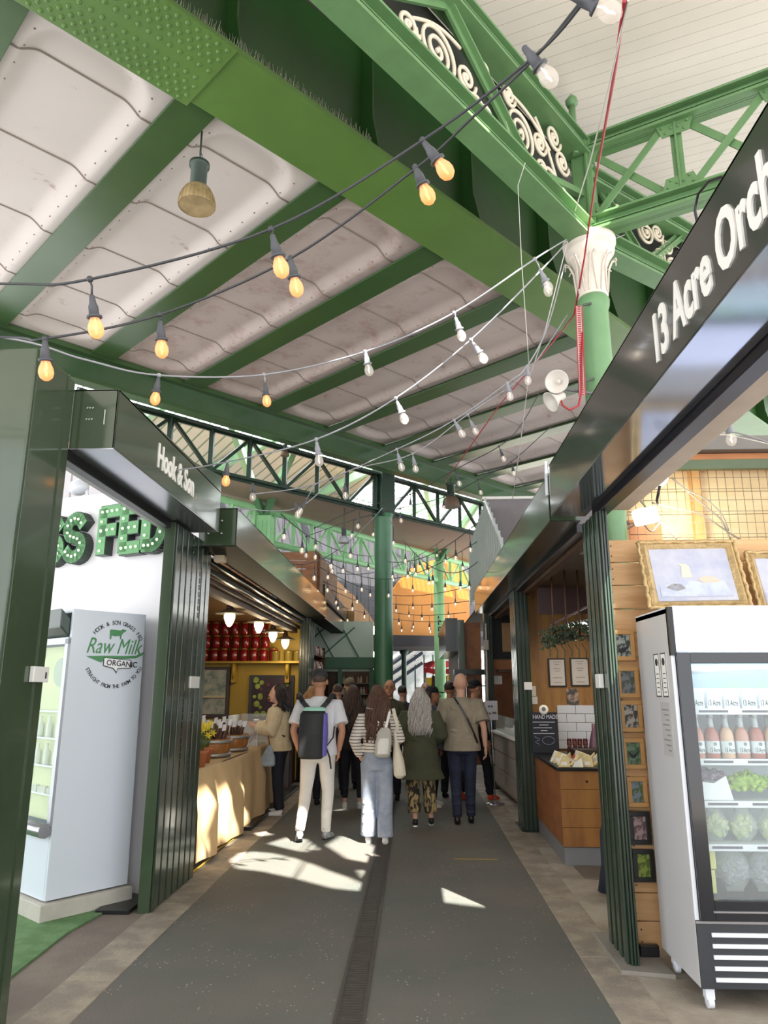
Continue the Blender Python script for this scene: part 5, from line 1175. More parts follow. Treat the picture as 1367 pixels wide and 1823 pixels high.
for r_ in range(5):
    for c_ in range(5):
        x0 = 1.78 + 0.23*c_ - (0.115 if r_ % 2 else 0); x1 = x0+0.225; x0 = max(x0, 1.78)
        if x1 - x0 > 0.03: obj('tile', MB().box(x0, x1, 9.478, 9.498, 0.87+0.105*r_, 0.97+0.105*r_), WHITE, obj_t, 0.003)
for i, (a, c) in enumerate((((975,1172),(1009,1223)),((1014,1171),(1051,1222)))):
    p, q = onY(*a, 9.47), onY(*c, 9.47)
    t = thing('certificate', ['left','right'][i] + ' of two black framed certificates on the plywood wall of the cheese stall', 'picture', ((p.x+q.x)/2, 9.48, q.z))
    obj('frame', MB().box(p.x, q.x, 9.472, 9.499, q.z, p.z), BLACK, t, 0.003); obj('paper', MB().box(p.x+.018, q.x-.018, 9.468, 9.474, q.z+.018, p.z-.018), mat('certificate_paper','#d9d3cc',0.5), t)
    b = MB(); xm = (p.x+q.x)/2
    for k, w_ in ((0,.05),(1,.03),(3,.045),(4,.03),(7,.06),(9,.05)): b.box(xm-w_, xm+w_, 9.465, 9.469, p.z-.05-.028*k, p.z-.044-.028*k)
    obj('print', b, mat('brown_print','#8a7468',0.5), t)
p, q = onY(1008,1226,9.48), onY(1031,1256,9.48)
t = thing('small_photo', 'small colour photo of a landscape pinned above the white tiles', 'picture', ((p.x+q.x)/2, 9.48, q.z)); obj('print', MB().box(p.x, q.x, 9.485, 9.499, q.z, p.z), mat('photo_land','#4c4a48',0.5,col2='#b99e88',scale=9,dist=(0.45,0.55)), t)
for i, (a, c, lb) in enumerate((((956,1221),(966,1240),'white notice strip, topmost above the blackboard'),((956,1241),(969,1255),'small white card between strip and blackboard'))):
    p, q = onY(*a, 9.0), onY(*c, 9.0); solo('wall_notice', MB().box(p.x, q.x, 9.485, 9.499, q.z, p.z), LETTER, lb, 'notice')
p, q = onY(945,1268,8.9), onY(995,1333,8.9)
t = thing('chalkboard', 'black chalkboard reading HAND MADE behind the cheese counter', 'chalkboard', ((p.x+q.x)/2, 8.92, q.z))
obj('board', MB().box(p.x, q.x, 8.91, 8.93, 0.866, p.z), mat('chalkboard_black','#1b1d28',0.7,var=0.1), t, 0.003)
chalk = mat('chalk', '#c9ccd6', 0.8); W_ = q.x-p.x
text('lettering', 'HAND MADE', 0.068, chalk, (p.x+0.02, 8.907, p.z-0.075), (1,0,0), parent=t, bold=0.0, xs=0.72, extrude=0.001)
b = MB()
for k, (w_, o_) in enumerate(((0.85,0.05),(0.35,0.3),(0.7,0.08),(0.25,0.35),(0.8,0.06))): b.box(p.x+W_*o_, p.x+W_*(o_+w_), 8.905, 8.909, p.z-.115-.032*k, p.z-.108-.032*k)
obj('chalk_lines', b, chalk, t)
b = MB(); cx, cz = p.x+W_*0.62, q.z+0.09
b.tube([(cx+0.07*math.cos(a/16*2*PI), 8.906, cz+0.045*math.sin(a/16*2*PI)) for a in range(17)], 0.003, 4); b.tube([(p.x+W_*.2+0.03*math.sin(a*1.3), 8.906, q.z+0.03+0.012*a) for a in range(10)], 0.003, 4); obj('chalk_drawing', b, mat('chalk_blue','#8d93b0',0.8), t)
t = thing('round_badge', 'small round white badge standing on top of the blackboard', 'badge', ((p.x+q.x)/2, 8.9, p.z)); obj('disc', MB().lathe([(0,0),(0.055,0),(0.055,0.006),(0,0.006)], ((p.x+q.x)/2, 8.915, p.z+0.03), 20, ax=(0,-1,0)), LETTER, t); obj('mark', MB().lathe([(0,0),(0.025,0),(0.025,0.002)], ((p.x+q.x)/2, 8.908, p.z+0.035), 16, ax=(0,-1,0)), GREYP, t)
# cheese packages
cheese_c = [('#d9c48a','cream'),('#e8e2cc','white'),('#a8453c','red'),('#dcd0a0','straw'),('#4a7a5a','green')]
random.seed(31); n = 0
wedge = {}
for r_ in range(4):
    for i in range(6):
        x_ = 1.44+0.115*i+random.uniform(-.015,.015); y_ = 7.42+0.17*r_+random.uniform(-.02,.02); a = random.uniform(-.5,.5); cc_ = cheese_c[(i*3+r_*2) % 5] if (i+r_) % 3 == 0 else cheese_c[(i+r_) % 2]
        s_ = 0.052; M = Matrix.Translation((x_,y_,0.866)) @ Matrix.Rotation(a, 4, 'Z')
        b = MB(); b.prism([(-s_*1.1,-s_,0),(s_*1.1,-s_,0),(s_*0.9,-s_,0.095),(0.0,-s_,0.05 if i % 2 else 0.11)], (0,0.05,0)); b.xform(M)
        t = thing('cheese_packet', '%s %s wrapped cheese packet from the left in row %s back on the counter' % (ORD[i], cc_[1], ['one','two','three','four'][r_]), 'packet', (x_,y_,0.866), 'wrapped cheeses on the counter')
        obj('wedge', b, mat('cheese_'+cc_[1], cc_[0], 0.45, var=0.1, scale=20), t, 0.004)
        b = MB(); b.obox((0,-s_-0.002,0.035), (s_*0.5,0,0), (0,0.001,0), (0,0,0.016)); b.xform(M); obj('label', b, tagm, t)
# jars and bits at the back of the counter
for i in range(8):
    x_ = 1.80+0.062*(i % 4); z_ = 0.866+0.082*(i//4); s_ = solo('dark_jar', MB().lathe([(0.026,0),(0.028,0.006),(0.028,0.055),(0.024,0.06),(0.026,0.062),(0.026,0.078),(0,0.079)], (x_,8.95,z_), 14), mat('jar_maroon','#4a1c1c',0.25,col2='#7a4038',scale=20), '%s maroon jar from the left, %s layer, by the white tiles' % (ORD[i % 4], ['lower','upper'][i//4]), 'jar', 'maroon jars by the white tiles')
solo('cone_bottle', MB().lathe([(0.07,0),(0.075,0.02),(0.05,0.16),(0.022,0.26),(0.02,0.33)], (2.08,8.9,0.866), 16), mat('purple_bottle','#6a4a5a',0.35), 'tall tapering purple bottle beside the maroon jars', 'bottle')
t = thing('spray_bottle', 'pale plastic container with a green top at the right of the cheese counter', 'bottle', (2.22,8.85,0.866)); obj('body', MB().box(2.17,2.28,8.8,8.9,0.866,1.05), mat('pale_plastic','#b9cfd0',0.3), t, 0.012); obj('cap', MB().lathe([(0.04,0),(0.035,0.05),(0.015,0.06),(0.015,0.10)], (2.22,8.85,1.05), 14), mat('green_cap','#3f8f6a',0.4), t)
text('letter_p', 'P', 0.07, mat('blue_ink','#3a4aa8',0.4), (2.20,8.797,0.92), (1,0,0), parent=t, bold=0.02)
solo('scale_tray', MB().box(1.75,2.5,8.45,8.75,0.866,0.94), mat('tray_dark','#3a302c',0.5), 'dark wooden tray at the back of the cheese counter', 'tray', bevel=0.006)
solo('white_bin', MB().box(1.41,1.47,9.02,9.12,0.867,1.05), WHITE, 'narrow white box beside the post at the end of the cheese counter', 'box', bevel=0.004)
# hanging greenery and rods
t = thing('hanging_rack', 'dark rack of thin vertical rods hanging above the cheese counter', 'rack', (1.7, 7.9, 2.9))
for k in range(5):
    xt = 1.50+0.14*k; obj('rod', MB().tube([(xt+0.02,8.0,2.86),(xt,7.95,2.14)], 0.011, 6), DKWOOD, t)
obj('bar', MB().beam((1.45,7.95,2.14),(2.2,7.95,2.14), 0.02, 0.02), DKWOOD, t)
obj('top_board', MB().box(1.42,2.9,8.35,8.41,2.42,2.72), mat('maroon_board','#3d2426',0.5), t)
obj('slanted_bar', MB().beam((1.52,8.2,2.28),(2.0,7.9,2.52),0.02,0.02), mat('rod_plum','#5d4248',0.4), t)
t = thing('strip_light', 'slanting silver strip light over the cheese counter', 'lamp', (2.0, 8.3, 2.3)); obj('tube', MB().beam((1.75,8.5,2.29),(2.35,7.9,2.36),0.03,0.03), mat('strip_glow','#ffffff',0.4,emit=1.5), t); obj('holder', MB().beam((1.75,8.5,2.315),(2.35,7.9,2.385),0.045,0.02), STEEL, t)
li = bpy.data.lights.new('stall_light', 'AREA'); li.size = 0.5; li.energy = 10; li.color = (1.0,0.86,0.68)
lo = bpy.data.objects.new('stall_light', li); C.objects.link(lo); lo.parent = t; lo.location = (0.05,-0.1,0.02)
random.seed(8); b = MB()
for k in range(420):
    x_ = random.uniform(1.35, 1.98); zc = 2.10 + 0.10*math.sin((x_-1.35)*3.4) ; p = Vector((x_, 7.85+random.uniform(-.12,.12), zc + random.uniform(-.11,.09)))
    b.ball(p, (0.022,0.018,0.006), 6, 3, Euler((random.uniform(-1.4,1.4), random.uniform(-1.4,1.4), random.uniform(0,6))).to_matrix())
for k in range(8):
    x_ = 1.4+0.075*k; b.tube([(x_,7.85,2.05),(x_+0.03,7.8,1.98),(x_+0.02,7.8,1.92-0.02*(k%3))], 0.005, 5)
solo('hanging_greenery', b, mat('eucalyptus','#4f6148',0.6,col2='#38483a',scale=12), 'bundle of grey green foliage hanging over the cheese counter', 'plant')
# ================================================================ FAR END OF THE HALL
orange = mat('orange_vault_paint', '#c9852f', 0.7, col2='#bd7429', scale=0.8, dist=(0.3,0.7)); tan = mat('tan_vault_paint', '#b98d62', 0.7, col2='#a67c55', scale=0.8)
n4w = Vector((hd(33.9).y, -hd(33.9).x, 0))
def onwall(x, y, o=1.12): return onP(x, y, P4 - n4*o, n4w)
ow = MB().prism([onwall(*a) for a in ((692,1072),(705,1042),(728,1016),(750,1002),(775,997),(800,1000),(822,1010),(834,1024),(836,1100),(830,1136),(690,1136))], n4w*-0.06)
struct('wall_back', ow, orange, label='orange painted vault wall at the end of the hall')
struct('wall_back', MB().prism([onwall(*a) for a in ((596,1030),(612,1044),(632,1062),(655,1090),(668,1112),(650,1117),(612,1120),(596,1112))], n4w*-0.06), tan, label='tan painted vault wall at the far left of the hall')
b = MB(); b.prism([onwall(690,1137,0.9), onwall(845,1137,0.9), onwall(845,1147,0.9), onwall(690,1147,0.9)], n4w*-0.15); solo('steel_beam', b, mat('rust_grey_beam','#6e6258',0.6,col2='#4a4240',scale=6), 'grey brown beam along the bottom of the orange vault wall', 'beam')
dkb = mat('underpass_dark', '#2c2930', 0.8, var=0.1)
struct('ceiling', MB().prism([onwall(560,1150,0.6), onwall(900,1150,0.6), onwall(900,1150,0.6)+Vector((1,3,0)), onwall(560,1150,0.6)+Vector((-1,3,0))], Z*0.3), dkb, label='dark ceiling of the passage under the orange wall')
# pale green wall with shop front on the left
gw = mat('mint_wall', '#e2f2e4', 0.6, var=0.04, scale=1); gwd = mat('mint_band', '#5f8a70', 0.6)
struct('wall_back', MB().prism([(-3.7,17.3,1.98),(-0.97,17.3,1.98),(-0.97,17.3,3.14),(-3.7,17.3,3.14)], (0,0.1,0)), gw, label='mint green panelled wall left of the central column')
t = thing('jar_shop', 'green shop front with shelves of jars under the mint wall, left of the central column', 'shop front', (-2.2, 17.3, 0))
obj('fascia_band', MB().box(-3.5, -0.93, 17.15, 17.3, 2.04, 2.30), gwd, t, 0.01)
obj('pilaster', MB().box(-1.05, -0.90, 17.2, 17.5, 0, 2.02), gwd, t); obj('pilaster', MB().box(-1.78, -1.70, 17.2, 17.5, 0, 2.02), gwd, t)
obj('back_panel', MB().box(-3.5, -0.93, 17.6, 17.65, 0, 2.02), DKWOOD, t); 
for z_ in (1.2, 1.45, 1.70): obj('shelf', MB().box(-1.70, -1.05, 17.3, 17.6, z_, z_+0.02), mat('pale_shelf','#a39a8a',0.5), t)
for x_ in (-2.9, -2.2): obj('lattice_bar', MB().beam((x_,17.28,2.3),(x_+0.8,17.28,3.0),0.03,0.03), gwd, t)
for x_ in (-1.3, -1.9): obj('lattice_bar', MB().beam((x_,17.28,2.3),(x_-0.4,17.28,3.0),0.03,0.03), gwd, t)
for r_ in range(3):
    for i in range(9):
        o = bpy.data.objects.new('jar', protos[(i+r_) % 3]); C.objects.link(o); o.location = (-1.66+0.068*i, 17.42, 1.22+0.25*r_); o.scale = (0.6,0.6,0.75)
        tag(o, '%s small jar from the left on the %s shelf under the mint green wall' % (ORD[i], ['lowest','middle','top'][r_]), 'jar', 'small jars under the mint wall')
# street beyond
struct('wall_back', MB().box(-7, 9, 34, 34.2, 0, 5.5), mat('far_building','#e0e2e2',0.7,col2='#a9b0b2',scale=1.2,dist=(0.4,0.6)), label='pale grey buildings across the street beyond the hall')
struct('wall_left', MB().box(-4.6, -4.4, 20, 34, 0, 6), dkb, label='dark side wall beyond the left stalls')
t = thing('striped_canopy', 'dark and white striped sloping canopy beyond the central column', 'canopy', (0.2, 27, 1.5))
for k in range(6):
    p, q = onY(697, 1218-9*k, 27), onY(752, 1180-9*k, 27)
    obj('stripe', MB().beam(p, q, 0.5, 0.11), LETTER if k % 2 else mat('canopy_navy','#3a404c',0.6), t)
for k in range(5): obj('mullion', MB().box(0.0+0.33*k, 0.05+0.33*k, 27.3, 27.35, 0, 2.8), mat('mullion_green','#33504a',0.5), t)
solo('street_post', MB().lathe([(0.08,0),(0.08,2.6),(0.14,2.7),(0.14,2.8)], (-0.33,23.5,0), 12), mat('post_teal','#3c5a50',0.5), 'slim dark green post just right of the central column, far off', 'post')
redc = mat('red_canvas', '#c3202a', 0.6, var=0.1, scale=5)
t = thing('market_umbrella', 'red market stall canopy at the far end of the walkway', 'canopy', (0.85, 22, 0))
def um(i, j):
    x_ = 0.28+1.25*i; return Vector((x_, 21.4+1.2*j, 2.38-0.22*(1-j)+0.03*math.sin(x_*14)))
obj('canvas', MB().grid(um, 30, 6), redc, t); 
b = MB(); b.grid(lambda i, j: Vector((0.28+1.25*i, 21.4, 2.16-0.15*j+0.02*math.sin(i*20))), 30, 3); obj('valance', b, redc, t)
for x_ in (0.32, 1.48): obj('pole', MB().tube([(x_,21.6,0),(x_,21.6,2.2)], 0.02, 8), STEEL, t)
solo('yellow_banner', MB().box(0.30, 0.52, 21.8, 21.84, 1.55, 1.9), mat('banner_yellow','#e6c832',0.5,emit=0.1), 'yellow banner at the left under the red canopy', 'banner')
solo('yellow_banner', MB().box(0.95, 1.35, 21.8, 21.84, 1.6, 1.98), mat('banner_yellow','#e6c832',0.5), 'wider yellow banner at the right under the red canopy', 'banner')
solo('maroon_board', MB().box(0.50, 0.94, 21.7, 21.74, 1.62, 1.95), mat('maroon_sign','#4a1c24',0.6), 'maroon menu board under the red canopy', 'board')
# right side, stalls further on
t = thing('corrugated_screen', 'grey corrugated metal screen standing on the right stalls', 'screen', (1.12, 12.2, 3.2))
cm_ = mat('galvanised_sheet', '#98a19c', 0.45, 0.2, var=0.08)
def cs(i, j):
    y_ = 9.0 + 5.2*i; top = 3.40 + (y_-9.0)*0.56 if y_ < 10.75 else 4.38 - (y_-10.75)*0.02
    return Vector((1.12 + 0.032*math.sin(y_*2*PI/0.26), y_, 3.17 + (top-3.17)*j))
obj('sheet', MB().grid(cs, 520, 3), cm_, t)
obj('flashing', MB().beam((1.10, 8.95, 3.38), (1.10, 10.78, 4.40), 0.02, 0.06), WHITE, t)
t = thing('grey_gable', 'purple grey panel gable behind the corrugated screen', 'panel', (2.0, 11.2, 3.2))
obj('panel', MB().box(1.16, 3.2, 11.2, 11.25, 3.17, 4.50), mat('slate_render','#8b8488',0.8,var=0.08,scale=6), t); obj('capping', MB().box(1.1, 3.2, 11.12, 11.28, 4.50, 4.54), LETTER, t)
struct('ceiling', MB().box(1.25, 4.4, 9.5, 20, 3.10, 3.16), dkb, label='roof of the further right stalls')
struct('wall_right', MB().box(3.4, 3.5, 9.56, 20, 0, 3.1), mat('warm_dark_wall','#4a2e1e',0.7,var=0.15), label='warm dark side wall of the further right stalls')
struct('wall_right', MB().box(1.40, 3.4, 14.2, 14.3, 0, 3.1), mat('brown_panel_wall','#6b4024',0.6,col2='#7d4f30',scale=3), label='brown panelled end wall of the second right stall')
t = thing('poster_board', 'dark poster board with a pale bird picture in the second right stall', 'board', (1.75, 13.0, 1.6)); pp, qq = onY(873,1092,13.0), onY(915,1175,13.0)
obj('board', MB().box(pp.x, qq.x+0.1, 13.0, 13.04, qq.z, pp.z), mat('board_black','#1e1c1e',0.5), t); pp, qq = onY(893,1109,12.98), onY(906,1160,12.98)
obj('picture', MB().box(pp.x, qq.x+0.05, 12.98, 13.0, qq.z, pp.z), mat('bird_print','#c79a6a',0.5), t)
text('lettering', 'JACKDAW', 0.09, mat('dim_letter','#8a847c',0.6), onY(876,1096,12.96), (1,0,0), parent=t, bold=0.0, xs=0.8)
pp, qq = onY(874,1176,12.9), onY(915,1192,12.9)
t = thing('wooden_crate', 'reddish wooden crate on a shelf in the second right stall', 'crate', ((pp.x+qq.x)/2, 12.9, qq.z)); obj('crate_board', MB().box(pp.x, qq.x+0.05, 12.8, 13.0, qq.z, pp.z), red_t, t); obj('rim', MB().box(pp.x-0.02, qq.x+0.07, 12.78, 13.02, pp.z, pp.z+0.02), PLY, t)
solo('stall_shelf', MB().box(1.42, 2.6, 12.6, 13.1, qq.z-0.05, qq.z-0.003), DKWOOD, 'dark shelf under the reddish crate in the second right stall', 'shelf')
pp, qq = onY(873,1203,12.9), onY(894,1218,12.9); solo('paper_notice', MB().box(pp.x, qq.x, 12.9, 12.91, qq.z, pp.z), LETTER, 'white paper notice below the crate in the second right stall', 'notice')
t = thing('deli_counter', 'pale counter with drawers in the second right stall', 'counter', (1.9, 11.4, 0))
cgm = mat('counter_greige','#8d8074',0.6,var=0.08)
obj('body', MB().prism([(1.42,10.0,0.08),(2.5,10.0,0.08),(2.5,12.9,0.08),(1.30,12.9,0.08)], Z*0.82), cgm, t)
for k in range(3): obj('drawer_front', MB().prism([(1.40,10.02,0.12+0.26*k),(1.285,12.85,0.12+0.26*k),(1.30,12.85,0.12+0.26*k),(1.42,10.02,0.12+0.26*k)], Z*0.24), mat('drawer_grey','#9a8f84',0.5), t, 0.004)
obj('worktop', MB().prism([(1.36,9.95,0.90),(2.55,9.95,0.90),(2.55,12.95,0.90),(1.24,12.95,0.90)], Z*0.03), LETTER, t)
obj('glass_screen', MB().prism([(1.42,10.1,0.93),(1.33,12.8,0.93),(1.34,12.8,0.93),(1.43,10.1,0.93)], Z*0.25), glassy('sneeze_glass', (0.9,0.95,0.93), 0.75), t)
for i in range(5): solo('pale_tub', MB().lathe([(0.06,0),(0.07,0.09),(0.06,0.095),(0,0.095)], (1.62+0.02*(i%2), 10.4+0.4*i, 0.933), 14), LETTER, ORD[i]+' white tub from the near end on the pale deli counter', 'tub', 'white tubs on the deli counter')
t = thing('sign_stand', 'white menu card on a thin metal stand at the edge of the right stalls', 'sign stand', (1.10, 11.0, 0))
obj('card', MB().box(1.015, 1.205, 10.99, 11.0, 1.15, 1.42), mat('card_white','#d4d2dc',0.5), t, 0.002); obj('pole', MB().tube([(1.13,11.01,0.01),(1.11,11.01,1.2)], 0.009, 8), STEEL, t); obj('foot', MB().lathe([(0.13,0),(0.13,0.01),(0.02,0.02)], (1.13,11.01,0.0), 18), STEEL, t)
b = MB()
for (x_, z_) in ((1.08,1.34),(1.12,1.34),(1.05,1.25),(1.09,1.24),(1.14,1.25),(1.17,1.25)): b.lathe([(0,0),(0.018,0),(0.018,0.001)], (x_,10.989,z_), 10, ax=(0,-1,0))
obj('print', b, GREYP, t)
t = thing('conduit_pipe', 'thin pale conduit with a switch box running down the dark post of the right stalls', 'pipe', (1.18, 12.4, 0)); pc = mat('conduit_pale','#a79a90',0.5)
obj('pipe', MB().tube([onX(865,1110,1.18), onX(872,1380,1.18), Vector((1.18, onX(872,1380,1.18).y, 0))], 0.016, 8), pc, t); q_ = onX(866,1146,1.17); obj('switch_box', MB().box(q_.x-0.04, q_.x+0.03, q_.y-0.05, q_.y+0.05, q_.z-0.1, q_.z+0.06), pc, t, 0.005)
q_ = onX(871,1350,1.17); obj('socket_box', MB().box(q_.x-0.04, q_.x+0.03, q_.y-0.06, q_.y+0.06, q_.z-0.09, q_.z+0.05), pc, t, 0.005)
ribpost('dark post at the near right of the second deli stall, thin pipe beside it', 1.28, 12.6, 0.12, 0.3, 3.1, False, face=-1)
t = thing('wooden_kiosk', 'brown kiosk with green corner posts projecting on the far right', 'kiosk', (1.2, 14.4, 0))
obj('panel', MB().box(0.98, 1.30, 14.40, 14.46, 1.95, 2.85), mat('kiosk_brown','#8a5a34',0.55,col2='#74482a',scale=3), t); obj('panel', MB().box(1.0, 1.30, 14.40, 14.46, 0.2, 1.85), mat('kiosk_brown','#8a5a34',0.55), t)
obj('ledge', MB().box(0.76, 1.34, 14.30, 14.46, 1.85, 1.95), STALL_B, t); obj('corner_post', MB().box(0.86, 0.98, 14.34, 14.50, 0, 2.9), STALL, t)
obj('awning_box', MB().box(0.62, 0.86, 14.5, 18.5, 2.3, 2.95), STALL_B, t); obj('side_wall', MB().box(0.90, 0.96, 14.5, 19.5, 0, 2.9), mat('kiosk_side','#5c3c28',0.6), t)
# ================================================================ WIRES, SPEAKERS, LAMPS ON THE COLUMN
t = thing('horn_speaker', 'pair of white horn loudspeakers bracketed to the green column', 'speaker', (1.30, 6.1, 4.1))
hw_ = mat('horn_white', '#d8d2ca', 0.4)
hc = onY(993,681,6.02)
b = MB(); b.lathe([(0.03,-0.13),(0.035,-0.03),(0.055,0.02),(0.10,0.06),(0.105,0.065),(0.095,0.06),(0.03,0.0)], hc, 24, ax=(-0.35,-0.9,-0.25)); b.ball(hc+Vector((-0.0,-0.03,-0.005)), 0.022); obj('horn', b, hw_, t)
hc2 = onY(988,712,6.02); b = MB(); b.lathe([(0.03,-0.10),(0.04,-0.02),(0.09,0.05),(0.10,0.055),(0.085,0.05),(0.0,0.01)], hc2, 24, ax=(-0.8,-0.2,-0.5)); obj('horn', b, hw_, t)
obj('bracket', MB().tube([hc+Vector((0.05,0.05,-0.04)), Vector((1.62,6.2,hc.z-0.03)), Vector((1.86,6.25,hc.z+0.06))], 0.014, 8), GREYP, t)
rc = mat('red_cable', '#a8323a', 0.5)
b = MB(); b.tube([hc2+Vector((0.05,0,0)), onY(1002,722,6.0), onY(1014,730,6.0), onY(1030,722,6.0), onY(1035,700,6.05), onY(1036,560,6.12)], 0.010, 6); obj('red_flex', b, rc, t)
t = thing('cable_ladder', 'perforated white and red cable tray strapped down the green column', 'cable tray', (1.60, 6.12, 4.0))
p0, p1 = onY(1030,545,6.10), onY(1036,705,6.10)
obj('tray', MB().beam(p0, p1, 0.045, 0.01, (0,1,0)), mat('tray_pale','#cfc6c2',0.4), t)
b = MB()
for k in range(40): c = p0.lerp(p1, (k+0.5)/40) + Vector((0,-0.008,0)); b.obox(c, (0.014,0,0), (0,0.003,0), (0,0,0.006))
b.beam(p0+Vector((-.028,-.01,0)), p1+Vector((-.028,-.01,0)), 0.008, 0.008); b.beam(p0+Vector((.028,-.01,0)), p1+Vector((.028,-.01,0)), 0.008, 0.008); obj('red_wiring', b, rc, t)
t = thing('side_pipe', 'thin dark pipe clamped beside the green column on the right', 'pipe', (1.90, 6.2, 4.0))
obj('pipe', MB().tube([onY(1076,530,6.25), onY(1082,668,6.25)], 0.014, 8), mat('pipe_dark','#4f5a50',0.4,0.3), t)
for yy in (537, 672):
    q0, q1 = onY(1038,yy+6,6.13), onY(1078,yy-2,6.25); obj('strap', MB().beam(q0, q1, 0.02, 0.02), mat('pipe_dark','#4f5a50',0.4), t)
rw = [((1112,0,2.4),(1092,140,3.4),(1060,320,5.2),(1040,460,6.75),(1022,560,6.95),(1000,590,8)), ((1000,590,8),(890,720,8.6),(830,805,9.5),(790,860,11))]
b = MB(); pts = [depth(*p) for p in rw[0]]; b.tube(pts, 0.008, 6); solo('red_wire', b, rc, 'red cable running from the top right down past the column capital', 'wire')
b = MB(); pts = [depth(*p) for p in rw[1]]; b.tube(pts, 0.007, 6); solo('red_wire', b, rc, 'dull red cable slanting from the column down to the left under the deck', 'wire')
ww = mat('white_wire', '#d6d3cc', 0.5)
for i, (pp, lb, rr) in enumerate((([(1118,0,2.4),(1085,150,3.4),(1050,290,5),(1022,380,6.9),(1000,470,6.9),(970,590,7),(940,680,8),(925,800,9),(912,890,10)], 'thin pale wire beside the red cable, crossing the capital', 0.005),
      ([(935,290,5.4),(922,330,5.6),(928,460,5.8),(938,600,6),(942,660,6.2)], 'fine wire hanging from the ornate girder to a bulb', 0.003),
      ([(1084,436,7.0),(1094,425,7.05),(1112,418,7.2)], 'short grey wire behind the capital', 0.003),
      ([(1040,890,6),(1160,820,5),(1220,770,4.6),(1300,775,4.8),(1367,790,4.6)], 'pale wire over the timber partition', 0.004))):
    solo('hanging_wire', MB().tube([depth(*p) for p in pp], rr, 5), ww, lb, 'wire')
# warehouse lamps
lampg = mat('lamp_housing_green', '#3d4a42', 0.4, 0.3); shade_m = mat('ribbed_old_shade', '#a89268', 0.5, col2='#8a7550', scale=8); lens_m = mat('lamp_lens', '#b39d74', 0.4, col2='#9a8560', scale=6)
def hilamp(label, top, neck, bot, zt, sm=shade_m, lm=lens_m, hm=lampg):
    d = (onZ(top[0], top[1], zt) - CAM).dot(_fw)
    T, N_, B_2 = depth(*top, d), depth(*neck, d), depth(*bot, d); s_ = (N_.z-B_2.z)
    t = thing('warehouse_lamp', label, 'lamp', (B_2.x, B_2.y, B_2.z)); c = (B_2.x, B_2.y, B_2.z)
    obj('hanging_rod', MB().tube([(B_2.x,B_2.y,N_.z), (B_2.x,B_2.y,T.z)], 0.012*s_/0.6, 6), lampg, t)
    obj('housing', MB().lathe([(0.16*s_,0.44*s_),(0.16*s_,0.90*s_),(0.20*s_,0.91*s_),(0.20*s_,0.99*s_),(0.05*s_,1.02*s_)], c, 20), hm, t)
    pr = [(0.35*s_,0.0),(0.36*s_,0.05*s_),(0.33*s_,0.22*s_),(0.25*s_,0.38*s_),(0.15*s_,0.46*s_)]
    b = MB(); b.lathe(pr, c, 26, cap=False)
    for k in range(26):
        a = 2*PI*k/26; b.tube([Vector((c[0]+r_*1.01*math.cos(a), c[1]+r_*1.01*math.sin(a), c[2]+z_)) for r_, z_ in pr], 0.007*s_, 4)
    obj('shade', b, sm, t); obj('lens', MB().lathe([(0.0,0.01*s_),(0.35*s_,0.012*s_)], c, 26, cap=False), lm, t)
    obj('hook', MB().tube([(c[0]-0.1*s_,c[1],c[2]+1.0*s_),(c[0]-0.08*s_,c[1],c[2]+1.12*s_),(c[0]+0.05*s_,c[1],c[2]+1.12*s_),(c[0],c[1],c[2]+1.3*s_)], 0.008*s_, 5), lampg, t)
hilamp('nearest warehouse lamp with old ribbed shade hanging under the bridge at upper left', (358,205), (353,275), (350,368), 6.08)
hilamp('small dark warehouse lamp in front of the glazing, left of the central column', (510,745), (508,790), (507,812), 6.04, mat('rust_shade','#6d5a48',0.5), mat('rust_lens','#7a6a55',0.5))
hilamp('warehouse lamp right of the central column, beneath the bridge edge', (816,850), (808,858), (803,903), 5.70, mat('rust_shade','#6d5a48',0.5), mat('rust_lens','#7a6a55',0.5))
hilamp('white bell warehouse lamp in front of the pale green truss', (614,900), (613,938), (612,967), 5.46, mat('white_shade','#c9ccd2',0.4), mat('white_lens','#e0e2e4',0.4), GREYP)
# ================================================================ FESTOON LIGHTS
cab_d = mat('festoon_cable_dark', '#3d3e42', 0.5); cab_g = mat('festoon_cable_grey', '#9a9aa0', 0.45)
sock_d = mat('lamp_holder_dark', '#4a4c52', 0.45); sock_g = mat('lamp_holder_grey', '#8b8c94', 0.45)
g_warm = glassy('bulb_glass_warm', (1.0,0.74,0.46), 0.62, 0.03, emit=0.7, ecol=(1.0,0.32,0.09)); g_clear = glassy('bulb_glass_clear', (0.98,0.95,0.92), 0.78, 0.03, emit=0.12, ecol=(1.0,0.85,0.75))
f_warm = mat('filament_warm', '#ffe2a0', 0.4, emit=5.0, ecol='#ffb24a'); f_clear = mat('filament_dim', '#fff0dc', 0.4, emit=1.2, ecol='#ffdcb8')
def bulb_meshes(sm, gm, fm, tag_):
    s_ = MB().lathe([(0.006,0.0),(0.010,-0.004),(0.013,-0.03),(0.018,-0.045),(0.019,-0.075),(0.028,-0.080),(0.029,-0.088),(0.0,-0.09)], (0,0,0), 14); ms = s_.mesh('lamp_holder'+tag_); ms.materials.append(sm)
    g_ = MB().lathe([(0.016,-0.086),(0.020,-0.098),(0.0285,-0.118),(0.030,-0.136),(0.024,-0.155),(0.010,-0.166),(0.0,-0.168)], (0,0,0), 18, cap=False); mg = g_.mesh('bulb'+tag_); mg.materials.append(gm)
    f_ = MB().tube([(0,0,-0.09),(0.004,0,-0.11),(-0.004,0.002,-0.125),(0.003,-0.002,-0.14),(0,0,-0.148)], [0.002,0.004,0.005,0.004,0.002], 8); mf = f_.mesh('filament'+tag_); mf.materials.append(fm)
    return ms, mg, mf
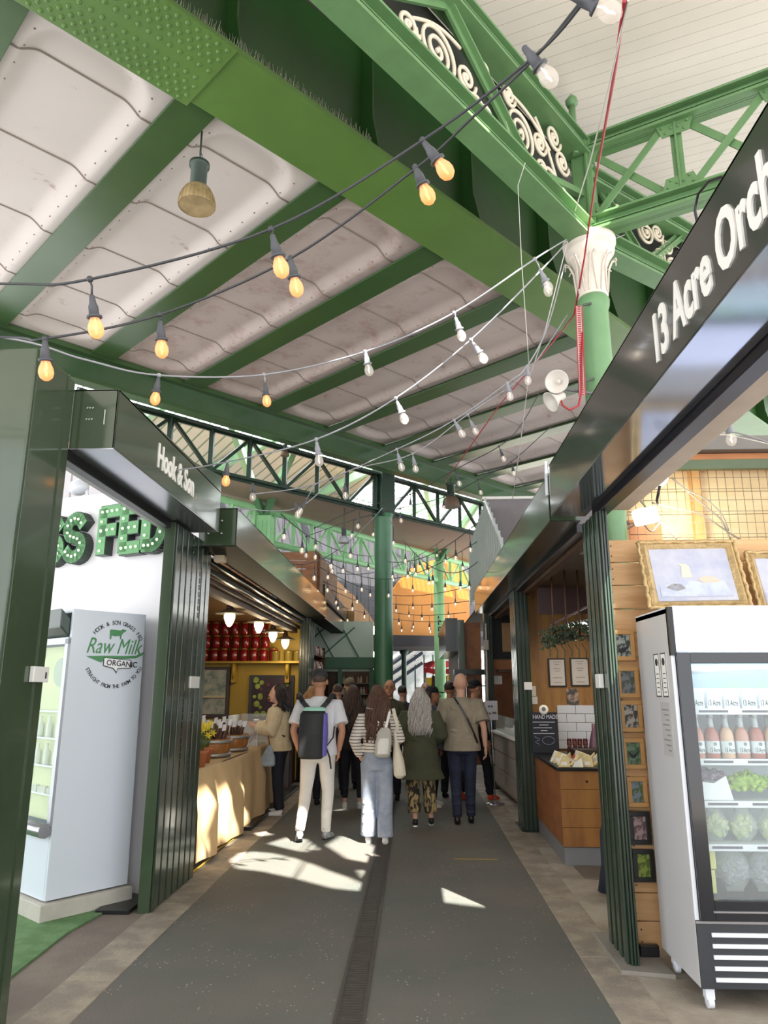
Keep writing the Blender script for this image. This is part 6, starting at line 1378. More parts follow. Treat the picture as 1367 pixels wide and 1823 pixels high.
B_W = bulb_meshes(sock_d, g_warm, f_warm, '_warm'); B_C = bulb_meshes(sock_d, g_clear, f_clear, '_clear'); B_G = bulb_meshes(sock_g, g_clear, f_clear, '_grey')
f_far = mat('filament_far', '#fff0dc', 0.4, emit=6.0, ecol='#ffd6a0'); B_F = (B_C[0], B_C[1], B_C[2].copy()); B_F[2].materials.clear(); B_F[2].materials.append(f_far)
def hang_bulb(parent, base, dirn, kind, sc=1.0, parts=True):
    h = bpy.data.objects.new('lamp_holder', kind[0]); C.objects.link(h); h.parent = parent; h.location = base - parent.location
    h.rotation_euler = (-dirn).to_track_quat('Z', 'Y').to_euler(); h.scale = (sc,)*3
    g = bpy.data.objects.new('bulb', kind[1]); C.objects.link(g); g.parent = h
    if parts: f = bpy.data.objects.new('filament', kind[2]); C.objects.link(f); f.parent = h
def smooth_path(P, it=2, seg=8):
    out = []
    for i in range(len(P)-1):
        p0 = P[max(i-1,0)]; p1 = P[i]; p2 = P[i+1]; p3 = P[min(i+2,len(P)-1)]
        for k in range(seg):
            t_ = k/seg; out.append(0.5*((2*p1)+(p2-p0)*t_+(2*p0-5*p1+4*p2-p3)*t_*t_+(3*p1-p0-3*p2+p3)*t_**3))
    out.append(P[-1]); return out
def festoon(label, nodes, kind, cm, r=0.006, sc=1.0, twin=False):
    """nodes: (px, py, depth[, bulb px, bulb py]) measured along the run"""
    P = [depth(n[0], n[1], n[2]) for n in nodes]
    t = thing('festoon_string', label, 'string lights', P[0], 'festoon light strings over the walkway')
    b = MB(); path = smooth_path(P, seg=8); b.tube(path, r, 6, cap=True)
    for n, p in zip(nodes, P):
        if len(n) > 3:
            q = depth(n[3], n[4], n[2]); d_ = (q-p); L = d_.length; d_.normalize(); base = q - d_*0.135*sc
            kk = n[5] if len(n) > 5 else kind
            b.tube([p, p.lerp(base, 0.5)+Vector((0.004,0,0.002)), base], r*0.8, 5); b.ball(p, r*2.4, 8, 6)
            hang_bulb(t, base, d_, kk, sc)
    obj('cable', b, cm, t)
    return t
festoon('nearest dark bulb string, upper of the pair climbing from left edge to top right', [(-420,500,3.0),(0,505,2.85),(160,497,2.75,171,588),(482,408,2.68,501,480),(752,250,2.6,794,305),(948,103,2.35,978,140,B_C),(1040,2,2.1,1088,22,B_C),(1080,-60,2.0)], B_W, cab_d, 0.0055)
festoon('nearest dark bulb string, lower of the pair climbing from left edge to top right', [(-420,600,3.2),(0,600,3.1),(80,603,2.9,82,664),(285,560,3.2,288,625),(517,460,3.0,528,515),(740,300,2.8,762,350),(840,210,2.6),(950,105,2.45),(1030,8,2.2)], B_W, cab_d, 0.0055)
cap_d = 6.95
festoon('string from the column capital to the left edge, upper of two', [(1010,425,cap_d),(952,461,4.9,977,512,B_G),(808,557,4.8,822,599,B_G),(650,626,4.8,657,661,B_G),(470,667,4.9,475,716),(283,668,4.3,276,712),(150,640,4.0),(0,600,3.8),(-420,560,3.6)], B_W, cab_g, 0.006)
festoon('string from the column capital to the left edge, lower of two', [(1008,432,cap_d),(962,482,5.0,976,520,B_G),(838,605,4.9,861,639,B_G),(704,709,4.9,720,747,B_G),(563,782,4.8,568,822,B_G),(405,822,5.2,402,858),(300,838,5.3),(180,840,5.3)], B_W, cab_g, 0.006)
festoon('string low across the middle from the orchard sign towards the left stalls', [(1005,470,6.9),(975,580,6.6),(938,652,6.2,940,679,B_G),(903,682,6.2,908,707,B_G),(808,748,6.4,823,773,B_G),(706,800,6.5,715,833,B_G),(560,862,7.0,533,912),(450,880,6.6,450,886)], B_C, cab_g, 0.006)
festoon('string just behind the low middle one, ending by the lettered left fascia', [(1010,560,7.2),(935,665,7.2),(832,738,7.2,847,769,B_G),(734,808,7.2,740,836,B_G),(612,842,7.4,615,884),(528,905,7.4,530,918),(420,905,7.2)], B_C, cab_g, 0.006)
festoon('pale string hanging above the timber partition at the right', [(1180,800,4.8),(1218,772,4.6,1228,770,B_G),(1300,768,4.4,1302,785,B_G),(1400,800,4.2)], B_G, cab_g, 0.005)
festoon('faint string beneath the deck right of the glazing, upper of two', [(960,700,9),(925,760,9),(888,795,9,897,818),(810,836,9.5,818,862),(730,880,10,731,905),(640,905,10,637,938),(560,940,10,562,975)], B_C, cab_d, 0.006)
festoon('faint string beneath the deck right of the glazing, lower of two', [(980,760,10.5),(910,822,10.5,915,844),(850,855,10.5,856,878),(790,885,11,790,905),(712,905,11,714,928),(630,925,11,626,955),(545,955,11,545,990)], B_C, cab_d, 0.006)
# small far strings fanning out from the central column and crossing the hall
random.seed(17)
far = [((680,905,14.6),(470,960,11.5),(560,1000,12)), ((690,920,14.6),(850,1000,12),(770,1010,13)), ((560,985,12),(870,950,12),(700,1030,15)), ((570,1010,12.5),(850,1040,14),(705,1060,17)), ((575,1035,13),(835,1070,15),(700,1075,18)),
       ((590,1050,14),(830,1090,16),(710,1092,19)), ((500,915,9.5),(665,990,14.6),(590,975,12)), ((850,930,11),(690,1000,14.6),(760,990,13)), ((610,1080,17),(820,1105,18),(715,1104,20)), ((600,1020,13),(790,960,19),(700,1010,17))]
names = ['left end at the chutney stall roof, top of the fan', 'right end at the corrugated screen, top of the fan', 'crossing just under the pale green truss', 'crossing below the bottom of the pale green truss', 'crossing the top of the orange wall',
         'crossing the middle of the orange wall', 'dropping from the chutney fascia to the central column', 'dropping from the corrugated screen to the central column', 'lowest across the orange wall', 'slanting up to the bright green column']
for i, (a, c, m_) in enumerate(far):
    A0, C0, M0 = depth(*a), depth(*c), depth(*m_)
    t = thing('festoon_string', 'small far bulb string ' + names[i], 'string lights', A0, 'small far bulb strings')
    pts = [(1-s_)*(1-s_)*A0 + 2*s_*(1-s_)*(2*M0-(A0+C0)/2) + s_*s_*C0 for s_ in [k/30 for k in range(31)]]
    b = MB(); b.tube(pts, 0.008, 5)
    nb = 7
    for k in range(nb):
        s_ = (k+0.5+random.uniform(-.2,.2))/nb; p = pts[int(s_*30)]; L = random.uniform(0.12,0.22)
        base = p - Z*L; b.tube([p, base], 0.005, 4); hang_bulb(t, base, Vector((0,0,-1)), B_F, 1.15 if k % 2 else 1.0, True)
    obj('cable', b, cab_d, t)
# ================================================================ PEOPLE
SKINS = {'light': mat('skin_light', '#cfa18a', 0.55, var=0.05, scale=18), 'tan': mat('skin_tan', '#c08d70', 0.55, var=0.05, scale=18), 'warm': mat('skin_warm', '#b98465', 0.55, var=0.05, scale=18)}
def hairm(nm_, a, c): return mat('hair_'+nm_, a, 0.45, col2=c, scale=10, stretch=(12,12,0.7), bump=0.5, bscale=30)
HAIR = {'dark': hairm('dark','#241c1a','#3a2d28'), 'brown': hairm('brown','#4a3226','#6b4a36'), 'blonde': hairm('blonde','#8a6440','#b98d5c'), 'grey': hairm('grey','#a09a94','#d8d4d0'), 'mid': hairm('mid','#3a2a24','#5a4338'), 'short': hairm('short','#4a3a30','#63503f')}
def V3(p): return Vector(p)
def person(label, loc, face, H, skin, pose=None, top=None, bottom=None, shoes=None, hair=None, extras=None, wide=1.0, hands=True, sole=None):
    """face: heading in degrees (0 = walking away up the alley). All joint numbers are fractions of the height, x right, y forward."""
    p = dict(lean=0.0, hd_turn=0.0, hipR=(0.052,0,0.51), hipL=(-0.052,0,0.51), kneeR=(0.060,0.012,0.28), kneeL=(-0.060,0.012,0.28), ankR=(0.062,-0.01,0.045), ankL=(-0.062,-0.01,0.045),
             shR=(0.098*wide,0,0.783), shL=(-0.098*wide,0,0.783), elR=(0.125*wide,-0.02,0.62), elL=(-0.125*wide,-0.02,0.62), wrR=(0.128*wide,0.03,0.485), wrL=(-0.128*wide,0.03,0.485), toeR=0, toeL=0, liftR=0, liftL=0)
    if pose: p.update(pose)
    M = Matrix.Translation(loc) @ Matrix.Rotation(-math.radians(face), 4, 'Z') @ Matrix.Scale(H, 4)
    t = thing('person', label, 'person', loc)
    vox = 0.009
    def add(nm_, mb, m, parent=None, vx=vox): mb.xform(M); return obj(nm_, mb, m, parent or t, vox=vx)
    L = p['lean']; hb_ = p.get('hback', 0)
    def ln_(q, k=1.0): q = V3(q); return Vector((q.x, q.y + L*max(0, q.z-0.5)*k, q.z))
    hc = ln_((0, 0.012, 0.928)); R = Matrix.Rotation(-math.radians(p['hd_turn']), 3, 'Z')
    def hp(x, y, z): return hc + R @ (Vector((x, y, z))*1.10)
    b = MB()
    b.ball(hp(0,-0.006,0.012), (0.047,0.059,0.061), 18, 14, R); b.ball(hp(0,0.012,-0.022), (0.037,0.044,0.048), 16, 12, R)      # skull, jaw
    b.tube([hp(0,0.047,0.012), hp(0,0.060,-0.010), hp(0,0.050,-0.016)], [0.005,0.009,0.006], 8)                                   # nose
    b.ball(hp(0.044,-0.004,-0.004), (0.006,0.012,0.018), 8, 6, R); b.ball(hp(-0.044,-0.004,-0.004), (0.006,0.012,0.018), 8, 6, R)  # ears
    b.ball(hp(0,0.044,-0.050), (0.014,0.010,0.010), 8, 6, R)                                                                      # chin
    b.tube([ln_((0,-0.006,0.80)), ln_((0,-0.004,0.85)), hp(0,-0.006,-0.02)], [0.040,0.031,0.030], 14)
    def torso(mb, g, z0=0.47, z1=0.83, hip=0.0):
        prof = [(0.47,0.088+hip,0.066),(0.51,0.092+hip,0.070),(0.56,0.082,0.062),(0.62,0.074,0.056),(0.70,0.088,0.064),(0.76,0.096,0.064),(0.79,0.086,0.054),(0.815,0.058,0.042),(0.835,0.036,0.034)]
        rs = [(ln_((0,0,z)), rx*wide+g, ry+g) for z, rx, ry in prof if z0-1e-6 <= z <= z1+1e-6]
        mb.loft(rs, 22)
    torso(b, -0.006)
    for s_, S in ((1,'R'),(-1,'L')):
        sh, el, wr = ln_(p['sh'+S]), ln_(p['el'+S]), ln_(p['wr'+S])
        b.tube([ln_((0.045*s_,0,0.79)), sh, sh.lerp(el,.35), el, el.lerp(wr,.35), wr], [0.028,0.027,0.027,0.021,0.022,0.0145], 12)
        hp_, kn, an = V3(p['hip'+S]), V3(p['knee'+S]), V3(p['ank'+S])
        b.tube([hp_, hp_.lerp(kn,.4), kn, kn.lerp(an,.35), an], [0.050,0.042,0.029,0.029,0.018], 12)
    add('body', b, SKINS[skin], vx=vox)
    # hands with five separate fingers
    for s_, S in ((1,'R'),(-1,'L')):
        if p.get('hide'+S): continue
        el, wr = ln_(p['el'+S]), ln_(p['wr'+S]); d = (wr-el).normalized(); side = Vector((0,1,0)) - d*d.y
        if side.length < 0.2: side = Vector((-s_,0,0.3)) - d*Vector((-s_,0,0.3)).dot(d)
        side.normalize(); pal = d.cross(side).normalized()*(-s_)
        hb = MB(); hb.tube([wr-d*0.006, wr+d*0.022, wr+d*0.048], [0.013,0.020,0.018], 10, fl=0.6)
        for k in range(4):
            o_ = side*(0.0155-0.0105*k); ln3 = (0.042,0.048,0.045,0.034)[k]; st = wr+d*0.044+o_; curl = pal*0.35
            hb.tube([st, st+d*ln3*.45+curl*ln3*.15, st+(d*.8+curl*.9)*ln3*.75, st+(d*.9+curl*1.5)*ln3], [0.0056,0.0053,0.0048,0.0038], 7)
        th0 = wr+d*0.014+side*0.014; hb.tube([th0, th0+side*0.014+d*0.012, th0+side*0.018+d*0.032+pal*0.006], [0.007,0.0062,0.0045], 7)
        add('hand', hb, SKINS[skin], vx=0.0035*H)
    # shoes
    for s_, S in ((1,'R'),(-1,'L')):
        an = V3(p['ank'+S]); toe = math.radians(p['toe'+S]); lift = p['lift'+S]; f_ = Vector((math.sin(toe), math.cos(toe), -lift)).normalized(); upv = Vector((0,0,1))
        base = Vector((an.x, an.y, an.z-0.026)); sb = MB()
        sb.tube([base - f_*0.022, base - f_*0.012+upv*0.004, base + f_*0.03, base + f_*0.065 - upv*0.006, base + f_*0.09 - upv*0.008], [0.014,0.022,0.022,0.019,0.012], 12)
        sb.tube([base - f_*0.006, an + upv*0.004], [0.021,0.020], 12)
        so_ = add('shoe', sb, shoes[0], vx=0.008)
        sl = MB(); a_ = base - upv*0.0165; sd = f_.cross(upv).normalized()
        sl.prism([a_ - f_*0.026 - sd*0.012, a_ + f_*0.02 - sd*0.021, a_ + f_*0.075 - sd*0.020, a_ + f_*0.098, a_ + f_*0.075 + sd*0.020, a_ + f_*0.02 + sd*0.021, a_ - f_*0.026 + sd*0.012], f_.cross(sd)*-0.010 if f_.cross(sd).z > 0 else f_.cross(sd)*0.010)
        add('sole', sl, shoes[1], so_, vx=None)
    # trousers
    if bottom:
        b = MB(); w_ = bottom.get('w', [0.058,0.052,0.040,0.036,0.030]); zt = bottom.get('top', 0.585)
        torso(b, 0.004, 0.47, 0.56, bottom.get('hip', 0))
        b.loft([(ln_((0,0,0.455)), 0.090, 0.068), (ln_((0,-0.002,0.50)), 0.096*wide**.5, 0.076), (ln_((0,0,zt)), 0.082*wide, 0.062)], 22)
        cut_ = bottom.get('cut', 0.04)
        for s_, S in ((1,'R'),(-1,'L')):
            hp_, kn, an = V3(p['hip'+S]), V3(p['knee'+S]), V3(p['ank'+S]); an = kn.lerp(an, bottom.get('len', 1.0))
            pts = [hp_ - Vector((0,0,0.01)), hp_.lerp(kn,.35), hp_.lerp(kn,.7), kn, kn.lerp(an,.3), kn.lerp(an,.65), an]
            rs = [w_[0], w_[1], w_[1]*.55+w_[2]*.45, w_[2], w_[2]*.6+w_[3]*.4, w_[3], w_[4]]
            for i in range(2,6): pts[i] = pts[i] + Vector((0.002*math.sin(i*2.1+s_), 0.003*math.sin(i*3.3), 0))
            b.tube(pts, rs, 16)
            for i in range(4):    # cloth creases
                q = kn.lerp(an, 0.15+0.25*i); b.tube([q+Vector((-rs[4]*.8,-rs[4]*.75,0.006)), q+Vector((0,-rs[4]*1.0,-0.004)), q+Vector((rs[4]*.8,-rs[4]*.75,0.010))], 0.0045, 6)
        add('trousers', b, bottom['m'], vx=0.010)
    if top:
        b = MB(); g = top.get('g', 0.007); z0 = top.get('z0', 0.50)
        prof = [(0.40,0.105,0.082),(0.47,0.098,0.076),(0.51,0.096,0.074),(0.56,0.089,0.069),(0.62,0.084,0.066),(0.70,0.093,0.070),(0.755,0.098,0.068),(0.785,0.088,0.058),(0.808,0.064,0.046),(0.826,0.045,0.040)]
        fl = top.get('flare', 0.0)
        if z0 < 0.40: prof = [(z0, 0.108+fl, 0.085+fl)] + prof
        rs = [(ln_((0,0,max(z,z0))), rx*wide+g+fl*max(0,(0.7-z))/0.4, ry+g+fl*max(0,(0.7-z))/0.4) for z, rx, ry in prof if z >= z0-0.03]
        b.loft(rs, 24)
        b.tube([ln_((0,-0.004,0.80)), ln_((0,-0.004,0.838+top.get('collar',0)))], [0.052,0.036+g], 16)
        for s_, S in ((1,'R'),(-1,'L')):
            sh, el, wr = ln_(p['sh'+S]), ln_(p['el'+S]), ln_(p['wr'+S]); sl = top.get('sleeve', 1.0); gw = g + top.get('sg', 0)
            pts = [ln_((0.045*s_,0,0.785)), sh, sh.lerp(el,.5)]; rs = [0.030+g, 0.029+gw, 0.028+gw]
            if sl <= 0.6: pts.append(sh.lerp(el, 0.75)); rs.append(0.029+gw*1.1)
            else: pts += [el, el.lerp(wr,.5), el.lerp(wr,.93)]; rs += [0.025+gw, 0.022+gw, 0.017+gw]
            b.tube(pts, rs, 14)
        # back and waist folds
        for i in range(6):
            z_ = z0+0.03+0.05*i; x_ = 0.03*math.sin(i*2.3); yy = -(0.064+g+fl*0.4)
            b.tube([ln_((x_-0.05,yy+0.008,z_+0.010)), ln_((x_,yy,z_)), ln_((x_+0.05,yy+0.008,z_+0.012))], 0.0045, 6)
        add('top', b, top['m'], vx=0.010)
    # hair
    if hair:
        kind, m_, ln2 = hair; hb = MB()
        hb.ball(hp(0,-0.014,0.022), (0.0485,0.056,0.054), 18, 12, R)
        if kind == 'long':
            random.seed(int(abs(loc[0]*100))+int(loc[1]*10))
            hb.loft([(hp(0,-0.026,0.03), 0.050, 0.040), (hp(0,-0.034,-0.04), 0.058, 0.034), (hp(0,-0.050-hb_*.5,-0.05-ln2*0.45), 0.064, 0.028), (hp(0,-0.062-hb_,-0.05-ln2*0.80), 0.054, 0.022), (hp(0,-0.066-hb_,-0.05-ln2*1.0), 0.034, 0.014)], 16)
            for k in range(74):
                a = PI*(k/73) + PI; x0, y0 = 0.050*math.cos(a), 0.048*math.sin(a)-0.006; l_ = ln2*random.uniform(0.80,1.15); ph = random.uniform(0,6); am = 0.005+0.005*random.random(); sp_ = random.uniform(0.85,1.15)
                pts = [hp(x0*(1-0.6*q0), y0*(1-0.6*q0), 0.058*(q0)+0.012) for q0 in (1.0, 0.4)]
                for q in range(1, 10):
                    f = q/9; pts.append(hp(x0*sp_*(1.0+0.45*math.sin(f*2.4)) + am*math.sin(ph+f*11), y0*(1.0-0.15*f) - 0.006 + am*math.cos(ph+f*10) - (0.036+hb_)*f, 0.012 - (0.05+l_)*f) + Vector((0,-0.0,0)))
                hb.tube(pts, [0.005]+[0.0066]*8+[0.005,0.002], 5)
            add('hair', hb, m_, vx=None)
        else: add('hair', hb, m_, vx=0.008)
    # eyes and mouth for faces that can be seen
    if p.get('face_seen'):
        b = MB(); 
        for s_ in (-1,1): b.ball(hp(0.017*s_,0.044,0.006), (0.006,0.004,0.0035), 8, 6, R)
        add('eyes', b, INK, vx=None); b = MB(); b.tube([hp(-0.014,0.048,-0.034), hp(0,0.053,-0.036), hp(0.014,0.048,-0.034)], 0.003, 6); add('mouth', b, mat('lips','#a05a50',0.5), vx=None)
        b = MB()
        for s_ in (-1,1): b.tube([hp(0.009*s_,0.048,0.018), hp(0.018*s_,0.047,0.021), hp(0.027*s_,0.042,0.017)], 0.002, 5)
        add('eyebrows', b, HAIR['dark'], vx=None)
        if p.get('glasses'):
            b = MB()
            for s_ in (-1,1): b.tube([hp(0.018*s_+0.013*math.cos(a*PI/6), 0.053, 0.006+0.010*math.sin(a*PI/6)) for a in range(13)], 0.0013, 5)
            add('glasses', b, BLACK, vx=None)
    if extras: extras(t, M, hp, ln_, add, p, R)
    return t
def cap_fn(m_, brim=1, badge=False):
    def f(t, M, hp, ln_, add, p, R):
        b = MB(); b.ball(hp(0,-0.008,0.030), (0.052,0.061,0.050), 20, 12, R)
        cutm = [v_ for v_ in b.v]
        b.v = [Vector((v_.x, v_.y, max(v_.z, hp(0,0,0.018).z))) for v_ in b.v]
        c = add('cap', b, m_, vx=None)
        b = MB(); b.tube([hp(-0.03,0.05*brim,0.022), hp(0,0.085*brim,0.020), hp(0.03,0.05*brim,0.022)], [0.012,0.02,0.012], 8, fl=0.25); b.prism([hp(-0.042,0.03*brim,0.020), hp(-0.030,0.072*brim,0.016), hp(0,0.088*brim,0.014), hp(0.030,0.072*brim,0.016), hp(0.042,0.03*brim,0.020)], (0,0,0.004)); add('brim', b, m_, c, vx=None)
        b = MB(); b.ball(hp(0,-0.008,0.081), 0.006, 8, 6); add('button', b, LETTER if badge else m_, c, vx=None)
    return f
cotton = mat('white_tshirt', '#e3e4ea', 0.8, var=0.02, scale=8, bump=0.1, bscale=30)
def soft(nm_, a, c=None, **k): return mat(nm_, a, 0.85, col2=c, scale=k.get('scale',9), bump=0.15, bscale=60, var=0.05)
W_SH = (mat('white_sneaker','#e4e2de',0.5), mat('white_sole','#f0eee9',0.5))
# 1 man with black and violet backpack
def ex1(t, M, hp, ln_, add, p, R):
    cap_fn(mat('charcoal_cap','#2f3335',0.7), 1, True)(t, M, hp, ln_, add, p, R)
def place(px, py, z=0.0): return tuple(onZ(px, py, z))
def strap(mb, pts, w_=0.012, t_=0.005):
    for i in range(len(pts)-1): mb.beam(Vector(pts[i]), Vector(pts[i+1])+(Vector(pts[i+1])-Vector(pts[i]))*0.04, w_, t_, (0,1,0.2))
pos1 = onZ(563, 1497, 0); H1 = 1.80
person('man in white t-shirt, white trousers and dark cap wearing a black backpack', (pos1.x, pos1.y, 0), -2, H1, 'tan',
       dict(kneeL=(-0.070,0.018,0.285), ankL=(-0.095,-0.055,0.065), liftL=0.55, toeL=-14, kneeR=(0.062,0.030,0.28), ankR=(0.052,0.05,0.045), toeR=24, elR=(0.150,-0.045,0.635), wrR=(0.128,0.010,0.515), elL=(-0.152,-0.045,0.635), wrL=(-0.120,0.015,0.515), lean=0.04, hd_turn=4, hideL=True),
       dict(m=cotton, sleeve=0.5, z0=0.49, g=0.012, sg=0.006), dict(m=soft('white_chinos','#dedbd6'), w=[0.058,0.050,0.038,0.032,0.028]), (mat('grey_runner','#6f7276',0.6,col2='#b9bcc0',scale=40), mat('dark_sole','#3a3c40',0.6)), ('short', HAIR['short'], 0), ex1, wide=1.12)
bpk = thing('backpack', 'black roll backpack with violet side and mint top on the man in the white t-shirt', 'backpack', (pos1.x, pos1.y-0.18, 0.85))
Mb = Matrix.Translation((pos1.x-0.03, pos1.y-0.04, 0)) @ Matrix.Rotation(math.radians(4), 4, 'Z') @ Matrix.Scale(H1, 4) @ Matrix.Diagonal((1.32, 1.05, 1.03, 1)) @ Matrix.Translation((0,0,-0.02))
bk = mat('backpack_black','#24272a',0.6,var=0.15); vi = mat('backpack_violet','#6a63b8',0.6,var=0.08); mi = mat('backpack_mint','#a9e0cc',0.6)
b = MB(); b.loft([((-0.012,-0.115,0.485),0.048,0.030),((-0.012,-0.118,0.50),0.060,0.036),((-0.010,-0.118,0.62),0.062,0.040),((-0.006,-0.112,0.735),0.060,0.036),((-0.004,-0.106,0.755),0.05,0.028)], 20); b.xform(Mb); obj('bag_body', b, bk, bpk, vox=0.008)
b = MB(); b.loft([((0.042,-0.108,0.50),0.016,0.028),((0.046,-0.110,0.62),0.018,0.034),((0.044,-0.104,0.74),0.016,0.028)], 12); b.xform(Mb); obj('side_panel', b, vi, bpk, vox=0.008)
b = MB(); b.loft([((-0.002,-0.108,0.752),0.056,0.032),((0.0,-0.105,0.768),0.052,0.028),((0.0,-0.1,0.775),0.04,0.02)], 18); b.xform(Mb); obj('top_flap', b, mi, bpk, vox=0.008)
for s_ in (-1,1):
    b = MB(); strap(b, [(0.03*s_,-0.085,0.765),(0.055*s_,-0.085,0.80),(0.072*s_,-0.052,0.832),(0.080*s_,0.0,0.846),(0.085*s_,0.05,0.82)], 0.024, 0.009); b.xform(Mb); obj('strap', b, bk, bpk)
b = MB(); strap(b, [(0.058,-0.11,0.54),(0.072,-0.095,0.49),(0.078,-0.09,0.43)], 0.008, 0.004); strap(b, [(0.09,-0.02,0.66),(0.085,-0.07,0.60),(0.06,-0.10,0.56)], 0.006, 0.003); b.xform(Mb); obj('loose_strap', b, bk, bpk)
# 2 woman in striped top, pale blue jeans
stripe_m = stripes('striped_knit', '#ddd5cc', '#5a5048', (0,0,1), 0.034, 0.26, 0.8, 0.03)
jeans_l = soft('pale_blue_denim', '#8e98aa', '#a5aebd', scale=5)
pos2 = onZ(671, 1502, 0); H2 = 1.63
person('woman with long wavy brown hair, striped top and pale blue wide jeans, walking away', (pos2.x, pos2.y, 0), 0, H2, 'light',
       dict(kneeR=(0.052,0.02,0.28), ankR=(0.055,-0.018,0.042), kneeL=(-0.055,0.02,0.28), ankL=(-0.058,0.028,0.045), elL=(-0.148,-0.045,0.64), wrL=(-0.115,0.03,0.545), elR=(0.150,-0.03,0.65), wrR=(0.08,0.09,0.62), hd_turn=-12, hideR=True),
       dict(m=stripe_m, z0=0.565, g=0.009, sg=0.006), dict(m=jeans_l, w=[0.062,0.056,0.050,0.050,0.052], top=0.60, hip=0.006), W_SH, ('long', HAIR['brown'], 0.21), None)
M2 = Matrix.Translation((pos2.x-0.01, pos2.y-0.02, 0)) @ Matrix.Scale(H2, 4) @ Matrix.Diagonal((1.22, 1.15, 1.0, 1))
t = thing('sling_bag', 'small white and grey sling bag on the back of the woman in the striped top', 'bag', (pos2.x+0.06, pos2.y-0.16, 0.95))
b = MB(); b.loft([((0.040,-0.100,0.545),0.030,0.018),((0.038,-0.104,0.56),0.042,0.024),((0.044,-0.104,0.63),0.044,0.025),((0.050,-0.100,0.70),0.038,0.020),((0.052,-0.094,0.73),0.022,0.012)], 18); b.xform(M2); obj('bag_body', b, soft('bag_grey_white','#b9b6ac'), t, vox=0.007)
b = MB(); b.loft([((0.040,-0.120,0.565),0.030,0.012),((0.044,-0.122,0.63),0.032,0.014),((0.048,-0.118,0.665),0.026,0.010)], 14); b.xform(M2); obj('front_pocket', b, soft('bag_white','#e6e3dc'), t, vox=0.007)
b = MB(); strap(b, [(0.055,-0.092,0.725),(0.066,-0.08,0.775),(0.075,-0.045,0.825),(0.07,0.0,0.84)], 0.014, 0.005); b.xform(M2); obj('strap', b, LETTER, t)
t = thing('tote_bag', 'slack cream tote bag hanging from the shoulder of the woman in the striped top', 'bag', (pos2.x+0.25, pos2.y, 0.7))
b = MB(); b.loft([((0.128,-0.02,0.405),0.016,0.02),((0.130,-0.02,0.425),0.034,0.045),((0.122,-0.02,0.52),0.030,0.045),((0.112,-0.02,0.60),0.018,0.035),((0.105,-0.02,0.70),0.012,0.022)], 16); b.xform(M2); obj('bag_body', b, soft('tote_cream','#ded6c4'), t, vox=0.008)
b = MB(); strap(b, [(0.106,-0.03,0.67),(0.118,-0.05,0.74),(0.105,-0.045,0.80),(0.095,-0.01,0.845)], 0.018, 0.005); b.xform(M2); obj('strap', b, soft('tote_cream','#ded6c4'), t)
# 3 woman, grey hair, olive coat
pos3 = onZ(750, 1470, 0); H3 = 1.60
pat = mat('patterned_trousers', '#2c2822', 0.8, col2='#a79466', scale=16, dist=(0.47,0.53), stretch=(1.6,1.6,0.7))
person('woman with long wavy grey hair in a long olive coat and patterned trousers', (pos3.x, pos3.y, 0), 0, H3, 'light',
       dict(kneeR=(0.06,0.03,0.28), ankR=(0.075,0.045,0.045), kneeL=(-0.058,0.01,0.28), ankL=(-0.045,-0.04,0.05), liftL=0.2, hback=0.022, elR=(0.155,0.0,0.65), wrR=(0.11,0.10,0.60), elL=(-0.155,0.0,0.65), wrL=(-0.11,0.10,0.60), hideR=True, hideL=True),
       dict(m=soft('olive_coat','#474b38','#3c4030',scale=3), z0=0.335, g=0.020, sg=0.012, flare=0.022, collar=0.008), dict(m=pat, w=[0.06,0.054,0.05,0.05,0.05], len=0.80), (mat('black_trainer','#1d1d20',0.6), W_SH[1]), ('long', HAIR['grey'], 0.20), None, wide=1.12)
# 4 bald man, taupe t-shirt
def ex4(t, M, hp, ln_, add, p, R):
    b = MB(); strap(b, [(-0.05,-0.052,0.836),(-0.02,-0.084,0.79),(0.035,-0.094,0.70),(0.080,-0.082,0.60),(0.105,-0.05,0.53)], 0.013, 0.005); add('shoulder_strap', b, BLACK, vx=None)
pos4 = onZ(826, 1466, 0); H4 = 1.78
person('bald man in a taupe t-shirt with a black cross-body strap and navy jeans', (pos4.x, pos4.y, 0), 2, H4, 'light',
       dict(kneeR=(0.05,0.02,0.28), ankR=(0.05,0.03,0.045), kneeL=(-0.05,0.01,0.28), ankL=(-0.045,-0.03,0.045), elR=(0.152,-0.045,0.63), wrR=(0.160,-0.02,0.50), elL=(-0.150,0.02,0.64), wrL=(-0.11,0.10,0.60), hideL=True, hd_turn=-6),
       dict(m=soft('taupe_tshirt','#8f8574','#9a907e'), sleeve=0.55, z0=0.475, g=0.017, sg=0.010), dict(m=soft('navy_jeans','#1f2438','#272d44'), w=[0.060,0.052,0.040,0.034,0.031]), (mat('dark_leather_shoe','#20191c',0.35), mat('dark_sole2','#141214',0.6)), None, ex4, wide=1.17)
t = thing('grey_blue_bag', 'faded blue grey bag hanging at the left hip of the bald man', 'bag', (pos4.x-0.24, pos4.y+0.05, 0.95)); M4 = Matrix.Translation((pos4.x, pos4.y, 0)) @ Matrix.Scale(H4, 4)
b = MB(); b.loft([((-0.135,0.02,0.55),0.018,0.04),((-0.135,0.02,0.60),0.022,0.045),((-0.120,0.02,0.67),0.014,0.03)], 14); b.xform(M4); obj('bag_body', b, soft('blue_grey_cloth','#6f8086'), t, vox=0.009)
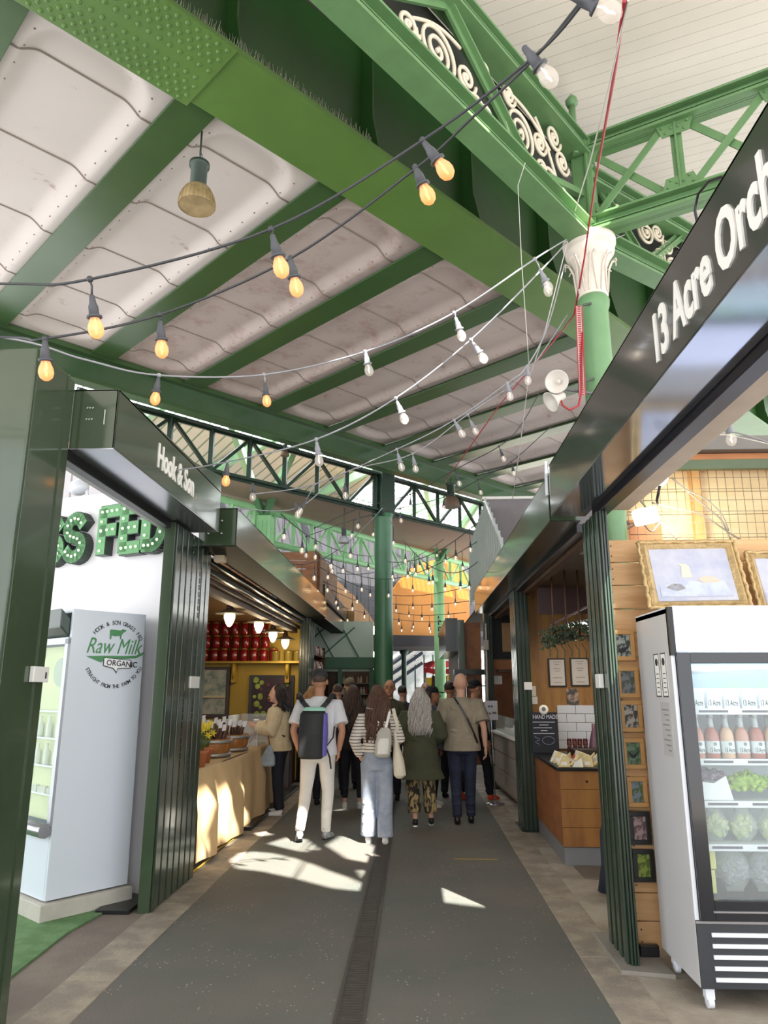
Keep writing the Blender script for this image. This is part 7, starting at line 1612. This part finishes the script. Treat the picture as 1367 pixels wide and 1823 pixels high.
# 5 woman in cream jacket at the table, seen from the side
pos5 = onZ(494, 1450, 0); H5 = 1.64
t5 = person('woman in a cream jacket and dark jeans standing at the chutney table, facing left', (pos5.x, pos5.y, 0), -84, H5, 'light',
       dict(kneeR=(0.05,0.02,0.28), ankR=(0.05,0.015,0.045), kneeL=(-0.05,0.0,0.28), ankL=(-0.055,-0.03,0.045), elL=(-0.13,0.03,0.645), wrL=(-0.09,0.155,0.675), elR=(0.13,0.03,0.645), wrR=(0.08,0.155,0.68), hideR=False, lean=0.06),
       dict(m=soft('cream_jacket','#d8c6a4','#cdb993'), z0=0.485, g=0.022, sg=0.014, collar=0.012), dict(m=soft('black_navy_jeans','#1c1f2c'), w=[0.058,0.05,0.042,0.040,0.036]), W_SH, ('long', HAIR['dark'], 0.08), None, wide=1.05)
M5 = Matrix.Translation((pos5.x, pos5.y, 0)) @ Matrix.Rotation(math.radians(84), 4, 'Z') @ Matrix.Scale(H5, 4)
t = thing('backpack', 'dark navy backpack worn by the woman in the cream jacket', 'backpack', (pos5.x+0.2, pos5.y, 0.9)); nv = soft('navy_backpack','#2a2c3a')
b = MB(); b.loft([((0,-0.125,0.56),0.06,0.035),((0,-0.135,0.60),0.07,0.05),((0,-0.130,0.72),0.068,0.048),((0,-0.115,0.80),0.045,0.03)], 18); b.xform(M5); obj('bag_body', b, nv, t, vox=0.009)
for s_ in (-1,1):
    b = MB(); strap(b, [(0.065*s_,-0.09,0.79),(0.078*s_,-0.04,0.845),(0.082*s_,0.03,0.83),(0.088*s_,0.075,0.75),(0.085*s_,0.04,0.65),(0.08*s_,-0.06,0.60)], 0.024, 0.008); b.xform(M5); obj('strap', b, nv, t)
t = thing('shoulder_bag', 'pale grey bucket bag with a brown strap hanging from the woman in the cream jacket', 'bag', (pos5.x-0.15, pos5.y-0.2, 0.6))
b = MB(); b.loft([((-0.125,0.06,0.375),0.03,0.055),((-0.13,0.06,0.39),0.036,0.065),((-0.128,0.055,0.44),0.034,0.058),((-0.122,0.05,0.50),0.020,0.030),((-0.12,0.05,0.535),0.010,0.014)], 18); b.xform(M5); obj('bag_body', b, soft('bucket_bag_grey','#8f9aa6','#a3adb8'), t, vox=0.008)
b = MB(); strap(b, [(-0.12,0.05,0.53),(-0.150,0.052,0.60),(-0.150,0.05,0.70),(-0.130,0.03,0.80),(-0.09,0.0,0.855)], 0.012, 0.006); b.xform(M5); obj('strap', b, mat('brown_leather','#7a4a30',0.5), t)
t = thing('paper_cup', 'white takeaway cup with a pale lid held by the woman in the cream jacket', 'cup', tuple(M5 @ Vector((0,0.20,0.67))))
c = M5 @ Vector((0.0,0.205,0.66)); obj('cup', MB().lathe([(0.028,0),(0.038,0.09)], c, 18), mat('cup_kraft','#c9a88a',0.6), t); obj('lid', MB().lathe([(0.041,0.09),(0.041,0.10),(0.036,0.112),(0.0,0.112)], c, 18), LETTER, t)
# 6 - 13 the people further up
blk = soft('black_jacket','#1a1a20'); dj = soft('dark_leggings','#171a26')
def q_(px, py): p_ = onZ(px, py, 0); return (p_.x, p_.y, 0)
def up(px, y_): p_ = onY(px, 1225, y_); return (p_.x, y_, 0)
person('woman with straight blonde-brown hair and pale top, half hidden by the backpack man', up(556, 10.9), 5, 1.62, 'light', None, dict(m=soft('pale_grey_top','#9a938f'), z0=0.5, g=0.01), dict(m=dj), (blk, blk), ('long', HAIR['blonde'], 0.12), None)
person('woman with very long dark hair and black jacket behind the striped top', up(629, 10.6), -6, 1.64, 'light', dict(hd_turn=12), dict(m=blk, z0=0.47, g=0.016, sg=0.01), dict(m=dj, w=[0.056,0.046,0.034,0.028,0.024], len=0.85), W_SH, ('long', HAIR['mid'], 0.22), None)
person('person in an olive cap further up, just behind the long dark hair', up(622, 12.6), 0, 1.76, 'light', None, dict(m=soft('dark_navy_top','#1d2030'), z0=0.48, g=0.012), dict(m=dj), (blk, blk), ('short', HAIR['short'], 0), cap_fn(soft('olive_cap','#6d6650')))
person('man with black hair and glasses walking towards the viewer, left of the grey-haired woman', up(694, 11.4), 184, 1.72, 'warm', dict(face_seen=True, glasses=True), dict(m=soft('moss_shirt','#4d4a38'), z0=0.48, g=0.014), dict(m=dj), (blk, blk), ('short', HAIR['dark'], 0), None, wide=1.1)
person('woman in a black cap with long dark hair and grey jacket, looking to the right', up(768, 10.8), 100, 1.62, 'warm', dict(face_seen=True), dict(m=soft('blue_grey_jacket','#6b7080'), z0=0.47, g=0.018, sg=0.012), dict(m=dj), W_SH, ('long', HAIR['dark'], 0.10), cap_fn(blk))
person('person with dark hair and dark clothes seen between the black cap and the bald man', up(800, 11.6), 20, 1.70, 'warm', None, dict(m=soft('charcoal_top','#25242a'), z0=0.48, g=0.014), dict(m=dj), (blk, blk), ('short', HAIR['dark'], 0), None)
org = mat('orange_trainer', '#d8502a', 0.5, var=0.1)
person('person in black with bright orange shoes striding behind the bald man', q_(850, 1424), 62, 1.72, 'tan', dict(kneeR=(0.05,0.07,0.285), ankR=(0.05,0.10,0.045), kneeL=(-0.05,-0.03,0.28), ankL=(-0.05,-0.13,0.07), liftL=0.5), dict(m=blk, z0=0.47, g=0.014, sg=0.008), dict(m=dj), (org, org), ('short', HAIR['dark'], 0), cap_fn(blk))
person('small distant person with a pale pink face beside the black cap', up(757, 15.5), 175, 1.70, 'light', dict(face_seen=True), dict(m=soft('grey_check','#8a8a90'), z0=0.47, g=0.014), dict(m=dj), (blk, blk), ('short', HAIR['grey'], 0), None)
person('distant person in dark navy just left of the grey hair', up(716, 13.2), 20, 1.64, 'light', None, dict(m=soft('night_blue','#20243a'), z0=0.47, g=0.016), dict(m=dj), (blk, blk), ('short', HAIR['dark'], 0), None)
person('person in dark blue behind the man with the backpack, right shoulder side', up(601, 11.8), 0, 1.66, 'light', None, dict(m=soft('deep_blue','#15193a'), z0=0.47, g=0.014), dict(m=dj), (blk, blk), ('short', HAIR['mid'], 0), None)
